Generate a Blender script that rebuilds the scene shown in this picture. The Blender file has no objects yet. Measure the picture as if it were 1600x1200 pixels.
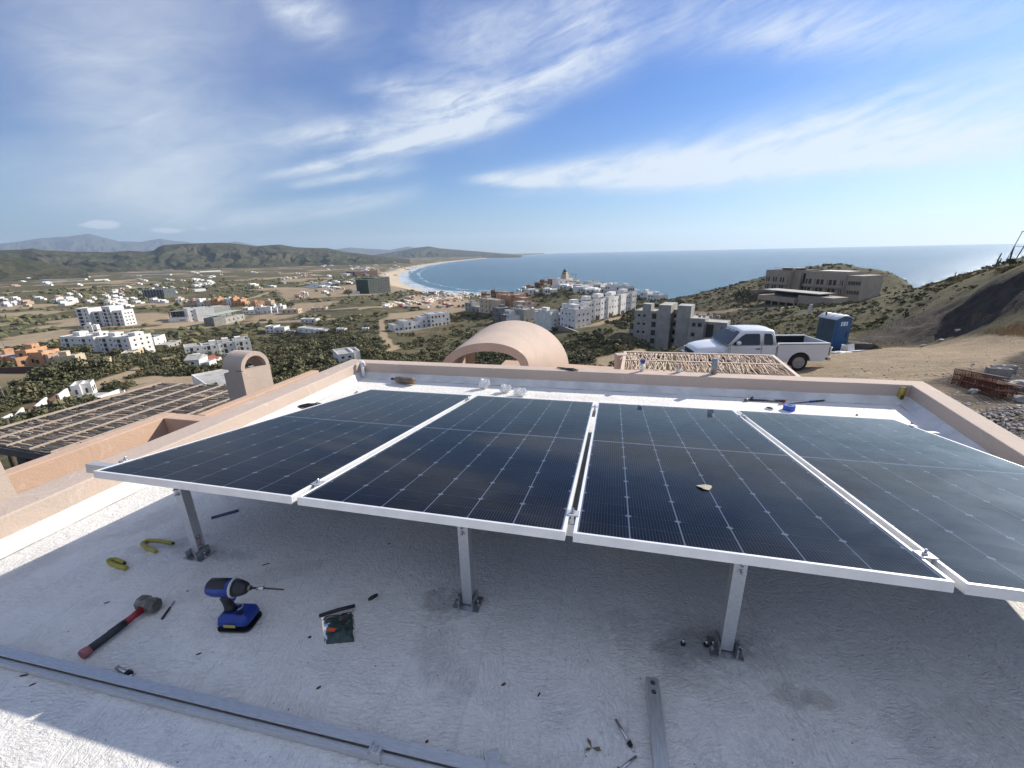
import bpy, bmesh, math, random
import numpy as np
from mathutils import Vector, Matrix, noise as mnoise
R = math.radians
rng = np.random.default_rng(7)
random.seed(7)
scene = bpy.context.scene
col = scene.collection
H0 = 1.53            # eye height above the roof (roof surface is z = 0)
# ------------------------------------------------------------------ camera
FPX = 653.3652515
CM = np.array([[0.99974451, -0.02260327, 0.0], [-0.00677276, -0.29955972, 0.95405351], [-0.02156473, -0.95380977, -0.29963627]])  # world rows <- camera (x right, y down, z forward)
cam_d = bpy.data.cameras.new("camera"); cam = bpy.data.objects.new("camera", cam_d); col.objects.link(cam)
cam_d.sensor_width = 36.0; cam_d.lens = FPX / 1600 * 36.0; cam_d.clip_start = 0.05; cam_d.clip_end = 60000
mw = Matrix.Identity(4)
for i in range(3):
    mw[i][0] = CM[i][0]; mw[i][1] = -CM[i][1]; mw[i][2] = -CM[i][2]
mw[2][3] = H0
cam.matrix_world = mw
scene.camera = cam
scene.view_settings.view_transform = 'Standard'; scene.view_settings.look = 'None'
scene.view_settings.gamma = 1; scene.view_settings.use_curve_mapping = False
scene.view_settings.exposure = 1.0
scene.cycles.volume_bounces = 0
scene.cycles.max_bounces = 8
scene.cycles.transparent_max_bounces = 16
SUN_AZ, SUN_EL = 58.0, 31.0     # degrees right of +Y, above the horizon
SUN_DIR = Vector((math.sin(R(SUN_AZ)) * math.cos(R(SUN_EL)), math.cos(R(SUN_AZ)) * math.cos(R(SUN_EL)), math.sin(R(SUN_EL))))

def ray(px, py):
    return CM @ np.array([(px - 800) / FPX, (py - 600) / FPX, 1.0])
def at_z(px, py, z):
    d = ray(px, py); t = (z - H0) / d[2]
    return Vector((d[0] * t, d[1] * t, z))
def at_d(px, py, D):
    d = ray(px, py); t = D / math.hypot(d[0], d[1])
    return Vector((d[0] * t, d[1] * t, H0 + d[2] * t))
def azel(px, py):
    d = ray(px, py)
    return math.degrees(math.atan2(d[0], d[1])), math.degrees(math.atan2(d[2], math.hypot(d[0], d[1])))

# ------------------------------------------------------------------ node helper
class X:
    """tiny expression wrapper for math nodes"""
    def __init__(s, nt, sock): s.nt = nt; s.s = sock
    def _m(s, op, *a, clamp=False):
        n = s.nt.nodes.new('ShaderNodeMath'); n.operation = op; n.use_clamp = clamp
        for i, v in enumerate((s,) + a):
            if isinstance(v, X): s.nt.links.new(v.s, n.inputs[i])
            else: n.inputs[i].default_value = float(v)
        return X(s.nt, n.outputs[0])
    def __add__(s, o): return s._m('ADD', o)
    def __radd__(s, o): return s._m('ADD', o)
    def __sub__(s, o): return s._m('SUBTRACT', o)
    def __rsub__(s, o): return (s * -1.0) + o
    def __mul__(s, o): return s._m('MULTIPLY', o)
    def __rmul__(s, o): return s._m('MULTIPLY', o)
    def __truediv__(s, o): return s._m('DIVIDE', o)
    def abs(s): return s._m('ABSOLUTE')
    def pow(s, o): return s._m('POWER', o)
    def exp(s): return s._m('EXPONENT')
    def mx(s, o): return s._m('MAXIMUM', o)
    def mn(s, o): return s._m('MINIMUM', o)
    def clamp(s): return s._m('ADD', 0.0, clamp=True)
    def sstep(s, a, b):
        n = s.nt.nodes.new('ShaderNodeMapRange'); n.interpolation_type = 'SMOOTHSTEP'
        s.nt.links.new(s.s, n.inputs[0]); n.inputs[1].default_value = a; n.inputs[2].default_value = b
        n.inputs[3].default_value = 0; n.inputs[4].default_value = 1
        return X(s.nt, n.outputs[0])
def vcomb(nt, x, y, z=0.0):
    n = nt.nodes.new('ShaderNodeCombineXYZ')
    for i, v in enumerate((x, y, z)):
        if isinstance(v, X): nt.links.new(v.s, n.inputs[i])
        else: n.inputs[i].default_value = v
    return n.outputs[0]
def nnoise(nt, vec, scale, detail=4, rough=0.55, dist=0.0, lac=2.0):
    n = nt.nodes.new('ShaderNodeTexNoise'); n.inputs['Scale'].default_value = scale
    n.inputs['Detail'].default_value = detail; n.inputs['Roughness'].default_value = rough
    n.inputs['Distortion'].default_value = dist; n.inputs['Lacunarity'].default_value = lac
    if vec is not None: nt.links.new(vec, n.inputs['Vector'])
    return X(nt, n.outputs['Fac'])
def mixc(nt, fac, a, b, mode='MIX'):
    n = nt.nodes.new('ShaderNodeMix'); n.data_type = 'RGBA'; n.blend_type = mode
    if isinstance(fac, X): nt.links.new(fac.s, n.inputs[0])
    else: n.inputs[0].default_value = fac
    for k, v in ((6, a), (7, b)):
        if isinstance(v, (tuple, list)): n.inputs[k].default_value = (*v[:3], 1)
        else: nt.links.new(v, n.inputs[k])
    return n.outputs[2]

# ------------------------------------------------------------------ world: Nishita sky with cirrus
world = bpy.data.worlds.new("World"); scene.world = world; world.use_nodes = True
nt = world.node_tree; nt.nodes.clear()
out = nt.nodes.new('ShaderNodeOutputWorld'); bg = nt.nodes.new('ShaderNodeBackground')
bg.inputs[1].default_value = 0.074
nt.links.new(bg.outputs[0], out.inputs[0])
tc = nt.nodes.new('ShaderNodeTexCoord')
sep = nt.nodes.new('ShaderNodeSeparateXYZ'); nt.links.new(tc.outputs['Generated'], sep.inputs[0])
dx, dy, dz = (X(nt, sep.outputs[i]) for i in range(3))
zz = dz.mx(0.012)
sky = nt.nodes.new('ShaderNodeTexSky'); sky.sky_type = 'NISHITA'; sky.sun_disc = False
sky.sun_elevation = R(SUN_EL); sky.sun_rotation = R(SUN_AZ); sky.altitude = 80
sky.air_density = 1.0; sky.dust_density = 0.5; sky.ozone_density = 2.5
nt.links.new(vcomb(nt, dx, dy, zz), sky.inputs[0])
az = dx._m('ARCTAN2', dy) * 57.29578
el = dz._m('ARCSINE') * 57.29578
def streak(p0, p1, w0, w1, amp, f0=0.25, f1=0.25, warp=None):
    """soft band from pixel p0 to pixel p1 of the sky; w in degrees"""
    a0, e0 = azel(*p0); a1, e1 = azel(*p1)
    L = math.hypot(a1 - a0, e1 - e0); ux, uy = (a1 - a0) / L, (e1 - e0) / L
    A = az - a0; E = el - e0
    t = (A * ux + E * uy) / L
    d = E * ux - A * uy
    if warp is not None: d = d + warp
    w = (t.clamp() * (w1 - w0)) + w0
    q = d / w
    return (q * q * -1.0).exp() * t.sstep(-f0, f0) * (1.0 - t.sstep(1 - f1, 1 + f1)) * amp
# noises in az/el space (stretched along the cirrus direction)
ca, sa = math.cos(R(14)), math.sin(R(14))
ua = az * ca + el * sa; va = el * ca - az * sa
wv = nnoise(nt, vcomb(nt, az * 0.05, el * 0.09), 1.0, 3, 0.5)
warp = (wv - 0.5) * 7.0
fib = nnoise(nt, vcomb(nt, ua * 0.05 + wv * 0.6, va * 0.62 + wv * 2.0), 1.0, 8, 0.62, 0.5)
fib2 = nnoise(nt, vcomb(nt, ua * 0.16, va * 0.48 + 5.0), 1.0, 9, 0.68, 0.8)
soft = nnoise(nt, vcomb(nt, az * 0.045 + 3.1, el * 0.06 + 1.7), 1.0, 5, 0.5, 0.4)
fine = nnoise(nt, vcomb(nt, az * 0.35 + 3.1, el * 0.5), 1.0, 6, 0.6, 1.0)
S = streak
main = (S((745, 281), (1640, 150), 0.55, 3.9, 1.25, 0.06, 0.3, warp * 0.07)
        + S((800, 287), (1650, 208), 0.5, 1.5, 0.95, 0.10, 0.3, warp * 0.06)
        + S((880, 293), (1650, 222), 0.3, 0.8, 0.35, 0.2, 0.3)
        + S((430, 274), (830, 165), 0.45, 1.5, 1.0, 0.10, 0.25, warp * 0.12)
        + S((455, 290), (640, 260), 0.4, 0.9, 0.65, 0.15, 0.25)
        + S((460, 215), (760, 178), 1.0, 2.4, 0.85, 0.25, 0.3, warp * 0.25)
        + S((570, 140), (760, 150), 1.2, 2.4, 0.7, 0.3, 0.3, warp * 0.4)
        + S((740, 150), (960, 95), 1.0, 2.0, 0.8, 0.3, 0.3, warp * 0.2)
        + S((690, 75), (960, 15), 3.0, 4.0, 0.62, 0.3, 0.3, warp * 0.5)
        + S((425, 5), (530, 38), 1.4, 1.8, 0.7, 0.35, 0.35, warp * 0.3)
        + S((900, 30), (1360, 5), 2.6, 3.6, 0.55, 0.3, 0.3, warp * 0.5)
        + S((1150, 70), (1620, 0), 1.2, 2.2, 0.5, 0.3, 0.3, warp * 0.2)
        + S((345, 350), (620, 305), 1.0, 1.1, 0.85, 0.10, 0.3, warp * 0.05)
        + S((780, 303), (1200, 288), 0.4, 0.8, 0.30, 0.2, 0.3))
veil = (S((60, -20), (350, 330), 8.5, 7.5, 0.85, 0.35, 0.22, warp * 0.8)
        + S((-40, 272), (330, 325), 2.6, 2.6, 0.55, 0.4, 0.25, warp * 0.3)
        + S((150, -60), (700, 40), 7.0, 4.0, 0.42, 0.4, 0.4, warp)
        + S((330, 240), (560, 200), 3.0, 2.4, 0.45, 0.4, 0.4, warp))
fill_cirrus = (az.abs().sstep(58, 80) * 0.5 + el.sstep(40, 60) * 0.5).clamp() * (fib * .5 + soft * .5).sstep(0.28, 0.52) * 0.9  # cirrus added outside the view to raise the fill light
band = az.sstep(30, 70) * (1.0 - el.sstep(6, 20)) * 0.06 * (0.6 + soft * 0.8)
m1 = main * (fib * 1.2 + fib2 * 1.2 + fine * 0.3 - 0.84).mx(0.0) * 1.35
m2 = veil * (soft * 1.3 + fib2 * 0.9 - 0.44).mx(0.0) * 0.90
thin = (1.0 - el.sstep(2, 20)) * 0.0
# small low cumulus over the mountains
def puff(px, py, wx, wy, amp):
    a0, e0 = azel(px, py)
    A = (az - a0) / wx; E = (el - e0) / wy
    r = A * A + E * E
    return (1.0 - (r + (fine - 0.5) * 2.2).sstep(0.2, 1.1)) * amp
pf = puff(160, 351, 1.35, 0.42, 0.85) + puff(140, 352, 0.9, 0.22, 0.5) + puff(262, 360, 1.35, 0.30, 0.85) + puff(316, 357, 0.6, 0.22, 0.35)
cl = (m1 + m2 + fill_cirrus + band + pf + soft * soft * 0.02).clamp()
cloudc = mixc(nt, el.sstep(2, 45), (5.6, 6.1, 6.5), (5.0, 5.4, 6.3))
tint = mixc(nt, el.sstep(-2, 24), (0.50, 0.64, 0.78), (0.15, 0.40, 0.80))
skyc = mixc(nt, 1.0, sky.outputs[0], tint, 'MULTIPLY')
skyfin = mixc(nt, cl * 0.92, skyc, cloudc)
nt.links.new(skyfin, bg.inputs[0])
sun_d = bpy.data.lights.new("sun", 'SUN'); sun_d.energy = 3.6; sun_d.angle = R(0.53); sun_d.color = (1.0, 0.92, 0.79)
sun = bpy.data.objects.new("sun", sun_d); col.objects.link(sun)
sun.rotation_euler = SUN_DIR.to_track_quat('Z', 'Y').to_euler(); sun.location = (20, 10, 30)

# ------------------------------------------------------------------ general helpers
def tag(o, label=None, cat=None, group=None, kind=None):
    if label: o['label'] = label
    if cat: o['category'] = cat
    if group: o['group'] = group
    if kind: o['kind'] = kind
    return o
def empty(name, loc=(0, 0, 0), rz=0.0, label=None, cat=None, group=None):
    o = bpy.data.objects.new(name, None); col.objects.link(o)
    o.empty_display_size = 0.1
    o.location = loc; o.rotation_euler = (0, 0, rz)
    return tag(o, label, cat, group)
def link(name, me, mat=None, parent=None):
    if mat is not None and not me.materials: me.materials.append(mat)
    o = bpy.data.objects.new(name, me); col.objects.link(o)
    if parent is not None: o.parent = parent
    return o
def rotz(a):
    c, s = math.cos(a), math.sin(a)
    return lambda p: (p[0] * c - p[1] * s, p[0] * s + p[1] * c, p[2])
class MB:
    """collects simple solids into one mesh"""
    def __init__(s): s.v = []; s.f = []; s.sm = []
    def add(s, vs, fs, smooth=False):
        b = len(s.v); s.v += [tuple(p) for p in vs]; s.f += [tuple(i + b for i in f) for f in fs]; s.sm += [smooth] * len(fs)
        return s
    def box(s, x0, x1, y0, y1, z0, z1, T=None):
        p = [(x, y, z) for z in (z0, z1) for y in (y0, y1) for x in (x0, x1)]
        if T: p = [T(q) for q in p]
        return s.add(p, [(0, 2, 3, 1), (4, 5, 7, 6), (0, 1, 5, 4), (1, 3, 7, 5), (3, 2, 6, 7), (2, 0, 4, 6)])
    def hexa(s, p):      # 8 points, bottom ring then top ring, counter-clockwise seen from above
        return s.add(p, [(3, 2, 1, 0), (4, 5, 6, 7), (0, 1, 5, 4), (1, 2, 6, 5), (2, 3, 7, 6), (3, 0, 4, 7)])
    def beam(s, a, b, w, h, up=(0, 0, 1)):
        a = Vector(a); b = Vector(b); d = (b - a).normalized(); side = d.cross(Vector(up)).normalized(); u = side.cross(d).normalized()
        side *= w / 2; u *= h / 2
        return s.add([a - side - u, a + side - u, a + side + u, a - side + u, b - side - u, b + side - u, b + side + u, b - side + u],
                     [(0, 1, 2, 3), (5, 4, 7, 6), (1, 0, 4, 5), (2, 1, 5, 6), (3, 2, 6, 7), (0, 3, 7, 4)][::1])
    def tube(s, pts, rad, n=10, cap=True, smooth=True):
        pts = [Vector(p) for p in pts]; rr = rad if isinstance(rad, (list, tuple)) else [rad] * len(pts)
        vs = []; fs = []
        pu = None
        for i, p in enumerate(pts):
            d = (pts[min(i + 1, len(pts) - 1)] - pts[max(i - 1, 0)]).normalized()
            a = Vector((0, 0, 1)) if abs(d.z) < 0.9 else Vector((1, 0, 0))
            if pu is not None: a = pu
            sx = d.cross(a).normalized(); sy = sx.cross(d).normalized(); pu = sy
            for k in range(n):
                t = 2 * math.pi * k / n
                vs.append(p + (sx * math.cos(t) + sy * math.sin(t)) * rr[i])
        for i in range(len(pts) - 1):
            for k in range(n):
                k2 = (k + 1) % n
                fs.append((i * n + k, i * n + k2, (i + 1) * n + k2, (i + 1) * n + k))
        s.add(vs, fs, smooth)
        if cap:
            b = len(s.v) - len(vs)
            s.f.append(tuple(b + k for k in range(n))[::-1]); s.sm.append(False)
            s.f.append(tuple(b + (len(pts) - 1) * n + k for k in range(n))); s.sm.append(False)
        return s
    def prism(s, poly, z0, z1, T=None, smooth=False):
        n = len(poly)
        p = [(x, y, z0) for x, y in poly] + [(x, y, z1) for x, y in poly]
        if T: p = [T(q) for q in p]
        s.add(p, [tuple(range(n))[::-1], tuple(range(n, 2 * n))] + [(i, (i + 1) % n, n + (i + 1) % n, n + i) for i in range(n)])
        return s
    def loft(s, rings, close=True, smooth=True, caps=True):
        n = len(rings[0]); vs = [p for r in rings for p in r]; fs = []
        m = n if close else n - 1
        for i in range(len(rings) - 1):
            for k in range(m):
                k2 = (k + 1) % n
                fs.append((i * n + k, i * n + k2, (i + 1) * n + k2, (i + 1) * n + k))
        s.add(vs, fs, smooth)
        if caps and close:
            b = len(s.v) - len(vs)
            s.f.append(tuple(b + k for k in range(n))[::-1]); s.sm.append(False)
            s.f.append(tuple(b + (len(rings) - 1) * n + k for k in range(n))); s.sm.append(False)
        return s
    def mesh(s, name, fix=True):
        me = bpy.data.meshes.new(name); me.from_pydata(s.v, [], s.f)
        me.polygons.foreach_set('use_smooth', s.sm)
        if fix:
            bm = bmesh.new(); bm.from_mesh(me); bmesh.ops.recalc_face_normals(bm, faces=bm.faces); bm.to_mesh(me); bm.free()
        me.update(); return me
    def build(s, name, mat, parent=None, bevel=0.0, seg=2):
        me = s.mesh(name)
        if bevel > 0:
            bm = bmesh.new(); bm.from_mesh(me)
            es = [e for e in bm.edges if len(e.link_faces) == 2 and e.calc_face_angle(0) > R(35)]
            bmesh.ops.bevel(bm, geom=es, offset=bevel, segments=seg, affect='EDGES', profile=0.6)
            bm.to_mesh(me); bm.free()
        return link(name, me, mat, parent)
def grid_mesh(name, XX, YY, ZZ, smooth=True, attrs=None):
    """XX,YY,ZZ arrays (rows, cols) -> one sheet"""
    r, c = XX.shape
    me = bpy.data.meshes.new(name)
    me.vertices.add(r * c)
    me.vertices.foreach_set('co', np.stack([XX, YY, ZZ], -1).astype(np.float32).ravel())
    i = np.arange(r * c).reshape(r, c)
    q = np.stack([i[:-1, :-1], i[:-1, 1:], i[1:, 1:], i[1:, :-1]], -1).reshape(-1, 4)
    raw_faces(me, q, smooth)
    for k, a in (attrs or {}).items():
        at = me.attributes.new(k, 'FLOAT', 'POINT'); at.data.foreach_set('value', a.astype(np.float32).ravel())
    me.update(); return me
def raw_faces(me, q, smooth=False):
    nf, k = q.shape
    me.loops.add(nf * k); me.loops.foreach_set('vertex_index', q.astype(np.int32).ravel())
    me.polygons.add(nf); me.polygons.foreach_set('loop_start', (np.arange(nf) * k).astype(np.int32))
    me.polygons.foreach_set('use_smooth', np.full(nf, smooth))
    me.update(calc_edges=True)

MATS = {}
def mat(name, c, rough=0.7, var=0.0, vscale=5.0, c2=None, bump=0.0, bscale=30.0, metal=0.0, coat=0.0, spec=None, bdist=0.01, detail=6, stretch=None):
    """procedural material: base colour mixed by noise with c2 (or a darker tone), plus bump"""
    m = bpy.data.materials.new(name); m.use_nodes = True; t = m.node_tree
    b = t.nodes['Principled BSDF']; b.inputs['Roughness'].default_value = rough; b.inputs['Metallic'].default_value = metal
    if coat: b.inputs['Coat Weight'].default_value = coat; b.inputs['Coat Roughness'].default_value = 0.06
    if spec is not None: b.inputs['Specular IOR Level'].default_value = spec
    tcn = t.nodes.new('ShaderNodeTexCoord'); vec = tcn.outputs['Object']
    if stretch:
        mp = t.nodes.new('ShaderNodeMapping'); mp.inputs['Scale'].default_value = stretch
        t.links.new(vec, mp.inputs[0]); vec = mp.outputs[0]
    b.inputs['Base Color'].default_value = (*c, 1)
    if var > 0 or c2:
        n = nnoise(t, vec, vscale, detail, 0.6)
        c2 = c2 or tuple(x * (1 - var) for x in c)
        t.links.new(mixc(t, n.sstep(0.35, 0.68), c, c2), b.inputs['Base Color'])
    if bump > 0:
        n2 = nnoise(t, vec, bscale, 5, 0.6)
        bn = t.nodes.new('ShaderNodeBump'); bn.inputs['Strength'].default_value = bump; bn.inputs['Distance'].default_value = bdist
        t.links.new(n2.s, bn.inputs['Height']); t.links.new(bn.outputs[0], b.inputs['Normal'])
    MATS[name] = m
    return m
# ================================================================== TERRAIN
SEA = -75.0
CTRL = [  # (px, py, distance m): ground seen there
 (60,720,19),(100,735,14),(0,690,70),(0,665,145),(100,625,170),(200,585,215),(250,568,240),(60,590,215),(100,562,280),(0,560,300),
 (150,548,350),(240,548,345),(330,562,285),(420,560,300),(310,578,250),(330,600,150),(100,512,520),(300,505,480),(155,512,480),(400,498,480),
 (530,565,130),(600,540,215),(500,560,190),(450,590,150),(450,540,260),(600,500,370),(700,530,240),(640,525,300),(700,560,170),(720,505,330),(560,470,560),
 (850,530,200),(880,512,225),(1000,487,280),(940,500,245),(950,545,150),(1000,565,110),(1050,552,177),(980,520,170),(1110,532,165),
 (1085,548,60),(1150,520,75),(1120,545,45),(1190,505,120),(1150,484,210),(1190,460,245),(1270,478,200),(1300,463,240),(1360,458,235),(1240,482,170),
 (1300,490,110),(1400,470,130),(1400,503,62),(1350,522,50),(1460,447,110),(1500,438,76),(1560,425,55),(1600,419,50),
 (1480,525,44),(1560,503,41),(1600,484,40),(1500,455,56),(1560,438,48),(1600,433,45),(1440,475,62),(1300,549,35),(1245,585,20),(1180,585,19),(1400,545,34),(1500,560,24),(1600,530,34),(1600,570,20),
 (1600,630,11),(1550,612,12),(1440,612,12),(1430,600,16),(1500,650,8),(1540,560,21),(1320,575,20),
 (1130,453,340),(1190,437,330),(1280,421,330),(1340,423,325),(1370,428,312),(1430,436,300),(1460,445,280),(1080,467,350),
 (875,440,600),(840,450,560),(920,452,480),(990,460,420),(1020,471,350),(780,470,400),(800,492,320),(760,500,350),(740,477,600),(690,470,650),(820,500,300),
]
AZC = [  # (azimuth deg, distance, z relative to the eye)
 (0,8,-6),(0,14,-7),(0,32,-12),(0,85,-27),(-20,10,-6.5),(-45,10,-6.2),(-90,10,-5.8),(-90,40,-14),(-90,150,-38),(-90,600,-52),(-90,3000,-58),
 (90,5,-1.9),(90,20,-2),(90,60,2),(90,150,-10),(90,330,-72),(60,100,-3),(60,200,-45),(70,12,-2.2),(180,10,-2.2),(180,50,1),(180,200,4),(-180,10,-2.2),(-180,50,1),(-180,200,4),(180,1000,-40),(-180,1000,-40),
 (135,10,-1.8),(135,60,2),(135,300,-70),(-135,10,-4),(-135,60,-6),(-135,400,-40),(35,6,-4.5),(20,6,-5.5),(45,5,-2.8),
 (20,480,-74),(30,480,-73),(38,460,-73),(45,400,-73),(50,190,-40),(50,300,-74),(46,150,-16),(48,130,-14),
 (3,780,-72),(8,760,-71),(14,720,-71),(-6,850,-73),(-10,1000,-70),(-16,1100,-62),(-25,1000,-60),(-35,1000,-57),(-50,1000,-56),
 (-50,2000,-58),(-30,2000,-58),(-15,2000,-62),(-8,3000,-66),(0,6000,-66),(-20,4000,-60),(-45,4000,-57),(-50,8000,-57),(-25,8000,-57),(0,9000,-66),(-50,14500,-57),(-20,14500,-57),(5,14500,-66),
]
cp = []
for px, py, D in CTRL:
    p = at_d(px, py, D); cp.append((math.atan2(p.x, p.y), math.log(D), p.z - H0))
for a, D, z in AZC: cp.append((R(a), math.log(D), z))
cp = np.array(cp)
KA, KL = 1.0, 0.55
def _U(r2): return 0.5 * r2 * np.log(r2 + 1e-9)
_px = cp[:, 0] * KA; _py = cp[:, 1] * KL
_r2 = (_px[:, None] - _px[None]) ** 2 + (_py[:, None] - _py[None]) ** 2
_n = len(cp); _A = np.zeros((_n + 3, _n + 3)); _A[:_n, :_n] = _U(_r2) + np.eye(_n) * 0.0006
_A[:_n, _n] = 1; _A[:_n, _n + 1] = _px; _A[:_n, _n + 2] = _py; _A[_n:, :_n] = _A[:_n, _n:].T
# interpolate z / D^0.8 : keeps the picture-plane error even over distance
_dd = np.exp(cp[:, 1]) ** 0.8
_w = np.linalg.solve(_A, np.concatenate([cp[:, 2] / _dd, np.zeros(3)]))
def tps(x, y):
    r = np.maximum(np.hypot(x, y), 4.5); a = np.arctan2(x, y) * KA; l = np.log(r) * KL
    o = np.full(a.shape, _w[_n]) + _w[_n + 1] * a + _w[_n + 2] * l
    for i in range(_n):
        o = o + _w[i] * _U((a - _px[i]) ** 2 + (l - _py[i]) ** 2)
    return o * r ** 0.8
# coast (points seen on the waterline, then on round behind the hill)
def px_sea(px, py):
    d = ray(px, py); t = (SEA - H0) / d[2]; return (d[0] * t, d[1] * t)
def pol(a, D): return (math.sin(R(a)) * D, math.cos(R(a)) * D)
COAST = [pol(8, 40000)] + [px_sea(*p) for p in ((812,400.3),(780,402),(740,405.5),(700,410),(670,415),(650,420.5),(637,427),(633,433),(640,441),(662,449),(690,454),(730,457),(770,458),(800,458.5))] + \
    [pol(*p) for p in ((2,820),(5,800),(9,790),(13,760),(17,700),(20,560),(25,500),(32,490),(38,470),(43,430),(48,330),(55,280),(70,300),(90,360),(120,420),(140,600),(160,40000))]
COAST = np.array(COAST)
def seg_dist(x, y, P):
    """distance to a polyline"""
    d = np.full(x.shape, 1e9)
    for i in range(len(P) - 1):
        ax, ay = P[i]; bx, by = P[i + 1]; ex, ey = bx - ax, by - ay; L2 = ex * ex + ey * ey
        t = np.clip(((x - ax) * ex + (y - ay) * ey) / L2, 0, 1)
        d = np.minimum(d, np.hypot(x - ax - t * ex, y - ay - t * ey))
    return d
def in_poly(x, y, P):
    ins = np.zeros(x.shape, bool); n = len(P)
    for i in range(n):
        ax, ay = P[i]; bx, by = P[(i + 1) % n]
        c = ((ay > y) != (by > y))
        ins ^= c & (x < (bx - ax) * (y - ay) / ((by - ay) if by != ay else 1e-9) + ax)
    return ins
SEAPOLY = np.vstack([COAST, [pol(150, 60000), pol(90, 60000), pol(45, 60000)]])
def shore(x, y):
    """signed distance to the water: > 0 on land"""
    d = seg_dist(x, y, COAST)
    return np.where(in_poly(x, y, SEAPOLY), -d, d)
def vnoise(x, y, s, seed=0):
    xi = x / s; yi = y / s; x0 = np.floor(xi).astype(np.int64); y0 = np.floor(yi).astype(np.int64)
    fx = xi - x0; fy = yi - y0; fx = fx * fx * (3 - 2 * fx); fy = fy * fy * (3 - 2 * fy)
    def h(a, b):
        n = (a * 374761393 + b * 668265263 + seed * 982451653) & 0x7fffffff
        n = ((n ^ (n >> 13)) * 1274126177) & 0x7fffffff
        return ((n ^ (n >> 16)) & 0xffff) / 65535.0
    return (h(x0, y0) * (1 - fx) + h(x0 + 1, y0) * fx) * (1 - fy) + (h(x0, y0 + 1) * (1 - fx) + h(x0 + 1, y0 + 1) * fx) * fy
def fbm(x, y, s, o=4, seed=0):
    v = 0; a = 1; t = 0
    for i in range(o):
        v = v + a * vnoise(x, y, s / 2 ** i, seed + i); t += a; a *= 0.5
    return v / t
def hz(x, y, rough=True):
    """terrain height (world z)"""
    x = np.asarray(x, float); y = np.asarray(y, float)
    z = tps(x, y) + H0
    r = np.hypot(x, y)
    if rough:
        amp = np.clip((r - 30) / 200, 0, 1) * 1.6 + np.clip((r - 14) / 30, 0, 1) * 0.35
        z = z + (fbm(x, y, 60, 4, 3) - 0.5) * 2 * amp * np.where(r < 900, 1, 0.6)
        side = np.clip((np.arctan2(x, y) - 0.3) / 0.2, 0, 1)
        z = z + side * (fbm(x, y, 9, 4, 9) - 0.5) * np.clip((r - 36) / 20, 0, 1) * np.clip((300 - r) / 150, 0, 1) * 1.9
        z = z + side * (fbm(x, y, 38, 5, 19) - .5) * np.clip((r - 120) / 150, 0, 1) * np.clip((480 - r) / 80, 0, 1) * 3.5
        z = z + (fbm(x, y, 2.2, 3, 21) - 0.5) * 0.16 * np.clip((60 - r) / 40, 0, 1)
    sd = shore(x, y)
    w = np.where(x < 60, 130.0, 70.0) + np.clip(r - 1500, 0, 4000) * 0.04
    k = np.clip((sd + 6) / w, 0, 1); k = k * k * (3 - 2 * k)
    return np.where(sd > w, np.maximum(z, SEA + 1.5), np.maximum((SEA - 2.0) * (1 - k) + np.maximum(z, SEA + 1.5) * k, SEA - 2))
def ground(px, py, dmin=8.0, dmax=14000.0):
    """point of the terrain seen at a pixel of the photograph"""
    d = ray(px, py); d = d / math.hypot(d[0], d[1])
    D = np.exp(np.linspace(math.log(dmin), math.log(dmax), 500))
    z = hz(d[0] * D, d[1] * D); rz_ = H0 + d[2] * D
    hit = np.nonzero(z >= rz_)[0]
    if not len(hit): return Vector((d[0] * dmax, d[1] * dmax, float(z[-1])))
    i = hit[0]
    if i == 0: t = D[0]
    else:
        g0 = rz_[i - 1] - z[i - 1]; g1 = z[i] - rz_[i]; t = D[i - 1] + (D[i] - D[i - 1]) * g0 / max(g0 + g1, 1e-9)
    return Vector((d[0] * t, d[1] * t, float(hz(np.array([d[0] * t]), np.array([d[1] * t]))[0])))
def gz(x, y): return float(hz(np.array([x]), np.array([y]))[0])

# ---- dirt roads and bare lots (pixel polylines laid on the ground)
def gpts(pts, dmin=8): return np.array([tuple(ground(px, py, dmin))[:2] for px, py in pts])
ROADS = [ # points, half width m, strength
 (gpts([(-60,690),(0,665),(60,640),(130,612),(180,592),(225,575),(262,560)],60), 3.6, 1.0),
 (gpts([(262,560),(300,549),(345,541)],60), 2.0, .5),
 (gpts([(262,583),(320,583),(400,580)],60), 2.4, .9), (gpts([(200,600),(250,590),(330,590)],60), 7, .7),
 (gpts([(-20,546),(40,535),(110,525),(200,516),(300,508),(420,503),(520,498)],60), 6.5, 1.0),
 (gpts([(20,528),(110,514),(230,500),(330,502)],60), 5.5, .9),
 (gpts([(330,505),(372,494),(400,489),(440,488),(520,484),(600,480),(700,473)],60), 5.0, 1.0),
 (gpts([(595,500),(598,516),(600,528),(612,545),(600,553),(620,540)],60), 3.0, .9),
 (gpts([(560,553),(600,552),(625,543)],60), 1.8, .8),
 (gpts([(728,520),(760,515),(800,512)],60), 1.5, .9),
 (gpts([(400,464),(425,455),(450,456)],60), 6, 1.0),(gpts([(370,470),(400,464)],60), 5, .9),
 (gpts([(490,446),(520,434)],60), 8, .8),(gpts([(540,440),(560,433)],60), 7, .7),
 (gpts([(0,434),(80,438),(130,438)],60), 6, .8),(gpts([(190,433),(265,428)],60), 10, 1.0),(gpts([(300,426),(350,424)],60), 9, .8),
 (gpts([(340,450),(380,443)],60), 6, .7),(gpts([(430,430),(560,431)],60), 7, .6),
 (gpts([(860,512),(900,512),(930,508),(960,498),(1000,489),(1040,482)],60), 3.4, .9),
 (gpts([(1040,486),(1090,490),(1150,484),(1200,481),(1240,479)],60), 2.2, .9),
 (gpts([(1180,520),(1260,478)],60), .1, .0),
]
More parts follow.
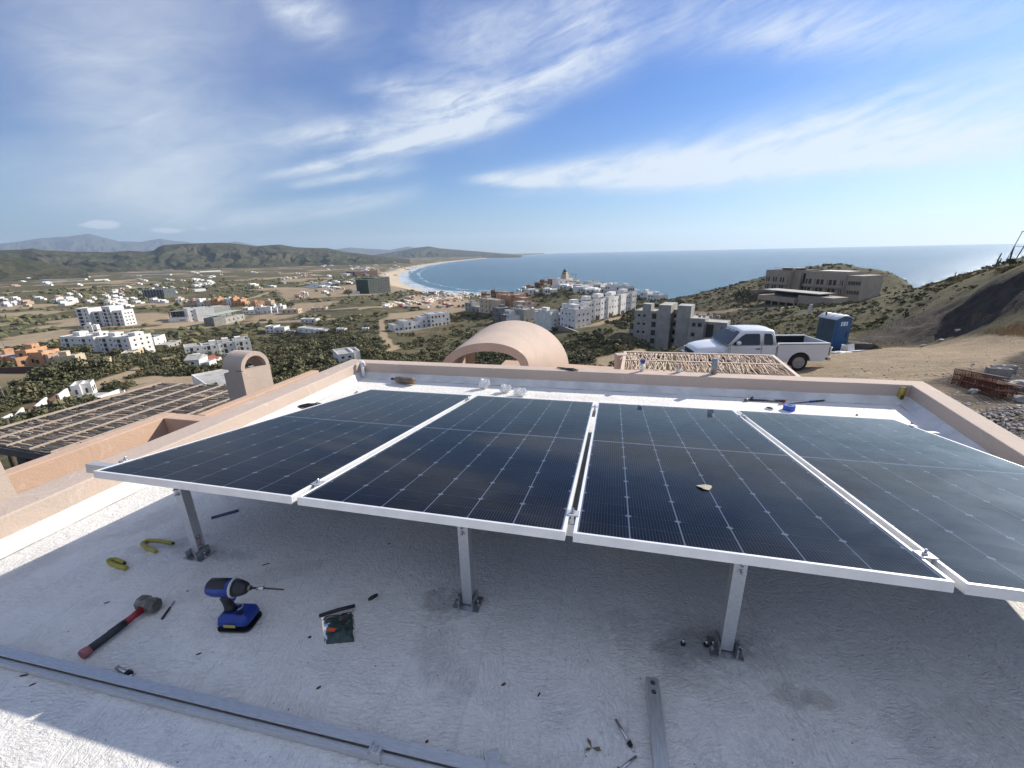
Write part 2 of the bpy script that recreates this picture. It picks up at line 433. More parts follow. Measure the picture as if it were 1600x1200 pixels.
LOTS = [ # bare ground polygons, strength
 (gpts([(-60,560),(0,545),(60,538),(130,524),(120,513),(60,520),(0,532),(-60,540)],60), .55),
 (gpts([(600,500),(720,488),(790,480),(780,474),(700,480),(600,490)],60), .6),
 (gpts([(430,455),(620,445),(640,455),(540,463),(440,470)],60), .5),
 (gpts([(150,620),(260,590),(350,586),(350,600),(200,640)],60), .75),
 (gpts([(930,560),(1010,545),(1020,556),(1000,570),(930,575)],60), .6),
 (gpts([(640,462),(720,460),(770,470),(700,486),(640,480)],60), .8),
 (gpts([(862,492),(900,484),(935,484),(925,496),(880,500)],60), .6),
]
YARD = gpts([(1180,575),(1250,560),(1330,548),(1400,543),(1480,533),(1560,524),(1640,520),(1700,600),(1640,720),(1420,640),(1300,600)], 6)
SPOIL = gpts([(1330,530),(1400,503),(1440,488),(1530,452),(1548,440),(1700,438),(1700,475),(1600,482),(1560,500),(1530,520),(1480,527),(1400,536)], 20)
DARKM = gpts([(1530,600),(1560,575),(1600,552),(1700,540),(1700,640),(1600,640),(1560,610)], 6)
GRAVEL = gpts([(1425,598),(1500,580),(1540,570),(1620,590),(1700,700),(1500,700),(1440,630)], 6)
BROWN = gpts([(1055,550),(1095,530),(1140,512),(1180,515),(1200,540),(1160,570),(1080,575)], 20)

# ---- one sheet: azimuth x log distance
def terrain_sheet(az0, az1, naz, r0, r1, nr):
    a = np.radians(np.linspace(az0, az1, naz)); r = np.exp(np.linspace(math.log(r0), math.log(r1), nr))
    AA, RR = np.meshgrid(a, r); return np.sin(AA) * RR, np.cos(AA) * RR
Xg, Yg = terrain_sheet(-60, 60, 640, 0.6, 14400, 600)
def terrain_attrs(X_, Y_):
    dirt = np.zeros(X_.shape); wob = (fbm(X_, Y_, 18, 3, 5) - .5) * 2
    r_ = np.hypot(X_, Y_)
    for P_, hw, s in ROADS:
        if s <= 0: continue
        d = seg_dist(X_, Y_, P_) + wob * hw * .5
        dirt = np.maximum(dirt, s * np.clip(1.25 - d / hw, 0, 1))
    for P_, s in LOTS:
        d = seg_dist(X_, Y_, np.vstack([P_, P_[:1]])); ins = in_poly(X_, Y_, P_)
        e = np.where(ins, d, -d) / (r_ * 0.02 + 1) + wob * .6
        dirt = np.maximum(dirt, s * np.clip(e * 1.2 + .5, 0, 1))
    # patchy bare soil between the scrub
    pat = fbm(X_, Y_, 95, 5, 11)
    dirt = np.maximum(dirt, np.clip((pat - .545) * 7, 0, .62) * np.clip((r_ - 100) / 200, 0, 1) * np.clip((.30 - np.arctan2(X_, Y_)) / .1, .12, 1))
    d = seg_dist(X_, Y_, np.vstack([YARD, YARD[:1]])); ins = in_poly(X_, Y_, YARD)
    yard = np.clip(np.where(ins, d, -d) / 1.6 + .5 + wob * .3, 0, 1); dirt = np.maximum(dirt, yard)
    d = seg_dist(X_, Y_, np.vstack([SPOIL, SPOIL[:1]])); ins = in_poly(X_, Y_, SPOIL)
    spoil = np.clip(np.where(ins, d, -d) / 2.0 + .5 + wob * .4, 0, 1)
    for P_ in (DARKM, BROWN, GRAVEL):
        d = seg_dist(X_, Y_, np.vstack([P_, P_[:1]])); ins = in_poly(X_, Y_, P_)
        spoil = np.maximum(spoil, (0.95 if P_ is DARKM else .75 if P_ is BROWN else .6) * np.clip(np.where(ins, d, -d) / 1.0 + .5 + wob * .3, 0, 1))
    sd = shore(X_, Y_)
    bw = np.where(Xs_beach(X_, Y_), 95.0, 10.0)
    sand = np.clip((bw + wob * 18 - sd) / 25, 0, 1)
    return dict(dirt=dirt, spoil=spoil, sand=sand)
def Xs_beach(x, y):
    a = np.degrees(np.arctan2(x, y)); return (a < 4.0)
Zg = hz(Xg, Yg)
rg = np.hypot(Xg, Yg)
# spoil slope is churned up
tat = terrain_attrs(Xg, Yg)
Zg = Zg + tat['spoil'] * ((fbm(Xg, Yg, 5.0, 4, 33) - .5) * 1.3 + (np.abs(fbm(Xg, Yg, 1.9, 3, 37) - .5)) * -1.3 + .15) * np.clip(rg / 40, .2, 1)
# the plot of this house: the ground stays below its roof
me = grid_mesh('ground', Xg, Yg, Zg, True, tat)
m = bpy.data.materials.new('ground'); m.use_nodes = True; t = m.node_tree; b = t.nodes['Principled BSDF']; b.inputs['Roughness'].default_value = 0.95
b.inputs['Specular IOR Level'].default_value = 0.1
g_ = t.nodes.new('ShaderNodeNewGeometry'); pos = g_.outputs['Position']
def attr(t, k):
    a_ = t.nodes.new('ShaderNodeAttribute'); a_.attribute_name = k; return X(t, a_.outputs['Fac'])
n1 = nnoise(t, pos, 0.012, 6, 0.6); n2 = nnoise(t, pos, 0.16, 6, 0.65); n3 = nnoise(t, pos, 1.3, 6, 0.7); n4 = nnoise(t, pos, 9.0, 5, 0.7)
scrub = mixc(t, n2.sstep(.38, .62), (.075, .072, .040), (.135, .118, .068))
scrub = mixc(t, (n1 * .6 + n2 * .4).sstep(.5, .64), scrub, (.20, .155, .09))
scrub = mixc(t, n3.sstep(.45, .7) * .5, scrub, (.045, .05, .025))
dirtc = mixc(t, (n2 * .5 + n3 * .5).sstep(.35, .65), (.37, .29, .195), (.26, .20, .14))
dirtc = mixc(t, n4.sstep(.5, .75) * .5, dirtc, (.19, .16, .125))
spc = mixc(t, (n3 * .6 + n4 * .4).sstep(.35, .65), (.042, .037, .033), (.092, .078, .067))  # dark cut earth, darkened further to stand for the bank's shade
sandc = mixc(t, n2.sstep(.4, .7), (.52, .43, .32), (.40, .32, .23))
c_ = mixc(t, (attr(t, 'dirt') + (n3 - .5) * .35).sstep(.18, .62), scrub, dirtc)
c_ = mixc(t, (attr(t, 'spoil') + (n3 - .5) * .4).sstep(.25, .7), c_, spc)
c_ = mixc(t, attr(t, 'sand'), c_, sandc)
t.links.new(c_, b.inputs['Base Color'])
bn = t.nodes.new('ShaderNodeBump'); bn.inputs['Strength'].default_value = 0.9; bn.inputs['Distance'].default_value = 0.25
t.links.new((n3 * 1.0 + n4 * .35).s, bn.inputs['Height']); t.links.new(bn.outputs[0], b.inputs['Normal'])
MATS['ground'] = m
tag(link('ground', me, m), kind='structure')
# coarse sheet for the land outside the view
a = np.radians(np.linspace(60, 300, 121)); r = np.exp(np.linspace(math.log(0.6), math.log(14400), 160))
AA, RR = np.meshgrid(a, r); X2, Y2 = np.sin(AA) * RR, np.cos(AA) * RR
AW = (AA + np.pi) % (2 * np.pi) - np.pi
at2 = terrain_attrs(X2, Y2)
tag(link('ground', grid_mesh('ground_rear', X2, Y2, hz(np.sin(AW) * RR, np.cos(AW) * RR), True, at2), m), kind='structure')

# ================================================================== SEA
Xs, Ys = terrain_sheet(-25, 180, 700, 150, 21500, 440)
sdv = -shore(Xs, Ys)
sm_ = bpy.data.materials.new('sea_water'); sm_.use_nodes = True; t = sm_.node_tree; b = t.nodes['Principled BSDF']
g_ = t.nodes.new('ShaderNodeNewGeometry'); pos = g_.outputs['Position']
sd_ = attr(t, 'shore')
wn = nnoise(t, pos, 0.02, 5, 0.6); wn2 = nnoise(t, pos, 0.0011, 4, 0.55); wn3 = nnoise(t, pos, 0.10, 5, 0.65)
band_ = nnoise(t, vcomb(t, sd_ * 0.022, wn * 1.4, 0), 1.0, 3, 0.6)
edge = (1.0 - sd_.sstep(0, 20)) * (wn3 * .7 + wn * .6).sstep(.42, .72)
surf = (sd_ + (wn - .5) * 60.0)
lines = (band_.sstep(.57, .62)) * surf.sstep(0, 30) * (1.0 - surf.sstep(90, 190)) * (wn * .6 + wn3 * .5).sstep(.46, .60)
foam = (edge + lines * .8).clamp()
deep = mixc(t, wn2.sstep(.35, .65), (.012, .062, .105), (.022, .085, .130))
deep = mixc(t, (1.0 - sd_.sstep(10, 260)) * .55, deep, (.05, .15, .20))
t.links.new(mixc(t, foam * .8, deep, (.78, .80, .80)), b.inputs['Base Color'])
b.inputs['Roughness'].default_value = 0.20; b.inputs['IOR'].default_value = 1.33; b.inputs['Specular IOR Level'].default_value = 0.26
mp = t.nodes.new('ShaderNodeMapping'); mp.inputs['Rotation'].default_value = (0, 0, R(28)); mp.inputs['Scale'].default_value = (0.02, 0.07, 0.05)
t.links.new(pos, mp.inputs[0]); sw = nnoise(t, mp.outputs[0], 1.0, 6, 0.62)
bn = t.nodes.new('ShaderNodeBump'); bn.inputs['Strength'].default_value = 0.8; bn.inputs['Distance'].default_value = 3.0
t.links.new((sw * 1.5 + wn3 * .35).s, bn.inputs['Height']); t.links.new(bn.outputs[0], b.inputs['Normal'])
tag(link('sea', grid_mesh('sea', Xs, Ys, np.full(Xs.shape, SEA), False, dict(shore=sdv)), sm_), kind='structure')
# pond on the plain
pc = ground(500, 446, 60); pv = [ground(*q, 60) for q in ((474,449),(485,445),(500,443),(520,442),(532,443),(520,446),(505,449),(488,451))]
zt = max(p.z for p in pv) + .5
mb = MB(); mb.add([(p.x, p.y, zt) for p in pv], [tuple(range(len(pv)))])
tag(mb.build('pond', mat('pond_water', (.12, .125, .12), .35)), kind='structure')

# ================================================================== HILLS AND MOUNTAINS
def crest_fn(pts):
    A_ = []; 
    for px, py in pts:
        a_, e_ = azel(px, py); A_.append((a_, math.tan(R(e_))))
    A_ = np.array(A_)
    return lambda a: np.interp(a, A_[:, 0], A_[:, 1])
def range_mesh(name, pts, r0, rc, r1, zb, naz, nr, seed, gull, m_, a0=None, a1=None):
    """mountain range: a ridge at distance rc whose crest has the given profile, gullied flanks front and back"""
    f_ = crest_fn(pts); aa = [azel(*p)[0] for p in pts]
    a = np.linspace(a0 if a0 is not None else min(aa), a1 if a1 is not None else max(aa), naz)
    tt = np.linspace(0, 1, nr); AD, TT = np.meshgrid(a, tt)
    rcv = rc * (1 + 0.06 * (fbm(AD, AD * 0 + seed, 4, 3, seed) - .5))
    RR = np.where(TT < .62, r0 + (rcv - r0) * (TT / .62), rcv + (r1 - rcv) * ((TT - .62) / .38))
    cz = f_(AD) * rc + H0
    cz = cz + 0
    s = np.where(TT < .62, TT / .62, 1 - (TT - .62) / .38)
    A_ = AD * R(1) * rc
    warpx = (fbm(A_, RR, rc * .08, 3, seed + 2) - .5) * rc * .07
    rid = 1 - np.abs(2 * fbm(A_ + warpx, RR * .22, rc * gull * .62, 4, seed + 5) - 1)          # ridged noise -> spurs and gullies
    rid2 = 1 - np.abs(2 * fbm(A_ + warpx, RR * .3, rc * gull * .22, 3, seed + 8) - 1)
    prof = s ** 1.25
    er = (1 - s) * s * 4
    h = zb + (cz - zb) * np.clip(prof * (1 - .0 * er) - er * .72 * (1 - rid) - er * .20 * (1 - rid2) + er * .12, 0, 1)
    h = np.maximum(h, zb - 3)
    h[0] = zb - 20; h[-1] = zb - 20
    X_ = np.sin(np.radians(AD)) * RR; Y_ = np.cos(np.radians(AD)) * RR
    tag(link(name, grid_mesh(name, X_, Y_, h, True), m_), kind='structure')
def hill_mat(name, c1, c2, c3, sc):
    m = bpy.data.materials.new(name); m.use_nodes = True; t = m.node_tree; b = t.nodes['Principled BSDF']; b.inputs['Roughness'].default_value = 1; b.inputs['Specular IOR Level'].default_value = 0
    g_ = t.nodes.new('ShaderNodeNewGeometry'); pos = g_.outputs['Position']
    a1 = nnoise(t, pos, sc, 6, .6); a2 = nnoise(t, pos, sc * 7, 6, .65)
    c_ = mixc(t, (a1 * .5 + a2 * .5).sstep(.38, .62), c1, c2); c_ = mixc(t, a2.sstep(.55, .75), c_, c3)
    t.links.new(c_, b.inputs['Base Color'])
    bn = t.nodes.new('ShaderNodeBump'); bn.inputs['Strength'].default_value = 1; bn.inputs['Distance'].default_value = 14
    t.links.new(a2.s, bn.inputs['Height']); t.links.new(bn.outputs[0], b.inputs['Normal'])
    return m
HM = hill_mat('scrub_hills', (.048, .055, .036), (.085, .078, .048), (.14, .112, .075), .0028)
HF = hill_mat('far_mountains', (.06, .06, .05), (.09, .08, .06), (.12, .10, .08), .001)
CR1 = [(-200,394),(-60,392),(0,391),(32,390),(50,388),(70,391),(120,393),(150,393),(175,394),(200,391),(225,393),(240,391),(247,386),(255,382.5),(275,381),(312,379.5),(350,379),(375,381),(400,384.5),(437,382),(462,386),(495,387.5),(512,387.5),(540,394),(560,395.5),(575,398),(600,401),(640,405)]
range_mesh('hills', CR1, 3300, 5200, 7800, -57, 700, 120, 3, .085, HM)
CR2 = [(-200,405),(-60,401),(0,403),(25,402),(45,404),(70,410),(90,416),(110,419),(135,421)]
range_mesh('hills', CR2, 2300, 2900, 3700, -57, 200, 70, 31, .09, HM)
CR3 = [(540,402),(560,400),(580,399),(607,395),(625,392),(640,389),(650,387),(670,385),(687,388),(712,390),(730,391.5),(750,393),(775,395),(795,397),(815,399.3)]
range_mesh('hills', CR3, 7200, 9500, 12500, -62, 360, 80, 12, .06, HM)
CR4 = [(-200,385),(-60,380),(0,380),(25,377.5),(67,371),(107,369.5),(125,367),(140,365),(160,370),(187,376),(220,377),(235,374),(250,372),(270,375),(292,377),(300,379),(340,381),(352,379),(367,376),(380,379),(390,381),(420,386),(480,391)]
range_mesh('mountains', CR4, 17000, 24000, 32000, -60, 420, 70, 44, .04, HF)
CR5 = [(470,394),(500,391),(525,389),(547,386),(565,387.5),(590,389),(610,390),(625,387),(637,384.5),(645,386),(650,387.5),(680,390),(720,392.5),(760,395),(800,396.5),(830,398.2),(850,400)]
range_mesh('mountains', CR5, 16000, 21000, 27000, -60, 420, 60, 51, .03, HF)

# ================================================================== HAZE
HAZE_ON = True
if HAZE_ON:
    mb = MB(); mb.box(-34000, 20000, -16000, 34000, -200, 1300)
    hzo = mb.build('haze', None)
    hm = bpy.data.materials.new('haze_air'); hm.use_nodes = True; t = hm.node_tree; t.nodes.clear()
    o_ = t.nodes.new('ShaderNodeOutputMaterial'); v_ = t.nodes.new('ShaderNodeVolumePrincipled')
    v_.inputs['Color'].default_value = (.62, .78, 1.0, 1); v_.inputs['Density'].default_value = 4.6e-5; v_.inputs['Anisotropy'].default_value = 0.25
    t.links.new(v_.outputs[0], o_.inputs['Volume']); hzo.data.materials.append(hm); tag(hzo, kind='stuff')
# ================================================================== THE PINK HOUSE WE STAND ON
def plaster(name, c, c2, c3):
    m = bpy.data.materials.new(name); m.use_nodes = True; t = m.node_tree; b = t.nodes['Principled BSDF']; b.inputs['Roughness'].default_value = .85; b.inputs['Specular IOR Level'].default_value = .25
    g_ = t.nodes.new('ShaderNodeNewGeometry'); pos = g_.outputs['Position']
    a1 = nnoise(t, pos, 1.1, 5, .6, .8); a2 = nnoise(t, pos, 3.6, 8, .68, 1.6); a3 = nnoise(t, pos, 60, 4, .6)
    k = mixc(t, a1.sstep(.36, .66), c, c2); k = mixc(t, a2.sstep(.56, .74) * .7, k, c3)
    k = mixc(t, a2.sstep(.22, .40) * -.35 + .35, k, tuple(x * .72 for x in c2))
    ck = nnoise(t, pos, 1.6, 3, .55, 2.2)
    k = mixc(t, (1.0 - (ck - .5).abs().sstep(.0, .004)) * .10, k, tuple(x * .45 for x in c))
    k = mixc(t, a3.sstep(.62, .78) * .25, k, c3)
    t.links.new(k, b.inputs['Base Color'])
    bn = t.nodes.new('ShaderNodeBump'); bn.inputs['Strength'].default_value = .5; bn.inputs['Distance'].default_value = .0045
    t.links.new((a3 + a2 * 3).s, bn.inputs['Height']); t.links.new(bn.outputs[0], b.inputs['Normal'])
    return m
PINK = plaster('pink_plaster', (.45, .375, .322), (.51, .405, .34), (.62, .53, .46))
ORANGE = plaster('salmon_plaster', (.49, .345, .262), (.53, .375, .285), (.61, .47, .385))
# roof coating: brushed white elastomeric paint with a worm-like relief, stains and scuffs
ROOFM = bpy.data.materials.new('roof_coating'); ROOFM.use_nodes = True; t = ROOFM.node_tree; b = t.nodes['Principled BSDF']; b.inputs['Roughness'].default_value = .62
b.inputs['Specular IOR Level'].default_value = .35
g_ = t.nodes.new('ShaderNodeNewGeometry'); pos = g_.outputs['Position']
sx = t.nodes.new('ShaderNodeSeparateXYZ'); t.links.new(pos, sx.inputs[0]); PX, PY = X(t, sx.outputs[0]), X(t, sx.outputs[1])
w1 = nnoise(t, pos, 1.3, 2, .5); w2 = nnoise(t, pos, 6.0, 2, .5)
ang = (w1 - .5) * 7.0 + (w2 - .5) * 3.0 + .6
cs, sn = ang._m('COSINE'), ang._m('SINE')
U_ = PX * cs + PY * sn; V_ = PY * cs - PX * sn
st = nnoise(t, vcomb(t, PX * 46.0 + w2 * 6.0, PY * 92.0 + w1 * 22.0, 0), 1.0, 4, .68, .9)
st2 = nnoise(t, vcomb(t, PX * 88.0 + w1 * 20.0, PY * 42.0 + w2 * 8.0, 3.0), 1.0, 4, .68, .9)
sel = nnoise(t, pos, 2.6, 3, .55).sstep(.44, .56)
fibre = st * sel + st2 * (1.0 - sel)
lump = nnoise(t, pos, 26, 4, .6)
big = nnoise(t, pos, .9, 5, .6, .6); dirt_ = nnoise(t, pos, 3.2, 7, .68, .8)
kc = mixc(t, big.sstep(.35, .7), (.82, .80, .765), (.73, .72, .70))
kc = mixc(t, dirt_.sstep(.56, .78) * .5, kc, (.50, .49, .48))
kc = mixc(t, (1.0 - fibre.sstep(.30, .46)) * .34, kc, (.36, .36, .36))
lap = ((PX * .976 - PY * .216 + (w1 - .5) * .10) * 3.6)._m('FRACT')
kc = mixc(t, (1.0 - (lap - .5).abs().sstep(.0, .035)) * .16, kc, (.42, .42, .42))
def stain(px, py, rx, ry, ang_, s, k, c, z=0.0):
    p = at_z(px, py, z); ca_, sa_ = math.cos(R(ang_)), math.sin(R(ang_))
    A = (PX - p.x) * ca_ + (PY - p.y) * sa_; B = (PY - p.y) * ca_ - (PX - p.x) * sa_
    q = (A / rx) * (A / rx) + (B / ry) * (B / ry)
    return mixc(t, (1.0 - (q + (dirt_ - .5) * 4.2 + (lump - .5) * 1.6).sstep(.0, 1.2)) * s * .7, k, c)
for a_ in ((705,938,.16,.10,0,.75,(.20,.20,.20)),(1085,1008,.20,.09,0,.8,(.18,.18,.18)),(1070,1000,.38,.18,-10,.45,(.28,.28,.28)),(265,850,.30,.05,15,.5,(.25,.25,.25)),
           (330,862,.28,.06,-10,.5,(.22,.22,.22)),(690,1030,.10,.22,30,.5,(.30,.30,.31)),(1285,1095,.08,.045,-20,.5,(.26,.17,.15)),(1240,1090,.07,.05,0,.5,(.25,.22,.20)),
           (180,780,.05,.30,-12,.45,(.32,.32,.32)),(250,745+60,.12,.25,-25,.4,(.3,.3,.3)),(880,604+16,.9,.10,-12,.3,(.34,.33,.33)),(60,880,.5,.10,60,.35,(.34,.33,.33)),(400,905,.5,.06,20,.3,(.33,.33,.34)),(1530,1150,.25,.15,0,.4,(.3,.29,.28))):
    kc = stain(*a_[:5], a_[5], kc, a_[6])
t.links.new(kc, b.inputs['Base Color'])
bn = t.nodes.new('ShaderNodeBump'); bn.inputs['Strength'].default_value = 1.0; bn.inputs['Distance'].default_value = .010
t.links.new((fibre * 1.0 + lump * 1.0).s, bn.inputs['Height']); t.links.new(bn.outputs[0], b.inputs['Normal'])
CANTM = mat('cant_coating', (.70, .69, .67), .6, .12, 4.0, (.52, .52, .51), .6, 38, bdist=.008)

def isect(p, d, q, e):
    D = d[0] * e[1] - d[1] * e[0]; t_ = ((q[0] - p[0]) * e[1] - (q[1] - p[1]) * e[0]) / D
    return Vector((p[0] + d[0] * t_, p[1] + d[1] * t_))
def line2(pa, pb): return (Vector(pa[:2]), (Vector(pb[:2]) - Vector(pa[:2])).normalized())
ZC, ZT = .065, .19
Lb = line2(at_z(600, 583, ZC), at_z(1360, 618, ZC))
Ll = line2(at_z(0, 845, ZC), at_z(540, 592.5, ZC))
Lr = line2(at_z(1600, 713, ZT), at_z(1421, 600, ZT))
hb = Lb[1]; hf = Vector((hb.y, -hb.x)) * -1
if hf.y < 0: hf = -hf
Lf = (Vector((0, -3.2)), hb)
IN = [isect(*Ll, *Lf), isect(*Lr, *Lf), isect(*Lr, *Lb), isect(*Ll, *Lb)]      # front-left, front-right, back-right, back-left (inner faces)
def offset(poly, d, per=None):
    n = len(poly); o = []
    for i in range(n):
        p0, p1, p2 = poly[i - 1], poly[i], poly[(i + 1) % n]
        a_ = (p1 - p0).normalized(); b_ = (p2 - p1).normalized(); na = Vector((a_.y, -a_.x)); nb = Vector((b_.y, -b_.x))
        da, db = (per[i - 1], per[i]) if per else (d, d)
        o.append(isect(p0 + na * da, a_, p1 + nb * db, b_))
    return o
OUT = offset(IN, .19, [.19, .17, .185, .235])       # front, right, back, left
CI = offset(IN, -.085)
house = empty('pink_house', (IN[3].x, IN[3].y, 0), 0, 'pink plastered house whose white flat roof carries the solar panels', 'house')
HL = Vector((IN[3].x, IN[3].y, 0))
def hbuild(mb, name, m, **k):
    mb.v = [(p[0] - HL.x, p[1] - HL.y, p[2]) for p in mb.v]
    return mb.build(name, m, house, **k)
# roof surface: subdivided sheet with slight unevenness
NX, NY = 150, 150
s_ = np.linspace(0, 1, NX)[None, :]; t_ = np.linspace(0, 1, NY)[:, None]
def bil(P): return [(P[0][k] * (1 - s_) * (1 - t_) + P[1][k] * s_ * (1 - t_) + P[2][k] * s_ * t_ + P[3][k] * (1 - s_) * t_) for k in (0, 1)]
RXg, RYg = bil(IN)
RZg = (fbm(RXg + 9, RYg + 9, .5, 3, 2) - .5) * .006
ro = link('roof', grid_mesh('roof', RXg - HL.x, RYg - HL.y, RZg, True), ROOFM, house)
# cant strip between roof and parapet
mb = MB(); n = 4
for i in range(4):
    a_, b_, c_, d_ = CI[i], CI[(i + 1) % 4], IN[(i + 1) % 4], IN[i]
    L_ = (b_ - a_).length; k = max(2, int(L_ / .12)); rows = []
    for (pa, pb, z) in ((a_, b_, .002), (a_.lerp(d_, .5), b_.lerp(c_, .5), .028), (d_, c_, ZC + .004)):
        rows.append([(pa.x + (pb.x - pa.x) * j / k, pa.y + (pb.y - pa.y) * j / k, z + random.uniform(-.002, .004)) for j in range(k + 1)])
    mb.loft(rows, close=False, smooth=True, caps=False)
hbuild(mb, 'cant_strip', CANTM)
# parapet ring: inner face, top, outer face
mb = MB()
for i in range(4):
    j = (i + 1) % 4
    mb.hexa([(IN[i].x, IN[i].y, -.2), (OUT[i].x, OUT[i].y, -.2), (OUT[j].x, OUT[j].y, -.2), (IN[j].x, IN[j].y, -.2),
             (IN[i].x, IN[i].y, ZT), (OUT[i].x, OUT[i].y, ZT), (OUT[j].x, OUT[j].y, ZT), (IN[j].x, IN[j].y, ZT)])
me = mb.mesh('p'); bm = bmesh.new(); bm.from_mesh(me); bmesh.ops.remove_doubles(bm, verts=bm.verts, dist=1e-4)
# drop the mitre faces inside
bmesh.ops.delete(bm, geom=[f for f in bm.faces if len([e for e in f.edges if len(e.link_faces) > 2]) >= 4], context='FACES')
bmesh.ops.recalc_face_normals(bm, faces=bm.faces)
es = [e for e in bm.edges if e.verts[0].co.z > .1 and e.verts[1].co.z > .1 and len(e.link_faces) == 2 and e.calc_face_angle(0) > .5]
bmesh.ops.bevel(bm, geom=es, offset=.012, segments=3, affect='EDGES', profile=.5)
bmesh.ops.subdivide_edges(bm, edges=[e for e in bm.edges if e.calc_length() > .8], cuts=24, use_grid_fill=True)
for v_ in bm.verts:
    if v_.co.z > .1:
        nz = mnoise.noise(v_.co * 1.7) * .004; v_.co.z += nz
    v_.co.x -= HL.x; v_.co.y -= HL.y
bm.to_mesh(me); bm.free(); me.polygons.foreach_set('use_smooth', [False] * len(me.polygons)); me.name = 'parapet'
link('parapet', me, PINK, house)
# walls of the house below
mb = MB(); WO = offset(OUT, -.03)
for i in range(4):
    j = (i + 1) % 4; W_ = offset(OUT, -.25)
    mb.hexa([(W_[i].x, W_[i].y, -7), (WO[i].x, WO[i].y, -7), (WO[j].x, WO[j].y, -7), (W_[j].x, W_[j].y, -7),
             (W_[i].x, W_[i].y, -.2), (WO[i].x, WO[i].y, -.2), (WO[j].x, WO[j].y, -.2), (W_[j].x, W_[j].y, -.2)])
hbuild(mb, 'wall', ORANGE)
EL, EB = Ll[1].copy(), Lb[1].copy()      # unit vectors along the left parapet (away) and along the back parapet (right)
if EL.y < 0: EL = -EL
if EB.x < 0: EB = -EB
EN = Vector((-EB.y, EB.x))

# lower parapet and light well to the left of the house
def P3(p, z): return (p.x, p.y, z)
zB = -.26
wa = at_z(255, 653, zB).xy; wb = at_z(310, 662, zB).xy
wdir = EL
w_in0 = wa - wdir * 6.2; thick = .16; nl = Vector((-wdir.y, wdir.x))
mb = MB()
def wallbox(mb, a, b, side, th, z0, z1):
    a2, b2 = a + side * th, b + side * th
    return mb.hexa([P3(a, z0), P3(b, z0), P3(b2, z0), P3(a2, z0), P3(a, z1), P3(b, z1), P3(b2, z1), P3(a2, z1)])
well = empty('low_salmon_wall', (wa.x, wa.y, 0), 0, 'low salmon plaster wall turning a corner between the roof parapet and the stick pergola', 'wall')
HL_keep = HL
def wbuild(mb, name, m, parent, o):
    mb.v = [(p[0] - o.x, p[1] - o.y, p[2] - (o.z if len(o) > 2 else 0)) for p in mb.v]; return mb.build(name, m, parent, bevel=.01)
wallbox(mb, w_in0, wa + wdir * .16, nl, thick, -6.5, zB); wbuild(mb, 'long_wall', ORANGE, well, Vector((wa.x, wa.y)))
mb = MB(); wallbox(mb, wa + EB * .002, wa + EB * 1.35, wdir, .16, -6.5, zB - .002); wbuild(mb, 'return_wall', ORANGE, well, Vector((wa.x, wa.y)))
mb = MB(); wallbox(mb, wa + wdir * .162 + EB * .30, wa + wdir * 2.2 + EB * .30, Vector((wdir.y, -wdir.x)), .14, -6.5, zB + .002); wbuild(mb, 'rear_wall', ORANGE, well, Vector((wa.x, wa.y)))
# curved buttress at the left frame edge
mb = MB(); bo = at_d(-6, 740, 3.75)
rings = []
for k in range(13):
    a_ = k / 12; ox = -.9 + 0.0; 
    wv_ = (1 - a_) ** 1.6 * .62
    rings.append([P3(bo.xy + EB * (-1.2) - EL * .5, -1.6 + a_ * 2.0), P3(bo.xy + EB * (wv_ - .30) - EL * .5, -1.6 + a_ * 2.0), P3(bo.xy + EB * (wv_ - .30) + EL * .16, -1.6 + a_ * 2.0), P3(bo.xy - EB * 1.2 + EL * .16, -1.6 + a_ * 2.0)])
mb.loft(rings, smooth=False)
tag(mb.build('plaster_buttress', PINK), 'smooth pink plaster curved buttress rising at the left behind the low wall', 'buttress')

# arched bulkhead (stair head with a half-moon opening)
def arch_pts(w, hs, n=20, r=None):
    """outline of a wall with a round top: width w, springing height hs"""
    r = w / 2
    return [(-r, 0)] + [(-r * math.cos(math.pi * k / n), hs + r * math.sin(math.pi * k / n)) for k in range(n + 1)] + [(r, 0)]
Df = 7.6
fa = at_d(383, 606, Df); fb = at_d(428, 603, Df + .32)
bx = Vector((fb.x - fa.x, fb.y - fa.y)); wid = bx.length; bx.normalize(); by = Vector((-bx.y, bx.x))
bulk = empty('arched_bulkhead', (fa.x, fa.y, fa.z), math.atan2(bx.y, bx.x), 'pink arched rooftop bulkhead with a half moon opening behind the dark pergola', 'bulkhead')
top = at_d(405, 549, Df + .1).z - fa.z
rad = wid / 2; spring = top - rad * 1.0
zb_ = -.9
dep = .40
op_r = rad * .76; op_z = spring - rad * .05
mb = MB(); N = 24
outer = [(wid / 2 - rad * math.cos(math.pi * k / N), spring + rad * math.sin(math.pi * k / N)) for k in range(N + 1)]
inner = [(wid / 2 - op_r * math.cos(math.pi * k / N), op_z + op_r * math.sin(math.pi * k / N) * 1.02) for k in range(N + 1)]
for y0, y1 in ((0, .12), (dep - .12, dep)):
    for k in range(N):
        o0, o1, i0, i1 = outer[k], outer[k + 1], inner[k], inner[k + 1]
        mb.hexa([(o0[0], y0, o0[1]), (o1[0], y0, o1[1]), (o1[0], y1, o1[1]), (o0[0], y1, o0[1]), (i0[0], y0, i0[1]), (i1[0], y0, i1[1]), (i1[0], y1, i1[1]), (i0[0], y1, i0[1])])
    mb.hexa([(0, y0, zb_), (wid, y0, zb_), (wid, y1, zb_), (0, y1, zb_), (0, y0, op_z), (wid, y0, op_z), (wid, y1, op_z), (0, y1, op_z)] if y0 == 0 else
            [(0, y0, zb_), (wid, y0, zb_), (wid, y1, zb_), (0, y1, zb_), (0, y0, op_z * .8), (wid, y0, op_z * .8), (wid, y1, op_z * .8), (0, y1, op_z * .8)])
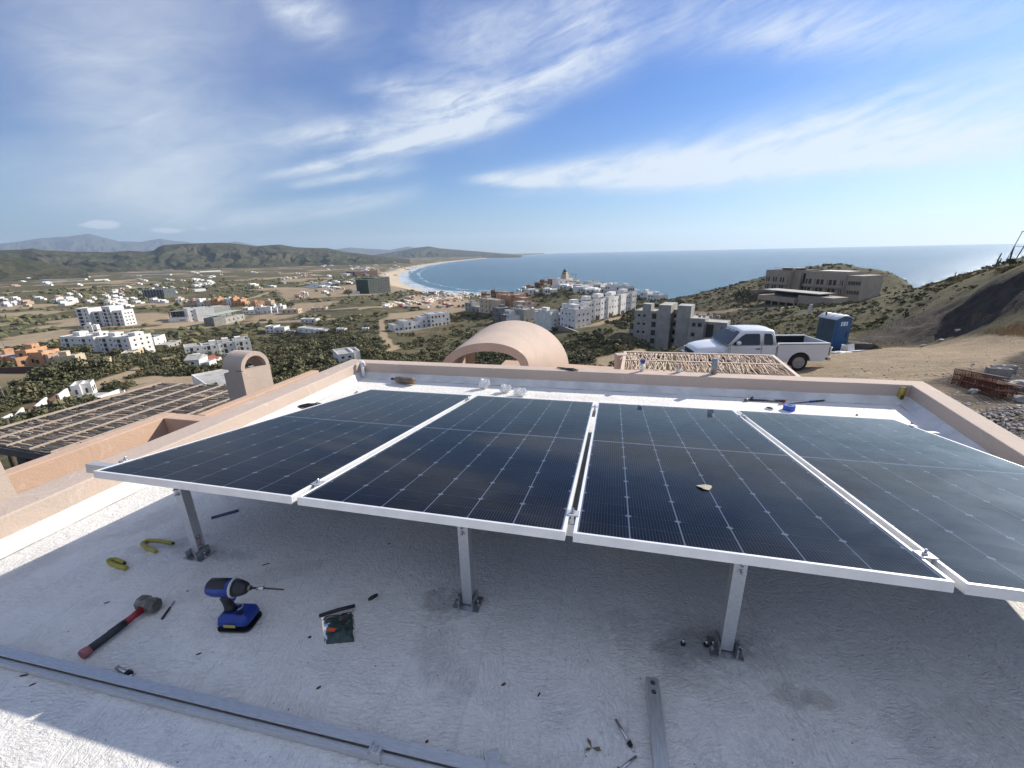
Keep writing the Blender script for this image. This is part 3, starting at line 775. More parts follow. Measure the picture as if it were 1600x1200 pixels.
me = mb.mesh('arch_wall', False); bm = bmesh.new(); bm.from_mesh(me); bmesh.ops.remove_doubles(bm, verts=bm.verts, dist=1e-4)
bmesh.ops.recalc_face_normals(bm, faces=bm.faces); bm.to_mesh(me); bm.free()
link('arch_wall', me, PINK, bulk)
mb = MB(); rr_ = []
prof = [(0, zb_)] + outer + [(wid, zb_)]
prof_i = [(.07, zb_)] + [(wid / 2 - (rad - .07) * math.cos(math.pi * k / N), spring + (rad - .07) * math.sin(math.pi * k / N)) for k in range(N + 1)] + [(wid - .07, zb_)]
o_ = [(x, z) for x, z in prof]; i_ = prof_i
for k in range(len(o_) - 1):
    mb.add([(o_[k][0], .121, o_[k][1]), (o_[k + 1][0], .121, o_[k + 1][1]), (o_[k + 1][0], dep - .121, o_[k + 1][1]), (o_[k][0], dep - .121, o_[k][1]),
            (i_[k][0], .121, i_[k][1]), (i_[k + 1][0], .121, i_[k + 1][1]), (i_[k + 1][0], dep - .121, i_[k + 1][1]), (i_[k][0], dep - .121, i_[k][1])], [(0, 1, 2, 3), (7, 6, 5, 4)], True)
for q_ in range(len(mb.sm)): mb.sm[q_] = False
link('vault', mb.mesh('vault'), PINK, bulk)

# big flared vault beyond the back parapet
def arc(cx, cz, rx, rz_, n=28, a0=0, a1=180): return [(cx - rx * math.cos(R(a0 + (a1 - a0) * k / n)), cz + rz_ * math.sin(R(a0 + (a1 - a0) * k / n))) for k in range(n + 1)]
Dv = 8.2
v0 = at_d(689, 573, Dv); v1 = at_d(826, 577, Dv); vt = at_d(745, 535.5, Dv)
vc = (v0 + v1) / 2
vault = empty('flared_vault', (vc.x, vc.y, 0), 0, 'big pink flared barrel vault with dark arched mouth beyond the back parapet', 'vault')
Dk = 9.9
w1_ = at_d(889, 577, Dk); wt = at_d(802, 500.5, Dk); w0x = 2 * wt.x - w1_.x
wl = Vector((w0x, wt.y + (wt.y - w1_.y) * 1.0, w1_.z))
def ring3(p0, p1, zt, n=30, th=0.0, drop=.5):
    c = (p0 + p1) / 2; h = (p1 - p0) / 2; zb0 = (p0.z + p1.z) / 2; pts = []
    hh = zt - zb0 - th; L_ = h.length - th; hd = h.normalized()
    # springing a little below the parapet line
    pts.append((c - hd * L_) + Vector((0, 0, -drop)))
    for k in range(n + 1):
        a_ = math.pi * k / n; q = c - hd * (L_ * math.cos(a_)); pts.append(Vector((q.x, q.y, zb0 + hh * math.sin(a_))))
    pts.append((c + hd * L_) + Vector((0, 0, -drop)))
    return [(p.x - vc.x, p.y - vc.y, p.z) for p in pts]
rO = [ring3(v0.lerp(wl, k), v1.lerp(w1_, k), vt.z + (wt.z - vt.z) * (k ** .8), th=0) for k in np.linspace(0, 1, 10)]
rI = [ring3(v0.lerp(wl, k), v1.lerp(w1_, k), vt.z + (wt.z - vt.z) * (k ** .8), th=.17) for k in np.linspace(0, 1, 10)]
mb = MB(); mb.loft(rO, close=False, caps=False); mb.loft(rI, close=False, caps=False)
link('shell', mb.mesh('shell'), PINK, vault)
for r1_, r2_, nm_ in ((rO[0], rI[0], 'arch_face'), (rO[-1], rI[-1], 'rear_arch_face')):
    mb = MB(); mb.loft([r1_, r2_], close=False, caps=False, smooth=False); link(nm_, mb.mesh(nm_), PINK, vault)
mb = MB(); pp = at_d(732, 572, 9.0); pp2 = at_d(741, 550, 9.3)
mb.beam((pp.x - vc.x, pp.y - vc.y, pp.z - .6), (pp.x - vc.x + .06, pp.y - vc.y + .1, pp2.z + .25), .2, .16, (0, 1, 0))
link('strut', mb.mesh('strut'), PINK, vault)
# wall of the terrace house under the vault and pergola (beyond the back parapet)
mb = MB(); q0 = OUT[3] + EB * .8 + EN * 1.2; q1 = OUT[3] + EB * 6.6 + EN * 1.2
terr = empty('terrace_building', (q0.x, q0.y, 0), 0, 'lower pink terrace block beyond the back parapet carrying the vault and pale pergola', 'building')
zt_ = -1.15
hexp = [P3(q0, -7), P3(q1, -7), P3(q1 + EN * 3.6, -7), P3(q0 + EN * 4.2, -7), P3(q0, zt_), P3(q1, zt_), P3(q1 + EN * 3.6, zt_), P3(q0 + EN * 4.2, zt_)]
mb.hexa([(p[0] - q0.x, p[1] - q0.y, p[2]) for p in hexp]); mb.build('wall', ORANGE, terr)
# post block left of the pale pergola
pa = at_d(970, 553, 7.6); mb = MB(); mb.box(-.09, .09, -.1, .1, -1.2, 0); o = mb.build('plaster_pier', PINK, bevel=.01); o.location = pa
tag(o, 'short square pink plaster pier at the left end of the pale pergola', 'pier')
# pole of shade: lower left block under dark pergola handled in pergola

# ---- pergolas of sticks
STICK = mat('pale_stick', (.56, .45, .35), .8, .35, 9.0, (.36, .27, .20)); STICKD = mat('dark_stick', (.13, .112, .096), .85, .5, 7.0, (.065, .056, .048)); STICKG = mat('grey_stick', (.30, .25, .20), .85, .4, 7.0, (.15, .12, .10))
RAILP = mat('cream_steel', (.62, .52, .43), .6, .15, 5.0); BEAMD = mat('dark_steel_beam', (.07, .075, .085), .45, .2, 5.0)
def stick_mesh(L, r, seed, n=5):
    rnd = random.Random(seed); mb = MB(); k = 5
    pts = [Vector((L * i / (k - 1), (rnd.random() - .5) * .05 * L * (0 < i < k - 1), (rnd.random() - .5) * .03 * L)) for i in range(k)]
    mb.tube(pts, [r * rnd.uniform(.8, 1.1) for _ in pts], n, smooth=True); return mb.mesh('stick')
# right, pale pergola
zP = at_d(1207, 557, 8.4).z
p_bl = at_z(977, 551.5, zP); p_br = at_z(1207, 557.5, zP)
dirx = (p_br - p_bl).normalized(); diry = (at_z(1240, 585, zP) - p_br).normalized()
depth = 1.35
perg = empty('pale_stick_pergola', p_bl, 0, 'pale pergola of crooked sticks in a cream steel frame behind the back parapet', 'pergola')
W_ = (p_br - p_bl).length
P_ = lambda s, d: (dirx * s + diry * d)
mb = MB(); mb.beam(P_(0, 0), P_(W_, 0), .045, .06); mb.build('rail', RAILP, perg)
mb = MB(); mb.beam(P_(0, depth), P_(W_ , depth), .045, .06); mb.build('rail', RAILP, perg)
dm = (at_z(1100, 571.5, zP) - (p_bl + dirx * ((at_z(1100, 554, zP) - p_bl).length))).length * .92
mb = MB(); mb.beam(P_(0, .62), P_(W_, .62), .035, .055); mb.build('rail', RAILP, perg)
mb = MB(); mb.beam(P_(0, -.02), P_(0, depth + .02), .05, .061); mb.build('side_rail', RAILP, perg)
mb = MB(); mb.beam(P_(W_, -.02), P_(W_, depth + .02), .05, .061); mb.build('side_rail', RAILP, perg)
for s in (.1, W_ - .1):
    mb = MB(); mb.beam(P_(s, .3), P_(s, .3) + Vector((0, 0, -2.5)), .09, .09, (0, 1, 0)); mb.build('post', RAILP, perg)
sm = [stick_mesh(.66, .0085, i) for i in range(6)]
for me_ in sm: me_.materials.append(STICK)
ns = 132
for row in range(2):
    for i in range(ns):
        o = bpy.data.objects.new('stick', sm[random.randrange(6)]); col.objects.link(o); o.parent = perg
        s = W_ * (i + .5) / ns + random.uniform(-.008, .008); a_ = random.uniform(-.16, .16)
        o.location = P_(s, .02 + row * .62) + Vector((0, 0, random.uniform(-.01, .012)))
        d_ = (diry + dirx * a_ * -1); o.rotation_euler = (random.uniform(0, 6.28), 0, math.atan2(d_.y, d_.x)) if False else (0, random.uniform(-.02, .02), math.atan2(d_.y, d_.x))
# left, dark brushwood pergola
zD = -1.02
c_bl = at_z(252, 600, zD); c_br = at_z(412, 606, zD); c_fr = at_z(100, 713, zD); c_fl = at_z(-260, 668, zD)
perg2 = empty('dark_brush_pergola', c_bl, 0, 'wide dark brushwood pergola with pale purlins below the roof on the left', 'pergola')
def Q(s, d):     # s 0..1 left to right across, d 0 far .. 1 near
    # far edge c_bl..c_br ; near edge c_fl..c_fr ; left edge follows (252,600)->(0,672)
    far = c_bl.lerp(c_br, s); near = c_nl.lerp(c_nr, s); return far.lerp(near, d) - c_bl
ldir = (at_z(0, 672, zD) - c_bl).normalized()
# near edge: dark beam seen from (0,697) to (150,722)
bd_a, bd_b = at_z(0, 698, zD), at_z(98, 713, zD)
bdir = (bd_b - bd_a).normalized()
def meet(p, d, q, e): r_ = isect(p.xy, d.xy, q.xy, e.xy); return Vector((r_.x, r_.y, zD))
rdir = (at_z(10, 775, zD) - c_br).normalized() if False else (ldir)
c_nl = meet(c_bl, ldir, bd_a, bdir); c_nr = meet(c_br, ldir, bd_a, bdir)
for s in (0.0, .215, .42, .62, .80, 1.0):
    mb = MB(); a_ = Q(s, 0) + Vector((0, 0, .03)); b_ = Q(s, 1) + Vector((0, 0, .03)); mb.beam(a_, b_, .024, .03); mb.build('purlin', mat('purlin_paint', (.45, .37, .30), .7, .2, 5) if 'purlin_paint' not in MATS else MATS['purlin_paint'], perg2)
for d_ in (0.0, .47, 1.0):
    mb = MB(); mb.beam(Q(-.01, d_) - Vector((0, 0, .05)), Q(1.01, d_) - Vector((0, 0, .05)), .07, .11); mb.build('beam', BEAMD, perg2)
mb = MB(); q_ = Q(.9, 1); 
for s, d_ in ((.02, .02), (.98, .02), (.02, .98), (.5, .98)):
    mb = MB(); q_ = Q(s, d_); mb.beam(q_ - Vector((0, 0, .1)), q_ - Vector((0, 0, 4.5)), .1, .1, (0, 1, 0)); mb.build('post', BEAMD, perg2)
Lq = (Q(1, .5) - Q(0, .5)).length; Wq = (c_nl - c_bl).length
bs_ = [stick_mesh(1.0, .010, 40 + i, 4) for i in range(8)]
for k, me_ in enumerate(bs_): me_.materials.append(STICKD if k % 8 else STICKG)
nst = 0
for i in range(290):
    d_ = (i + .5) / 290; s = random.uniform(-.01, .42)
    a_ = Q(s, d_); b_ = Q(min(1.02, s + .55), min(1, d_ + random.uniform(-.02, .02)))
    o = bpy.data.objects.new('stick', bs_[random.randrange(8)]); col.objects.link(o); o.parent = perg2
    v_ = b_ - a_; o.location = a_ + Vector((0, 0, random.uniform(-.005, .015))); o.rotation_euler = (0, random.uniform(-.012, .012), math.atan2(v_.y, v_.x) + random.uniform(-.06, .06)); o.scale = (v_.length, 1.1, 1)
mb = MB()
for i in range(4600):
    d_ = random.random(); s = random.uniform(-.01, .99); w_ = random.uniform(.08, .5)
    a_ = Q(s, d_) + Vector((0, 0, random.uniform(-.02, .02))); b_ = Q(min(1.01, s + w_), min(1, max(0, d_ + random.uniform(-.012, .012)))) + Vector((0, 0, random.uniform(-.02, .02)))
    mb.beam(a_, b_, random.uniform(.012, .02), random.uniform(.01, .02))
o = mb.build('brushwood', STICKD, perg2); o['kind'] = 'stuff'
mb = MB()
for i in range(170):
    d_ = random.random(); s = random.uniform(-.01, .9); w_ = random.uniform(.03, .16)
    a_ = Q(s, d_) + Vector((0, 0, .022)); b_ = Q(min(1.01, s + w_), min(1, max(0, d_ + random.uniform(-.01, .01)))) + Vector((0, 0, .026))
    mb.beam(a_, b_, .014, .01)
o = mb.build('pale_twigs', STICK, perg2); o['kind'] = 'stuff'

# ================================================================== SOLAR ARRAY
PO = Vector((-2.04750511, 1.82848468, -0.96964722 + H0)); PU = Vector((.971056, -.23885015, .00092302)); PV = Vector((.2363956, .9605098, -.1467584)); PN = PU.cross(PV).normalized()
PV = PN.cross(PU).normalized()
PW, PLn, PG = 1.134, 2.413, .026
PM = Matrix(((PU.x, PV.x, PN.x, PO.x), (PU.y, PV.y, PN.y, PO.y), (PU.z, PV.z, PN.z, PO.z), (0, 0, 0, 1)))
ALU = mat('brushed_aluminium', (.62, .63, .64), .40, .08, 30.0, (.50, .51, .52), .08, 80, metal=.6, bdist=.002, stretch=(1, 8, 8))
ALUF = mat('anodised_frame', (.78, .78, .78), .38, .10, 9.0, metal=.25); DARKB = mat('dark_bolt', (.05, .05, .055), .4, metal=.8); STEEL = mat('bright_steel', (.62, .62, .63), .28, .2, 60, metal=1.0)
CELLM = bpy.data.materials.new('silicon_cell'); CELLM.use_nodes = True; t = CELLM.node_tree; b = t.nodes['Principled BSDF']; b.inputs['Roughness'].default_value = .35
tcn = t.nodes.new('ShaderNodeTexCoord'); sx = t.nodes.new('ShaderNodeSeparateXYZ'); t.links.new(tcn.outputs['Object'], sx.inputs[0]); cx = X(t, sx.outputs[0])
ph = (cx * (1 / .01134) + 40.5)._m('FRACT'); ln = (1.0 - (ph - .5).abs().sstep(.03, .075))
oi = t.nodes.new('ShaderNodeObjectInfo'); rnd_ = X(t, oi.outputs['Random'])
cc = mixc(t, rnd_, (.0040, .0065, .021), (.0065, .0115, .034)); cc = mixc(t, ln * .85, cc, (.30, .32, .37))
t.links.new(cc, b.inputs['Base Color']); b.inputs['Specular IOR Level'].default_value = .1
BACK = mat('backsheet', (.74, .76, .78), .6); UNDER = mat('panel_underside', (.05, .05, .055), .6)
GL = bpy.data.materials.new('panel_glass'); GL.use_nodes = True; t = GL.node_tree; t.nodes.clear()
o_ = t.nodes.new('ShaderNodeOutputMaterial'); tr = t.nodes.new('ShaderNodeBsdfTransparent'); gl = t.nodes.new('ShaderNodeBsdfGlossy'); df = t.nodes.new('ShaderNodeBsdfDiffuse')
tr.inputs[0].default_value = (.93, .95, .97, 1)
fr = t.nodes.new('ShaderNodeFresnel'); fr.inputs[0].default_value = 1.38
m1_ = t.nodes.new('ShaderNodeMixShader'); m2_ = t.nodes.new('ShaderNodeMixShader')
g_ = t.nodes.new('ShaderNodeNewGeometry'); dn = nnoise(t, g_.outputs['Position'], 2.2, 7, .7, .6); dn2 = nnoise(t, g_.outputs['Position'], 55, 3, .7)
sp_ = nnoise(t, g_.outputs['Position'], 170, 2, .5)
gl.inputs['Roughness'].default_value = .035
df.inputs[0].default_value = (.40, .42, .46, 1)
t.links.new((X(t, fr.outputs[0]) * .40 + X(t, fr.outputs[0]).pow(2.4) * 1.7).clamp().s, m1_.inputs[0]); t.links.new(tr.outputs[0], m1_.inputs[1]); t.links.new(gl.outputs[0], m1_.inputs[2])
dustf = (dn.sstep(.35, .75) * .009 + .003 + dn2.sstep(.62, .8) * .006 + sp_.sstep(.76, .80) * .10)
t.links.new(dustf.s, m2_.inputs[0]); t.links.new(m1_.outputs[0], m2_.inputs[1]); t.links.new(df.outputs[0], m2_.inputs[2])
gl2 = t.nodes.new('ShaderNodeBsdfGlossy'); gl2.inputs['Roughness'].default_value = .42; gl2.inputs[0].default_value = (.66, .82, 1.0, 1); m3_ = t.nodes.new('ShaderNodeMixShader')
t.links.new((X(t, fr.outputs[0]) * (dn.sstep(.3, .75) * .12 + .08)).s, m3_.inputs[0]); t.links.new(m2_.outputs[0], m3_.inputs[1]); t.links.new(gl2.outputs[0], m3_.inputs[2]); t.links.new(m3_.outputs[0], o_.inputs[0])
# half cell with chamfered corners on its outer side
cw, ch, cf = .1784, .0888, .0105
def cell_mesh(flip):
    pts = [(-cw / 2, -ch / 2), (cw / 2, -ch / 2), (cw / 2, ch / 2 - cf), (cw / 2 - cf, ch / 2), (-cw / 2 + cf, ch / 2), (-cw / 2, ch / 2 - cf)]
    if flip: pts = [(x, -y) for x, y in pts][::-1]
    mb = MB(); mb.prism(pts, -.0062, -.0057); me = mb.mesh('cell'); me.materials.append(CELLM); return me
CM_ = [cell_mesh(0), cell_mesh(1)]
fm = MB(); rim = .0125
fm.box(0, PW, 0, rim, -.035, 0); fm.box(0, PW, PLn - rim, PLn, -.035, 0); fm.box(0, rim, rim, PLn - rim, -.035, 0); fm.box(PW - rim, PW, rim, PLn - rim, -.035, 0)
fm.box(rim, .032, rim, PLn - rim, -.035, -.033); fm.box(PW - .032, PW - rim, rim, PLn - rim, -.035, -.033); fm.box(.032, PW - .032, rim, .032, -.035, -.033)
frame_me = fm.mesh('frame'); bm = bmesh.new(); bm.from_mesh(frame_me); bmesh.ops.bevel(bm, geom=[e for e in bm.edges], offset=.0009, segments=1, affect='EDGES'); bm.to_mesh(frame_me); bm.free(); frame_me.materials.append(ALUF)
bk = MB(); bk.box(rim, PW - rim, rim, PLn - rim, -.0085, -.0065); back_me = bk.mesh('backsheet'); back_me.materials.append(BACK)
gm = MB(); gm.add([(rim, rim, -.0018), (PW - rim, rim, -.0018), (PW - rim, PLn - rim, -.0018), (rim, PLn - rim, -.0018)], [(0, 1, 2, 3)]); glass_me = gm.mesh('glass', False); glass_me.materials.append(GL)
ub = MB(); ub.box(rim, PW - rim, rim, PLn - rim, -.0105, -.0087); ub_me = ub.mesh('underside'); ub_me.materials.append(UNDER)  # unseen dark sheet added to cut bounce light under the panels
jb = MB(); jb.box(PW / 2 - .05, PW / 2 + .05, PLn / 2 - .04, PLn / 2 + .04, -.028, -.0107); jb_me = jb.mesh('junction_box'); jb_me.materials.append(DARKB)
PLAB = ['leftmost tilted solar panel of the row with its corner over the left parapet',
        'second solar panel from the left in the tilted row',
        'third solar panel from the left with a pale leaf lying on its glass',
        'rightmost solar panel of the row reflecting pale sky']
for i in range(4):
    p = empty('solar_panel', (0, 0, 0), 0, PLAB[i], 'solar panel', 'tilted solar panels in a row on the roof')
    off = [(-.002, .0), (0, 0), (.002, 0), (.004, 0)][i]
    p.matrix_world = PM @ Matrix.Translation((i * (PW + PG) + off[0], off[1], 0))
    for nm, me_ in (('frame', frame_me), ('backsheet', back_me), ('glass', glass_me), ('underside', ub_me), ('junction_box', jb_me)):
        o = bpy.data.objects.new(nm, me_); col.objects.link(o); o.parent = p
    mx_ = (PW - 6 * .1838) / 2; my_ = (PLn - 26 * .0909 - .014) / 2
    for r_ in range(26):
        for c_ in range(6):
            o = bpy.data.objects.new('cell', CM_[r_ % 2 ^ (1 if r_ < 13 else 1)]); col.objects.link(o); o.parent = p
            o.location = (mx_ + .1838 * (c_ + .5), my_ + .0909 * (r_ + .5) + (.014 if r_ >= 13 else 0), 0)
# rack: rails, legs, feet, clamps
rack = empty('mounting_rack', (0, 0, 0), 0, 'aluminium rack of rails and posts that carries the solar panels', 'panel rack')
RO = PO.copy(); RO.z = 0; rack.location = RO
def channel(mb, a, b, w, h, th, up, open_side=-1):
    """C section: web on top, two flanges"""
    a = Vector(a); b = Vector(b); d = (b - a).normalized(); up = Vector(up); sd = d.cross(up).normalized(); up = sd.cross(d).normalized()
    c = lambda p, x, z: p + sd * x + up * z
    for (x0, x1, z0, z1) in ((-w / 2, w / 2, -th, 0), (-w / 2, -w / 2 + th, -h, -th), (w / 2 - th, w / 2, -h, -th), (-w / 2 + th, -w / 2 + th * 3, -h, -h + th), (w / 2 - th * 3, w / 2 - th, -h, -h + th)):
        mb.hexa([c(a, x0, z0), c(a, x1, z0), c(b, x1, z0), c(b, x0, z0), c(a, x0, z1), c(a, x1, z1), c(b, x1, z1), c(b, x0, z1)])
def pp_(u, v, n=0.0): return PO + PU * u + PV * v + PN * n - RO
for v_ in (.15, 2.20):
    mb = MB(); channel(mb, pp_(-.27 if v_ < 1 else -.10, v_, -.0355), pp_(4.78, v_, -.0355), .044, .048, .003, PN); mb.build('rail', ALU, rack)
def foot(mb, bo, ax, ay):
    """angle foot round a post standing at bo"""
    T = lambda q: bo + ax * q[0] + ay * q[1] + Vector((0, 0, q[2]))
    mb.box(-.062, .058, -.05, .035, .001, .007, T); mb.box(-.034, -.029, -.05, .03, .007, .052, T); mb.box(.029, .034, -.05, .03, .007, .052, T)
UH = Vector((PU.x, PU.y, 0)).normalized(); VH = Vector((-UH.y, UH.x, 0))
FOOTM = mat('galvanised_foot', (.30, .31, .33), .4, .4, 25, (.55, .56, .57), metal=.7)
SMARK = mat('marker_ink', (.25, .03, .03), .6)
def post(s, v_, lab=None, w=.046, dpt=.044):
    topz = (PO + PU * s + PV * v_ - PN * .083).z
    base = (PO + UH * s + VH * v_); base.z = 0; base -= RO; base.z = 0
    mb = MB(); th = .003
    T = lambda q: base + UH * q[0] + VH * q[1] + Vector((0, 0, q[2]))
    mb.box(-w / 2, w / 2, -dpt / 2, -dpt / 2 + th, .012, topz, T); mb.box(-w / 2, -w / 2 + th, -dpt / 2 + th, dpt / 2, .012, topz, T); mb.box(w / 2 - th, w / 2, -dpt / 2 + th, dpt / 2, .012, topz, T)
    mb.box(-w / 2 + th, -w / 2 + .012, dpt / 2 - th, dpt / 2, .012, topz, T); mb.box(w / 2 - .012, w / 2 - th, dpt / 2 - th, dpt / 2, .012, topz, T)
    o = mb.build('post', ALU, rack)
    mb = MB(); foot(mb, base, UH, VH); f_ = mb.build('foot_bracket', FOOTM, o)
    for dx_ in (-.048, .046):
        mb = MB(); q = base + UH * dx_ + VH * -.01; mb.tube([q + Vector((0, 0, .007)), q + Vector((0, 0, .016))], .010, 6, smooth=False); mb.tube([q + Vector((0, 0, .016)), q + Vector((0, 0, .034))], .004, 8); mb.build('anchor_bolt', STEEL, o)
    for zz_ in (topz - .035, topz - .065):
        if topz > .2:
            mb = MB(); q = base - VH * (dpt / 2) + Vector((.0, 0, zz_)) ; mb.tube([q + VH * .001, q - VH * .007], .010, 6, smooth=False); mb.tube([q - VH * .007, q - VH * .018], .0042, 8); mb.build('bolt', STEEL, o)
    # saddle between post and rail
    mb = MB(); q = base + Vector((0, 0, topz)); T2 = lambda p: q + UH * p[0] + VH * p[1] + Vector((0, 0, p[2]))
    mb.box(-w / 2 - .004, w / 2 + .004, -dpt / 2 - .0035, -dpt / 2 - .0005, -.03, .03, T2); mb.build('saddle', ALU, o)
    return o, base, topz
posts_ = [post(s, .152) for s in (.307, 1.845, 2.925, 4.35)]
tcv = bpy.data.curves.new('ink_lettering', 'FONT'); tcv.body = 'AUD'; tcv.size = .034; tcv.extrude = .0003; tcv.align_x = 'CENTER'
to_ = bpy.data.objects.new('ink_lettering', tcv); col.objects.link(to_); bpy.context.view_layer.update(); tme = bpy.data.meshes.new_from_object(to_); bpy.data.objects.remove(to_); tme.name = 'ink_lettering'
to_ = link('ink_lettering', tme, SMARK, posts_[0][0]); q_ = posts_[0][1] + UH * .0236 + Vector((0, 0, .10)) + VH * .008
to_.matrix_local = Matrix(((0, -VH.x, UH.x, q_.x), (0, -VH.y, UH.y, q_.y), (1, 0, 0, q_.z), (0, 0, 0, 1)))
for s in (.45, 1.9, 3.0, 4.4): post(s, 2.19)

def clamp_(u, v_, mid=True):
    mb = MB(); T = lambda q: pp_(u, v_) + PU * q[0] + PV * q[1] + PN * q[2]
    if mid: mb.box(-.024, .024, -.022, .022, .0008, .0045, T); mb.box(-.006, .006, -.02, .02, -.033, .0006, T)
    else: mb.box(-.020, .014, -.022, .022, .0008, .0045, T); mb.box(-.020, -.016, -.022, .022, -.035, .0006, T)
    o = mb.build('clamp', ALU, rack)
    mb = MB(); q0 = T((-.004 if not mid else 0, 0, .0047)); q1 = T((-.004 if not mid else 0, 0, .012)); q2 = T((-.004 if not mid else 0, 0, .024))
    mb.tube([q0, q1], .009, 6, smooth=False); mb.tube([q1, q2], .004, 8); mb.build('bolt', STEEL, o)
for v_ in (.15, 2.20):
    clamp_(-.010, v_, False)
    for k in (1, 2, 3): clamp_(k * (PW + PG) - PG / 2 + (0, -.001, .001, .003)[k], v_)
mb = MB(); T = lambda q: pp_(4 * PW + 3 * PG + .008, 2.2) + PU * -q[0] + PV * q[1] + PN * q[2]
mb.box(-.020, .014, -.022, .022, .0008, .0045, T); mb.build('clamp', ALU, rack)
# small leaf on the third panel
lf = MB(); lp = PM.inverted(); 
def on_panel(px, py, n=.0):
    d = Vector(ray(px, py)); o = Vector((0, 0, H0)); t_ = PN.dot(PO + PN * n - o) / PN.dot(d); return o + d * t_
lc = on_panel(1101, 762)
pts = []
for k in range(14):
    a_ = 2 * math.pi * k / 14; r_ = .034 if True else 0
    pts.append(lc + PU * (math.cos(a_) * .030 * (1 + .25 * math.sin(3 * a_))) + PV * (math.sin(a_) * .030) + PN * (.004 + .003 * math.sin(2 * a_)))
lf.add([tuple(p) for p in pts] + [tuple(p - PN * .003) for p in pts] + [tuple(lc + PN * .008)], [(k, (k + 1) % 14, 28) for k in range(14)] + [(k, 14 + k, 14 + (k + 1) % 14, (k + 1) % 14) for k in range(14)])
tag(lf.build('dry_leaf', mat('dry_leaf', (.40, .375, .29), .8, .4, 60)), 'pale dry leaf lying on the glass of the third solar panel', 'leaf')
# ================================================================== THINGS LYING ON THE ROOF
def frame3(name, loc, xdir, label, cat, group=None):
    """Empty at loc whose local x runs along the horizontal direction xdir"""
    return empty(name, loc, math.atan2(xdir.y, xdir.x), label, cat, group)
def sub(a, b): return Vector(b) - Vector(a)
# long rail in the foreground
ra, rb = at_z(0, 1022, .04), at_z(600, 1168, .04)
rd = (rb - ra); rd.z = 0; rd.normalize(); 
rail_o = frame3('long_rail', (ra.x, ra.y, 0), rd, 'long aluminium mounting rail lying in the shade across the near left of the roof', 'rail')
mb = MB()
prof = [(-.022, 0), (.030, 0), (.030, .040), (-.004, .040), (-.004, .036), (.024, .036), (.024, .006), (-.016, .006), (-.016, .022), (-.006, .022), (-.006, .027), (-.022, .027)]
n_ = len(prof); L0, L1 = -.55, 2.3
vs = [(L0, y, z + .001) for y, z in prof] + [(L1, y, z + .001) for y, z in prof]
mb.add(vs, [(i, (i + 1) % n_, n_ + (i + 1) % n_, n_ + i) for i in range(n_)])
mb.f += [tuple(range(n_))[::-1], tuple(n_ + k for k in range(n_))]; mb.sm += [False, False]
me = mb.mesh('rail_profile'); link('rail_profile', me, ALU, rail_o)
cq = at_z(578, 1192, .04); cx_ = (cq.xy - ra.xy).dot(rd.xy)
mb = MB(); mb.box(cx_ - .016, cx_ + .020, -.026, -.004, .003, .052); mb.build('clamp', ALU, rail_o, bevel=.001)
mb = MB(); mb.box(cx_ - .018, cx_ - .013, -.030, .004, .040, .056); mb.build('clamp_lip', STEEL, rail_o)
for dy in (-.018, -.008):
    mb = MB(); mb.tube([(cx_ + .004, dy, .0525), (cx_ + .004, dy, .060)], .0065, 6, smooth=False); mb.build('bolt', STEEL, rail_o)
# short loose clamp piece at the bottom frame edge
cl = at_z(772, 1198, 0); o = empty('loose_clamp', cl, .3, 'loose aluminium clamp piece at the bottom edge beside the foreground rail end', 'clamp')
mb = MB(); mb.box(-.02, .022, -.03, .03, .001, .03); mb.build('body', ALU, o, bevel=.001)
mb = MB(); mb.box(-.026, -.0203, -.03, .03, .001, .045); mb.build('flange', STEEL, o)
# spare post lying down at right
s0, s1 = at_z(1019, 1060, .03), at_z(1035, 1210, .03)
sd = (s1 - s0); sd.z = 0; sd.normalize()
sp = frame3('spare_post', (s0.x, s0.y, 0), sd, 'loose aluminium post lying on the roof below the third panel near the two metal pens', 'post')
mb = MB(); th = .003; w = .046
mb.box(0, .75, -w / 2, w / 2, .033, .036); mb.box(0, .75, -w / 2, -w / 2 + th, .001, .033); mb.box(0, .75, w / 2 - th, w / 2, .001, .033)
mb.build('channel', ALU, sp, bevel=.0008, seg=1)
for x_ in (.022, .055):
    mb = MB(); mb.tube([(x_, 0, .0361), (x_, 0, .0368)], .008, 14, smooth=False); mb.build('bolt_hole', DARKB, sp)
    mb = MB(); mb.tube([(x_, 0, .037), (x_, 0, .042)], .0055, 6, smooth=False); mb.build('bolt', STEEL, sp)
# expansion anchors (metal pens)
def anchor(pa, pb, label, r=.006):
    a_, b_ = at_z(*pa, r), at_z(*pb, r); v_ = b_ - a_; L_ = v_.length
    o = frame3('expansion_anchor', a_, v_.normalized(), label, 'anchor bolt')
    mb = MB(); mb.tube([(0, 0, 0), (L_ * .72, 0, 0)], r * .72, 12); mb.build('sleeve', STEEL, o)
    mb = MB(); mb.tube([(L_ * .72, 0, 0), (L_ * .735, 0, 0)], r * 1.65, 16, smooth=False); mb.build('washer', STEEL, o)
    mb = MB(); mb.tube([(L_ * .75, 0, 0), (L_ * .84, 0, 0)], r * 1.35, 6, smooth=False); mb.build('nut', DARKB, o)
    mb = MB(); mb.tube([(L_ * .84, 0, 0), (L_, 0, 0)], r * .55, 10); mb.build('stud', STEEL, o)
anchor((962, 1124), (991, 1174), 'steel anchor bolt pointing down the roof left of the loose post')
anchor((994, 1182), (958, 1212), 'steel anchor bolt cut by the bottom edge left of the loose post')
anchor((183, 1043), (206, 1057), 'short fat steel sleeve anchor beside the end of the sledge hammer handle', .011)
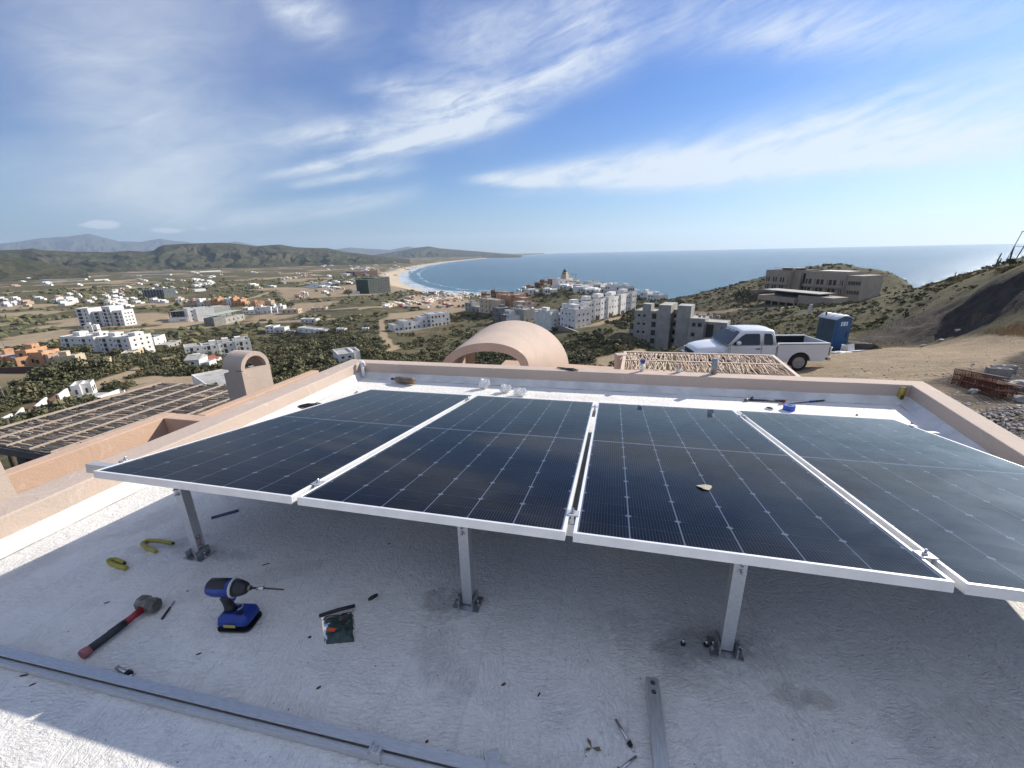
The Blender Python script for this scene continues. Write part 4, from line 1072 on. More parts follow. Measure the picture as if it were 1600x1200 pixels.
# two studs sticking up by the right foot
for px, py, lab in ((1067, 1008, 'lone bolt stud standing in the grey patch farther left of the right rack foot'), (1103, 1010, 'lone bolt stud standing just left of the right rack foot')):
    p = at_z(px, py, 0); o = empty('roof_stud', p, 0, lab, 'stud')
    mb = MB(); mb.tube([(0, 0, 0), (0, 0, .03)], .0045, 8); mb.build('shank', STEEL, o)
    mb = MB(); mb.tube([(0, 0, .004), (0, 0, .012)], .010, 6, smooth=False); mb.build('nut', DARKB, o)
# sledge hammer
h0, h1 = at_z(127, 1024, .022), at_z(232, 945, .028)
hd_ = (h1 - h0); hd_.z = 0; HLn = hd_.length; hd_.normalize()
ham = frame3('sledge_hammer', (h0.x, h0.y, 0), hd_, 'small sledge hammer with red and black handle and worn steel head', 'hammer')
RUB = mat('black_rubber', (.03, .033, .04), .6, .3, 40, bump=.3, bscale=150, bdist=.002); REDP = mat('red_fibreglass', (.30, .022, .028), .35, .25, 20); REDE = mat('faded_red_rubber', (.32, .12, .12), .6)
HEAD = mat('worn_steel', (.10, .095, .085), .55, .5, 30, (.26, .24, .20), .5, 60, metal=.5, bdist=.003)
z_ = .022
mb = MB(); mb.tube([(0, 0, z_), (.008, 0, z_), (.02, 0, z_), (.030, 0, z_)], [.019, .0215, .0205, .0165], 14); mb.build('end_cap', REDE, ham)
L_ = HLn
mb = MB(); mb.tube([(.0305, 0, z_), (.10, 0, z_), (L_ * .40, 0, z_ + .001), (L_ * .62, 0, z_ + .002)], [.0168, .0160, .0172, .0165], 14); mb.build('grip', RUB, ham)
mb = MB(); mb.tube([(L_ * .62 + .0005, 0, z_ + .002), (L_ * .75, 0, z_ + .004), (L_ * .90, 0, z_ + .006)], [.0150, .0140, .0175], 14); mb.build('handle', REDP, ham)
mb = MB(); HW = .033
hl = .052
oct_ = lambda r, y: [(L_ + r * math.cos(math.pi / 8 + k * math.pi / 4), y, .033 + r * math.sin(math.pi / 8 + k * math.pi / 4)) for k in range(8)]
mb.loft([oct_(.026, -hl), oct_(.033, -hl + .01), oct_(.0345, -.018), oct_(.030, -.014), oct_(.030, .014), oct_(.0345, .018), oct_(.033, hl - .01), oct_(.026, hl)], smooth=False); mb.build('head', HEAD, ham, bevel=.002)
# dark drill bit beside it
def rod(name, pa, pb, r, m_, label, cat, z=0, tip=None, m2=None):
    a_, b_ = at_z(*pa, z + r), at_z(*pb, z + r); v_ = b_ - a_; L_ = v_.length
    o = frame3(name, a_, v_.normalized(), label, cat)
    mb = MB(); mb.tube([(0, 0, 0), (L_ * .62, 0, 0)], r, 10); mb.build('shank', m_, o)
    mb = MB(); mb.tube([(L_ * .6205, 0, 0), (L_ * .7, 0, 0), (L_ * .92, 0, 0), (L_, 0, 0)], [r * .8, r * .9, r * .8, r * .25], 8); mb.build('tip', m2 or m_, o)
    return o
rod('masonry_bit', (253, 967), (273, 938), .0045, DARKB, 'dark masonry drill bit beside the sledge hammer head', 'drill bit', m2=STEEL)
# impact driver
BLUE = mat('blue_plastic', (.012, .045, .27), .42, .2, 20); BLKP = mat('black_plastic', (.018, .019, .022), .5, .3, 30); GREYP = mat('pale_grey_plastic', (.45, .46, .47), .5); YEL = mat('yellow_print', (.45, .36, .08), .6)
db = at_z(371, 975, 0); dn_ = Vector((1, -.05, 0)).normalized()
dr = frame3('impact_driver', (db.x, db.y + .005, 0), dn_, 'blue and black cordless impact driver standing on its battery', 'cordless driver')
def rr_box(mb, x0, x1, y0, y1, z0, z1, r, taper=0.0):
    rings = []
    for z, k in ((z0, r * .5), (z0 + r * .5, 0), (z1 - r * .6, taper), (z1, taper + r * .7)):
        rg_ = []
        for cx_, cy_, a0 in ((x1 - r, y1 - r, 0), (x0 + r, y1 - r, 90), (x0 + r, y0 + r, 180), (x1 - r, y0 + r, 270)):
            for j in range(5):
                a_ = R(a0 + 22.5 * j); rg_.append((cx_ + (r - k) * math.cos(a_) , cy_ + (r - k) * math.sin(a_), z))
        rings.append(rg_)
    mb.loft(rings)
S1 = 1.06
DV = lambda x: x * S1
mb = MB(); rr_box(mb, DV(-.060), DV(.082), DV(-.052), DV(.052), .001, DV(.022), .024 * S1); mb.build('battery', BLKP, dr)
mb = MB(); rr_box(mb, DV(-.058), DV(.080), DV(-.050), DV(.050), DV(.0225), DV(.074), .026 * S1, .006); bat = mb.build('battery_top', BLUE, dr)
mb = MB(); mb.box(DV(-.018), DV(.030), DV(-.0512), DV(-.0500), DV(.030), DV(.044)); mb.build('label_plate', YEL, dr)
mb = MB(); mb.box(DV(.028), DV(.050), DV(-.030), DV(-.008), DV(.0742), DV(.0757)); mb.build('charge_button', BLKP, dr, bevel=.001)
mb = MB(); pts_ = [(DV(.012) + DV(.016) * math.cos(a_), DV(.010) + DV(.016) * math.sin(a_), DV(.0752)) for a_ in np.linspace(-1.2, 3.9, 12)]; mb.tube(pts_, DV(.0025), 6); mb.build('emblem', GREYP, dr)
mb = MB()
for (x, z, rx, ry) in ((-.020, .058, .021, .017), (-.016, .080, .019, .016), (-.018, .110, .020, .017), (-.022, .140, .022, .018), (-.022, .160, .026, .020)):
    pass
el_ = lambda x, z, rx, ry, n=14: [(DV(x + rx * math.cos(2 * math.pi * k / n)), DV(ry * math.sin(2 * math.pi * k / n)), DV(z)) for k in range(n)]
mb.loft([el_(-.014, .074, .026, .021), el_(-.016, .088, .021, .018), el_(-.019, .110, .020, .017), el_(-.021, .134, .024, .019), el_(-.020, .152, .031, .022)]); mb.build('grip', BLKP, dr)
mb = MB(); mb.tube([(DV(.004), 0, DV(.138)), (DV(.014), 0, DV(.134)), (DV(.008), 0, DV(.122))], [DV(.010), DV(.011), DV(.007)], 10); mb.build('trigger', BLUE, dr)
zc_ = .182
er = lambda x, ry, rz_, n=16, z=zc_: [(DV(x), DV(ry * math.cos(2 * math.pi * k / n)), DV(z + rz_ * math.sin(2 * math.pi * k / n))) for k in range(n)]
mb = MB(); mb.loft([er(-.082, .018, .020), er(-.078, .028, .030), er(-.060, .033, .035), er(-.030, .034, .036), er(.020, .034, .036)]); mb.build('body', BLUE, dr)
mb = MB(); mb.loft([[(DV(x), DV(.0348 * math.cos(a_)), DV(zc_ + .0368 * math.sin(a_))) for a_ in np.linspace(R(35), R(145), 9)] + [(DV(x), DV(.030 * math.cos(a_)), DV(zc_ + .030 * math.sin(a_))) for a_ in np.linspace(R(145), R(35), 9)] for x in (-.070, -.04, .005)]); mb.build('top_pad', BLKP, dr)
mb = MB(); mb.loft([er(.0205, .0365, .0385), er(.030, .0365, .0385)]); mb.build('collar', GREYP, dr)
mb = MB(); mb.loft([er(.0305, .033, .035), er(.052, .030, .032), er(.075, .022, .023), er(.082, .014, .015)]); mb.build('nose', BLKP, dr)
mb = MB(); mb.loft([er(.0825, .011, .011), er(.094, .010, .010)]); mb.build('chuck', HEAD, dr)
mb = MB(); mb.box(DV(-.060), DV(-.012), DV(-.0352), DV(-.0330), DV(zc_ - .021), DV(zc_ - .016)); mb.build('side_badge', GREYP, dr)
bt = (DV(.0945), 0, DV(zc_))
mb = MB(); mb.tube([bt, (DV(.118), 0, DV(zc_))], DV(.0045), 8); mb.build('bit_holder', DARKB, dr)
mb = MB(); mb.tube([(DV(.1185), 0, DV(zc_)), (DV(.148), 0, DV(zc_))], DV(.0075), 12); mb.build('bit_sleeve', STEEL, dr)
mb = MB(); mb.tube([(DV(.1485), 0, DV(zc_)), (DV(.225), -.002, DV(zc_ - .003)), (DV(.232), -.002, DV(zc_ - .003))], [DV(.003), DV(.003), DV(.001)], 8); mb.build('bit', mat('rusty_bit', (.10, .06, .05), .5, .3, 40, metal=.5), dr)
# zip bag of dark parts
b0, b1, b2, b3 = at_z(502, 966, 0), at_z(553, 955, 0), at_z(556, 1006, 0), at_z(508, 1010, 0)
bo = (b0 + b1 + b2 + b3) / 4
bag = empty('parts_bag', bo, 0, 'clear zip bag of dark green parts with a small orange label', 'plastic bag')
nb = 14
def bagz(s, t_): 
    e = min(s, 1 - s, t_, 1 - t_) * 4; e = min(1, e); return .003 + .024 * math.sqrt(max(0, e)) * (0.75 + .5 * mnoise.noise((s * 5, t_ * 5, 2)))
gx = [[None] * nb for _ in range(nb)]
XX = np.zeros((nb, nb)); YY = XX.copy(); ZZ = XX.copy()
for i in range(nb):
    for j in range(nb):
        s, t_ = j / (nb - 1), i / (nb - 1); p = b0.lerp(b1, s).lerp(b3.lerp(b2, s), t_) - bo
        XX[i, j] = p.x + .003 * mnoise.noise((s * 7, t_ * 7, 5)); YY[i, j] = p.y + .003 * mnoise.noise((s * 7, t_ * 7, 9)); ZZ[i, j] = bagz(s, t_)
BAGC = bpy.data.materials.new('bag_film'); BAGC.use_nodes = True; t = BAGC.node_tree; t.nodes.clear(); o_ = t.nodes.new('ShaderNodeOutputMaterial'); tr = t.nodes.new('ShaderNodeBsdfTransparent'); gl = t.nodes.new('ShaderNodeBsdfGlossy'); gl.inputs['Roughness'].default_value = .15
fr = t.nodes.new('ShaderNodeFresnel'); fr.inputs[0].default_value = 1.22; mx = t.nodes.new('ShaderNodeMixShader'); t.links.new(fr.outputs[0], mx.inputs[0]); t.links.new(tr.outputs[0], mx.inputs[1]); t.links.new(gl.outputs[0], mx.inputs[2]); t.links.new(mx.outputs[0], o_.inputs[0])
DKG = mat('dark_green_parts', (.012, .035, .035), .5, .6, 60, (.035, .07, .065), .6, 90, bdist=.006)
k_ = .90
link('contents', grid_mesh('contents', XX * k_, YY * k_, np.maximum(.002, ZZ * .9 - .002), True), DKG, bag)
link('film', grid_mesh('film', XX, YY, ZZ + .0015, True), BAGC, bag)
mb = MB(); a_ = b0.lerp(b3, .05) - bo + Vector((-.006, .0, .021)); b_ = b1.lerp(b2, .03) - bo + Vector((.004, .012, .024)); mb.tube([a_, (a_ + b_) / 2 + Vector((0, 0, .004)), b_], .008, 8); mb.build('rolled_top', BLKP, bag)
mb = MB(); oq = at_z(518, 984, .03) - bo; T = lambda q: oq + Vector((q[0] * .98 + q[1] * .2, q[1] * .98 - q[0] * .1, q[2])); mb.box(-.017, .017, -.008, .008, 0, .0015, T); mb.build('orange_label', mat('orange_label', (.75, .10, .04), .5), bag)
# folded paper scraps and dark bits: bigger ones are things
def chip(px, py, l, w, ang_, m_, label, name='plastic_chip', cat='scrap', z=0, h=.003):
    p = at_z(px, py, z); mb = MB(); k = 7
    pts = []
    for i in range(k):
        a_ = 2 * math.pi * i / k; rr = 1 + .25 * mnoise.noise((i * 3.1, px, py)); pts.append((math.cos(a_) * l / 2 * rr, math.sin(a_) * w / 2 * rr))
    mb.prism(pts, .0005, .0005 + h); o = mb.build(name, m_); o.location = p; o.rotation_euler = (0, 0, R(ang_)); tag(o, label, cat); return o
CH = mat('dark_scrap', (.02, .022, .02), .7); CHG = mat('dark_green_scrap', (.015, .035, .02), .6); CHB = mat('brown_scrap', (.10, .045, .03), .8)
chip(583, 935, .050, .016, 42, CHG, 'dark green plastic plug lying right above the zip bag', 'plastic_plug', 'plug', h=.012)
chip(484, 996, .014, .010, 20, CH, 'tiny black square chip left of the zip bag')
chip(413, 883, .022, .004, 25, CH, 'thin black sliver right above the impact driver nose')
chip(419, 881, .016, .004, 25, CH, 'short black sliver at the right end of the pair above the driver')
chip(498, 1075, .018, .008, 40, CHB, 'small brown chip below the zip bag')
chip(787, 1070, .020, .009, 30, CHB, 'brown chip right of centre with a thin wire, above a black one')
chip(842, 1086, .018, .006, 55, CH, 'small black chip below and right of the brown chip')
chip(667, 1159, .012, .008, 30, CHB, 'small red brown crumb above the near end of the long rail')
chip(608, 850, .014, .006, 40, CH, 'black crumb below the second panel left of the middle post')
chip(167, 942, .022, .004, 30, CH, 'thin black sliver left of the sledge hammer head')
chip(311, 1022, .020, .004, 30, CH, 'thin black sliver below the impact driver')
chip(37, 1056, .030, .006, 10, CH, 'dark shaving just below the long rail near the left edge')
chip(51, 1070, .018, .005, 40, CH, 'dark shaving below its longer neighbour under the long rail at left')
chip(326, 1092, .014, .009, 20, CHB, 'little brown crumb beside the far edge of the long rail')
chip(293, 924, .012, .004, 10, CH, 'tiny dark crumb between the hammer and the driver')
lf_ = MB(); p = at_z(925, 1169, 0)
for k, (a_, l_) in enumerate(((110, .03), (200, .026), (-20, .03))):
    d_ = Vector((math.cos(R(a_)), math.sin(R(a_)), 0)); s_2 = Vector((-d_.y, d_.x, 0)) * .006
    lf_.add([tuple(Vector((0, 0, .002))), tuple(d_ * l_ * .6 + s_2 + Vector((0, 0, .008))), tuple(d_ * l_ + Vector((0, 0, .005))), tuple(d_ * l_ * .6 - s_2 + Vector((0, 0, .004)))], [(0, 1, 2), (0, 2, 3)])
o = lf_.build('dry_sprig', mat('dry_sprig', (.16, .12, .07), .8)); o.location = p; tag(o, 'small dry three leaf sprig left of the loose post', 'leaf')
# crumbs nobody could count
mb = MB()
for i in range(120):
    px, py = random.uniform(0, 1600), random.uniform(860, 1199); p = at_z(px, py, 0); s = random.uniform(.0008, .0024)
    mb.hexa([(p.x - s, p.y - s * .6, .0005), (p.x + s, p.y - s, .0005), (p.x + s * .7, p.y + s, .0005), (p.x - s, p.y + s * .8, .0005), (p.x - s * .5, p.y - s * .4, s), (p.x + s * .5, p.y - s * .5, s), (p.x + s * .3, p.y + s * .5, s), (p.x - s * .5, p.y + s * .4, s)])
tag(mb.build('grit', CHB), kind='stuff')
# blue strip and yellow cable tubes under / beside the array
a_, b_ = at_z(330, 810, 0), at_z(373, 798, 0); v_ = b_ - a_; o = frame3('blue_strip', a_, v_.normalized(), 'short flat dark blue strip on the shaded roof under the first panel', 'strip')
mb = MB(); mb.box(0, v_.length, -.014, .014, .001, .006); mb.build('strip_body', mat('navy_plastic', (.010, .02, .09), .45), o, bevel=.0015)
mb = MB(); mb.tube([(.015, 0, .0062), (.015, 0, .0072)], .006, 12, smooth=False); mb.build('hole', BLKP, o)
YM = mat('yellow_corrugated', (.42, .36, .05), .5, .3, 12)
def hose(name, pts, r, label, z=0):
    P_ = [at_z(px, py, z + r) for px, py in pts]; o_ = P_[0].copy(); o_.z = z
    e = empty(name, o_, 0, label, 'hose')
    # resample and rib
    q = []; 
    for i in range(len(P_) - 1):
        for k in range(12): q.append(P_[i].lerp(P_[i + 1], k / 12) - o_)
    q.append(P_[-1] - o_); rad = [r * (1.0 if i % 2 else .82) for i in range(len(q))]
    mb = MB(); mb.tube(q, rad, 8); mb.build('ribbed_tube', YM, e)
    mb = MB(); mb.tube([q[-1], q[-1] + (q[-1] - q[-3]).normalized() * .006], r * .55, 8); mb.build('dark_end', BLKP, e); return e
hose('yellow_hose', [(244, 862), (230, 856), (222, 849), (232, 844), (250, 845), (270, 849)], .011, 'curled yellow corrugated hose offcut nearer the left post')
hose('yellow_hose', [(198, 888), (186, 885), (173, 880), (170, 875), (180, 874), (194, 880)], .012, 'short yellow corrugated hose offcut farther to the left')
# white vent pipe at the far left corner
WHT = mat('white_pvc', (.72, .73, .74), .4, .15, 12); pb = at_z(569, 591, .0)
o = empty('vent_pipe', pb, 0, 'white plastic vent pipe standing in the far left roof corner', 'pipe')
mb = MB(); mb.tube([(0, 0, 0), (-.008, .012, .20)], .021, 16, cap=True); mb.build('pipe', WHT, o)
mb = MB(); mb.tube([(-.008, .012, .2005), (-.008, .012, .232)], .026, 16); mb.tube([(.018, .012, .21), (.03, .008, .165)], .012, 8); mb.build('torn_cap', WHT, o)
# brown bottle
ba, bb = at_z(647, 596, .05), at_z(612, 592, .05); v_ = bb - ba; o = frame3('brown_bottle', (ba.x, ba.y, .052), v_.normalized(), 'dirty brown plastic bottle lying along the foot of the back parapet', 'bottle')
BRB = mat('dirty_bottle', (.09, .055, .035), .45, .5, 14, (.20, .15, .10), coat=.2); L_ = v_.length
mb = MB(); mb.tube([(0, 0, 0), (.008, 0, 0), (L_ * .66, 0, 0), (L_ * .78, 0, 0), (L_ * .86, 0, 0), (L_ * .93, 0, 0)], [.030, .042, .042, .034, .016, .014], 16); mb.build('bottle_body', BRB, o)
mb = MB(); mb.tube([(L_ * .932, 0, 0), (L_, 0, 0)], .017, 12); mb.build('cap', CHG, o)
mb = MB()
for k in range(5):
    mb.box(L_ * .56 + k * .008, L_ * .56 + k * .008 + .006, -.0435, -.018, .012 - k * .007, .030 - k * .006)
mb.build('label_patch', mat('label_patch', (.50, .33, .20), .7), o)
# crumpled clear bags
FILM = bpy.data.materials.new('crumpled_film'); FILM.use_nodes = True; t = FILM.node_tree; b = t.nodes['Principled BSDF']; b.inputs['Base Color'].default_value = (.80, .81, .82, 1); b.inputs['Roughness'].default_value = .18; b.inputs['Alpha'].default_value = .62
def crumple(name, px, py, w, h, d, seed, label, z=.0):
    p = at_z(px, py, z); e = empty(name, p, 0, label, 'plastic bag')
    for part, sc_, sd_ in (('bag_body', 1.0, seed), ('bag_knot', .45, seed + 3)):
        bm = bmesh.new(); bmesh.ops.create_icosphere(bm, subdivisions=4, radius=1)
        for v in bm.verts:
            c = v.co.copy(); n_ = mnoise.noise(c * 1.6 + Vector((sd_, 0, 0))) * .5 + abs(mnoise.noise(c * 4.2 + Vector((0, sd_, 0)))) * .55 + abs(mnoise.noise(c * 9 + Vector((0, 0, sd_)))) * .25
            c = c * (.62 + n_); v.co = Vector((c.x * w / 2, c.y * d / 2, max(0.0015, (c.z + .8) * h / 1.9))) * sc_
            if part == 'bag_knot': v.co += Vector((w * .28, 0, h * .38))
        me = bpy.data.meshes.new(part); bm.to_mesh(me); bm.free(); me.materials.append(FILM); link(part, me, None, e)
crumple('crumpled_bag', 757, 607, .13, .15, .09, 2, 'upright crumpled clear plastic bag behind the second panel nearer the back parapet')
crumple('crumpled_bag', 790, 613, .14, .11, .10, 9, 'crumpled clear plastic bag beside the upright one, left of a flatter one')
crumple('crumpled_bag', 812, 619, .16, .11, .11, 17, 'crumpled clear plastic bag touching the panel edge, rightmost of the three bags')
# tangle of black cable in the left corner
tk = at_z(478, 637, 0); mb = MB()
for k in range(15):
    pts = []; cx_, cy_ = random.uniform(-.07, .10), random.uniform(-.015, .02); r_ = random.uniform(.025, .07); a0 = random.uniform(0, 6)
    for j in range(22):
        a_ = a0 + j * .33; pts.append((cx_ + r_ * 1.7 * math.cos(a_) + .01 * mnoise.noise((j * .3, k, 0)), cy_ + r_ * .5 * math.sin(a_), .008 + .03 * abs(mnoise.noise((j * .2, k * 3.1, 4))) + .02 * (k / 15)))
    mb.tube(pts, .0035, 5)
o = empty('cable_tangle', tk, R(14), 'tangle of black cable on the white cant beside the first panel', 'cable'); mb.build('cable_loops', BLKP, o)
mb = MB(); mb.tube([(.09, .03, .02), (.11, .05, .035), (.12, .05, .02)], .0045, 6); mb.tube([(.12, .05, .019), (.125, .045, .012)], .008, 8); mb.build('plug', BLKP, o)
# things on the back parapet
def peg(px, py, h, r, m1_, label, name, cat, cap=None):
    p = at_z(px, py, ZT); e = empty(name, (p.x, p.y, ZT - .002), 0, label, cat)
    mb = MB(); mb.tube([(0, 0, 0), (.002, .003, h)], r, 16); mb.build('stub', m1_, e)
    return e, h
GRYP = mat('grey_pipe', (.20, .22, .24), .5, .35, 25, (.34, .34, .34)); 
e, h = peg(1003, 580, .095, .020, WHT, 'pale pipe stub with a bright blue cap on the back parapet', 'capped_pipe', 'pipe')
mb = MB(); mb.tube([(.002, .003, h), (.002, .003, h + .045)], [.022, .030], 14, smooth=False); mb.build('blue_cap', BLUE, e)
e, h = peg(1060, 582, .055, .024, WHT, 'short white pipe stub with ragged rim on the back parapet', 'broken_pipe', 'pipe')
mb = MB()
for k in range(7):
    a_ = k * .9; mb.tube([(.02 * math.cos(a_), .02 * math.sin(a_), h), (.03 * math.cos(a_ + .2), .026 * math.sin(a_), h + .02 + .015 * (k % 3))], [.008, .003], 6)
mb.build('ragged_rim', mat('pink_dust', (.45, .34, .30), .9), e)
e, h = peg(1115, 584, .175, .032, GRYP, 'tall grey pipe stub standing on the back parapet', 'grey_pipe', 'pipe')
mb = MB(); mb.tube([(.002, .003, h - .001), (.002, .003, h + .004)], .034, 16, smooth=False); mb.build('rim', GRYP, e)
# pliers on the parapet
ka, kb = at_z(870, 574, ZT + .01), at_z(903, 579, ZT + .01); v_ = kb - ka; o = frame3('pliers', (ka.x, ka.y, ZT), v_.normalized(), 'pliers with black and yellow grips lying on the back parapet top', 'pliers'); L_ = v_.length
mb = MB(); mb.tube([(0, -.004, .010), (L_ * .22, .006, .010), (L_ * .5, .004, .012)], [.004, .010, .012], 8); mb.tube([(.01, .012, .010), (L_ * .22, -.002, .014), (L_ * .5, .0, .016)], [.004, .009, .010], 8); mb.build('jaws', HEAD, o)
mb = MB(); mb.tube([(L_ * .5, .006, .013), (L_ * .75, .022, .013), (L_ * .86, .020, .012)], [.010, .012, .010], 8); mb.build('handle', BLKP, o)
mb = MB(); mb.tube([(L_ * .5, -.006, .013), (L_ * .75, -.018, .013), (L_ * .86, -.016, .012)], [.010, .012, .010], 8); mb.build('handle', BLKP, o)
mb = MB(); mb.tube([(L_ * .862, .020, .012), (L_, .014, .012)], [.010, .008], 8); mb.build('handle_end', YM, o)
# wrench with a small fitting, chisel rod, tape roll, ring, foam can
wa_, wb_ = at_z(1168, 625, .012), at_z(1222, 627, .012); v_ = wb_ - wa_; L_ = v_.length; o = frame3('pipe_wrench', (wa_.x, wa_.y, .003), v_.normalized(), 'black and red handled wrench lying in the shade of the back parapet', 'wrench')
mb = MB(); mb.tube([(0, 0, .012), (L_, 0, .012)], .009, 10); mb.build('handle', BLKP, o)
mb = MB(); mb.tube([(L_, 0, .012), (L_ + .02, 0, .012), (L_ + .03, .01, .014)], [.013, .016, .010], 10); mb.build('red_head', REDP, o)
mb = MB(); mb.tube([(-.03, -.02, .012), (-.005, -.006, .014)], [.014, .018], 8); mb.tube([(.04, .02, .02), (.06, .035, .03)], .012, 8); mb.build('jaw', HEAD, o)
wa_, wb_ = at_z(1216, 632, .008), at_z(1288, 626, .008); v_ = wb_ - wa_; L_ = v_.length; o = frame3('long_screwdriver', (wa_.x, wa_.y, .003), v_.normalized(), 'long thin dark screwdriver with a blue band behind the tape roll', 'screwdriver')
mb = MB(); mb.tube([(0, 0, .006), (L_ * .68, 0, .006)], .005, 8); mb.build('blade', DARKB, o)
mb = MB(); mb.tube([(L_ * .681, 0, .008), (L_ * .8, 0, .008)], .009, 10); mb.build('blue_band', BLUE, o)
mb = MB(); mb.tube([(L_ * .801, 0, .008), (L_, 0, .008)], .008, 10); mb.build('handle', BLKP, o)
tp = at_z(1237, 643, 0); o = empty('tape_roll', tp + Vector((.0, .045, 0)), 0, 'roll of bright blue tape lying flat behind the fourth panel', 'tape')
def tube_ring(mb, r0, r1, z0, z1, n=32):
    c = lambda r, z: [(r * math.cos(2 * math.pi * k / n), r * math.sin(2 * math.pi * k / n), z) for k in range(n)]
    rs = [c(r0, z0), c(r1, z0), c(r1, z1), c(r0, z1), c(r0, z0)]; mb.loft(rs, caps=False, smooth=False)
mb = MB(); tube_ring(mb, .033, .052, .001, .050); mb.build('blue_tape', mat('blue_tape', (.012, .07, .42), .4), o)
mb = MB(); tube_ring(mb, .029, .0328, .0015, .0495); mb.build('core', GREYP, o)
tp = at_z(1205, 641, 0); o = empty('coiled_strap', tp + Vector((0, .03, 0)), 0, 'coiled white strap with dark rim just left of the tape roll', 'strap')
mb = MB(); tube_ring(mb, .030, .036, .001, .012, 24); mb.build('coil', WHT, o)
mb = MB(); tube_ring(mb, .022, .0295, .0015, .014, 24); mb.build('inner_coil', DARKB, o)
gcp = at_z(1407, 631, 0); GOLD = mat('gold_can', (.40, .30, .06), .3, .35, 10, (.22, .20, .05), metal=.55)
o = empty('gold_can', gcp + Vector((.0, .03, 0)), 0, 'tall gold spray foam can standing in the far right roof corner', 'can')
mb = MB(); mb.tube([(0, 0, 0), (0, 0, .012), (.012, .006, .165)], [.030, .033, .033], 20); mb.build('can_body', GOLD, o)
mb = MB(); mb.tube([(.012, .006, .1655), (.0125, .006, .172)], .0345, 20, smooth=False); mb.build('silver_rim', STEEL, o)
mb = MB(); mb.box(-.020, .014, -.0345, -.031, .05, .09); mb.build('can_label', mat('can_label', (.06, .07, .03), .5), o)
for px, py, lab in ((1425, 662, 'small dark nut beside the back clamp of the fourth panel'), (1339, 649, 'small grey pebble on the sunlit strip behind the fourth panel')):
    p = at_z(px, py, 0); bm = bmesh.new(); bmesh.ops.create_icosphere(bm, subdivisions=2, radius=.010)
    for v in bm.verts: v.co *= 1 + .3 * mnoise.noise(v.co * 90); v.co.z = v.co.z * .7 + .007
    me = bpy.data.meshes.new('pebble'); bm.to_mesh(me); bm.free(); o = link('pebble', me, HEAD); o.location = p; tag(o, lab, 'pebble')
# small spilled caulk spots on the walls
for px, py, z_c, lab in ((767, 581, .10, 'white crescent smear of sealant on the inner face of the back parapet'),):
    pass
# ================================================================== PICKUP, TOILET AND THE YARD
WHITEP = mat('white_car_paint', (.72, .73, .75), .28, .06, 1.2, coat=.5); GLASSD = mat('dark_car_glass', (.012, .016, .020), .05, spec=.7); TYRE = mat('tyre_rubber', (.022, .022, .023), .8, .3, 20); RIM = mat('alloy_rim', (.42, .42, .43), .35, .2, 8, metal=.6)
BLKT = mat('black_trim', (.018, .018, .02), .5); BEDL = mat('bed_liner', (.014, .016, .024), .55, .4, 3)
WB, TL = 3.52, 5.75          # wheelbase, length
rw = at_d(1246, 586, 21.0)    # near rear wheel on the ground
zr = gz(rw.x, rw.y)
fwp = at_d(1098, 611, 19.3)
tdir = Vector((fwp.x - rw.x, fwp.y - rw.y, 0)).normalized()          # towards the front of the truck
tside = Vector((-tdir.y, tdir.x, 0))                                  # driver's left when facing forward... chosen below
if tside.dot(Vector((rw.x, rw.y, 0))) < 0: tside = -tside             # points away from us
W = 1.98
tc_ = Vector((rw.x, rw.y, 0)) + tside * (W / 2)
TSC = .94
truck = empty('pickup_truck', (tc_.x, tc_.y, zr - .01), math.atan2(tdir.y, tdir.x), 'white extended cab pickup truck with dark empty bed parked on the dirt yard', 'pickup truck')
truck.scale = (TSC,) * 3
# local frame: x forward from the rear axle, y to the side (sign sy = our side), z up
sy = -1.0 if (Vector((-math.sin(truck.rotation_euler.z), math.cos(truck.rotation_euler.z), 0)).dot(Vector((rw.x, rw.y, 0))) > 0) else 1.0
def tring(x, half, z0, z1, tum=0.0, rz_=.10, n=4, bulge=.03):
    """closed cross-section at x: half width, bottom z0, top z1, tumblehome"""
    h = half; pts = []
    ys = [(-h + .05, z0), (-h, z0 + .10), (-h - bulge * .4, z0 + (z1 - z0) * .5), (-h + tum * .5, z1 - rz_ * 1.3), (-h + tum, z1 - rz_ * .5), (-h + tum + rz_ * .6, z1 - rz_ * .1), (-h + tum + rz_ * 1.6, z1)]
    pts = [(x, y, z) for y, z in ys] + [(x, 0, z1 + .025)] + [(x, -y, z) for y, z in ys[::-1]]
    return pts
def slab(mb, profile_top, profile_bot, half_fn, y0, y1): pass
def side_panel(name, outline, y0, y1, m_, wheel=None, bevel=.02):
    """extruded side outline polygon (x,z) between y0 and y1"""
    mb = MB(); n = len(outline)
    mb.add([(x, y0, z) for x, z in outline] + [(x, y1, z) for x, z in outline], [tuple(range(n))[::-1], tuple(range(n, 2 * n))] + [(i, (i + 1) % n, n + (i + 1) % n, n + i) for i in range(n)])
    return mb
def arch(xc, r, zc, n=12, flip=False):
    pts = [(xc + r * math.cos(math.pi * k / n), max(zc + r * math.sin(math.pi * k / n), 0)) for k in range(n + 1)]
    return pts if not flip else pts[::-1]
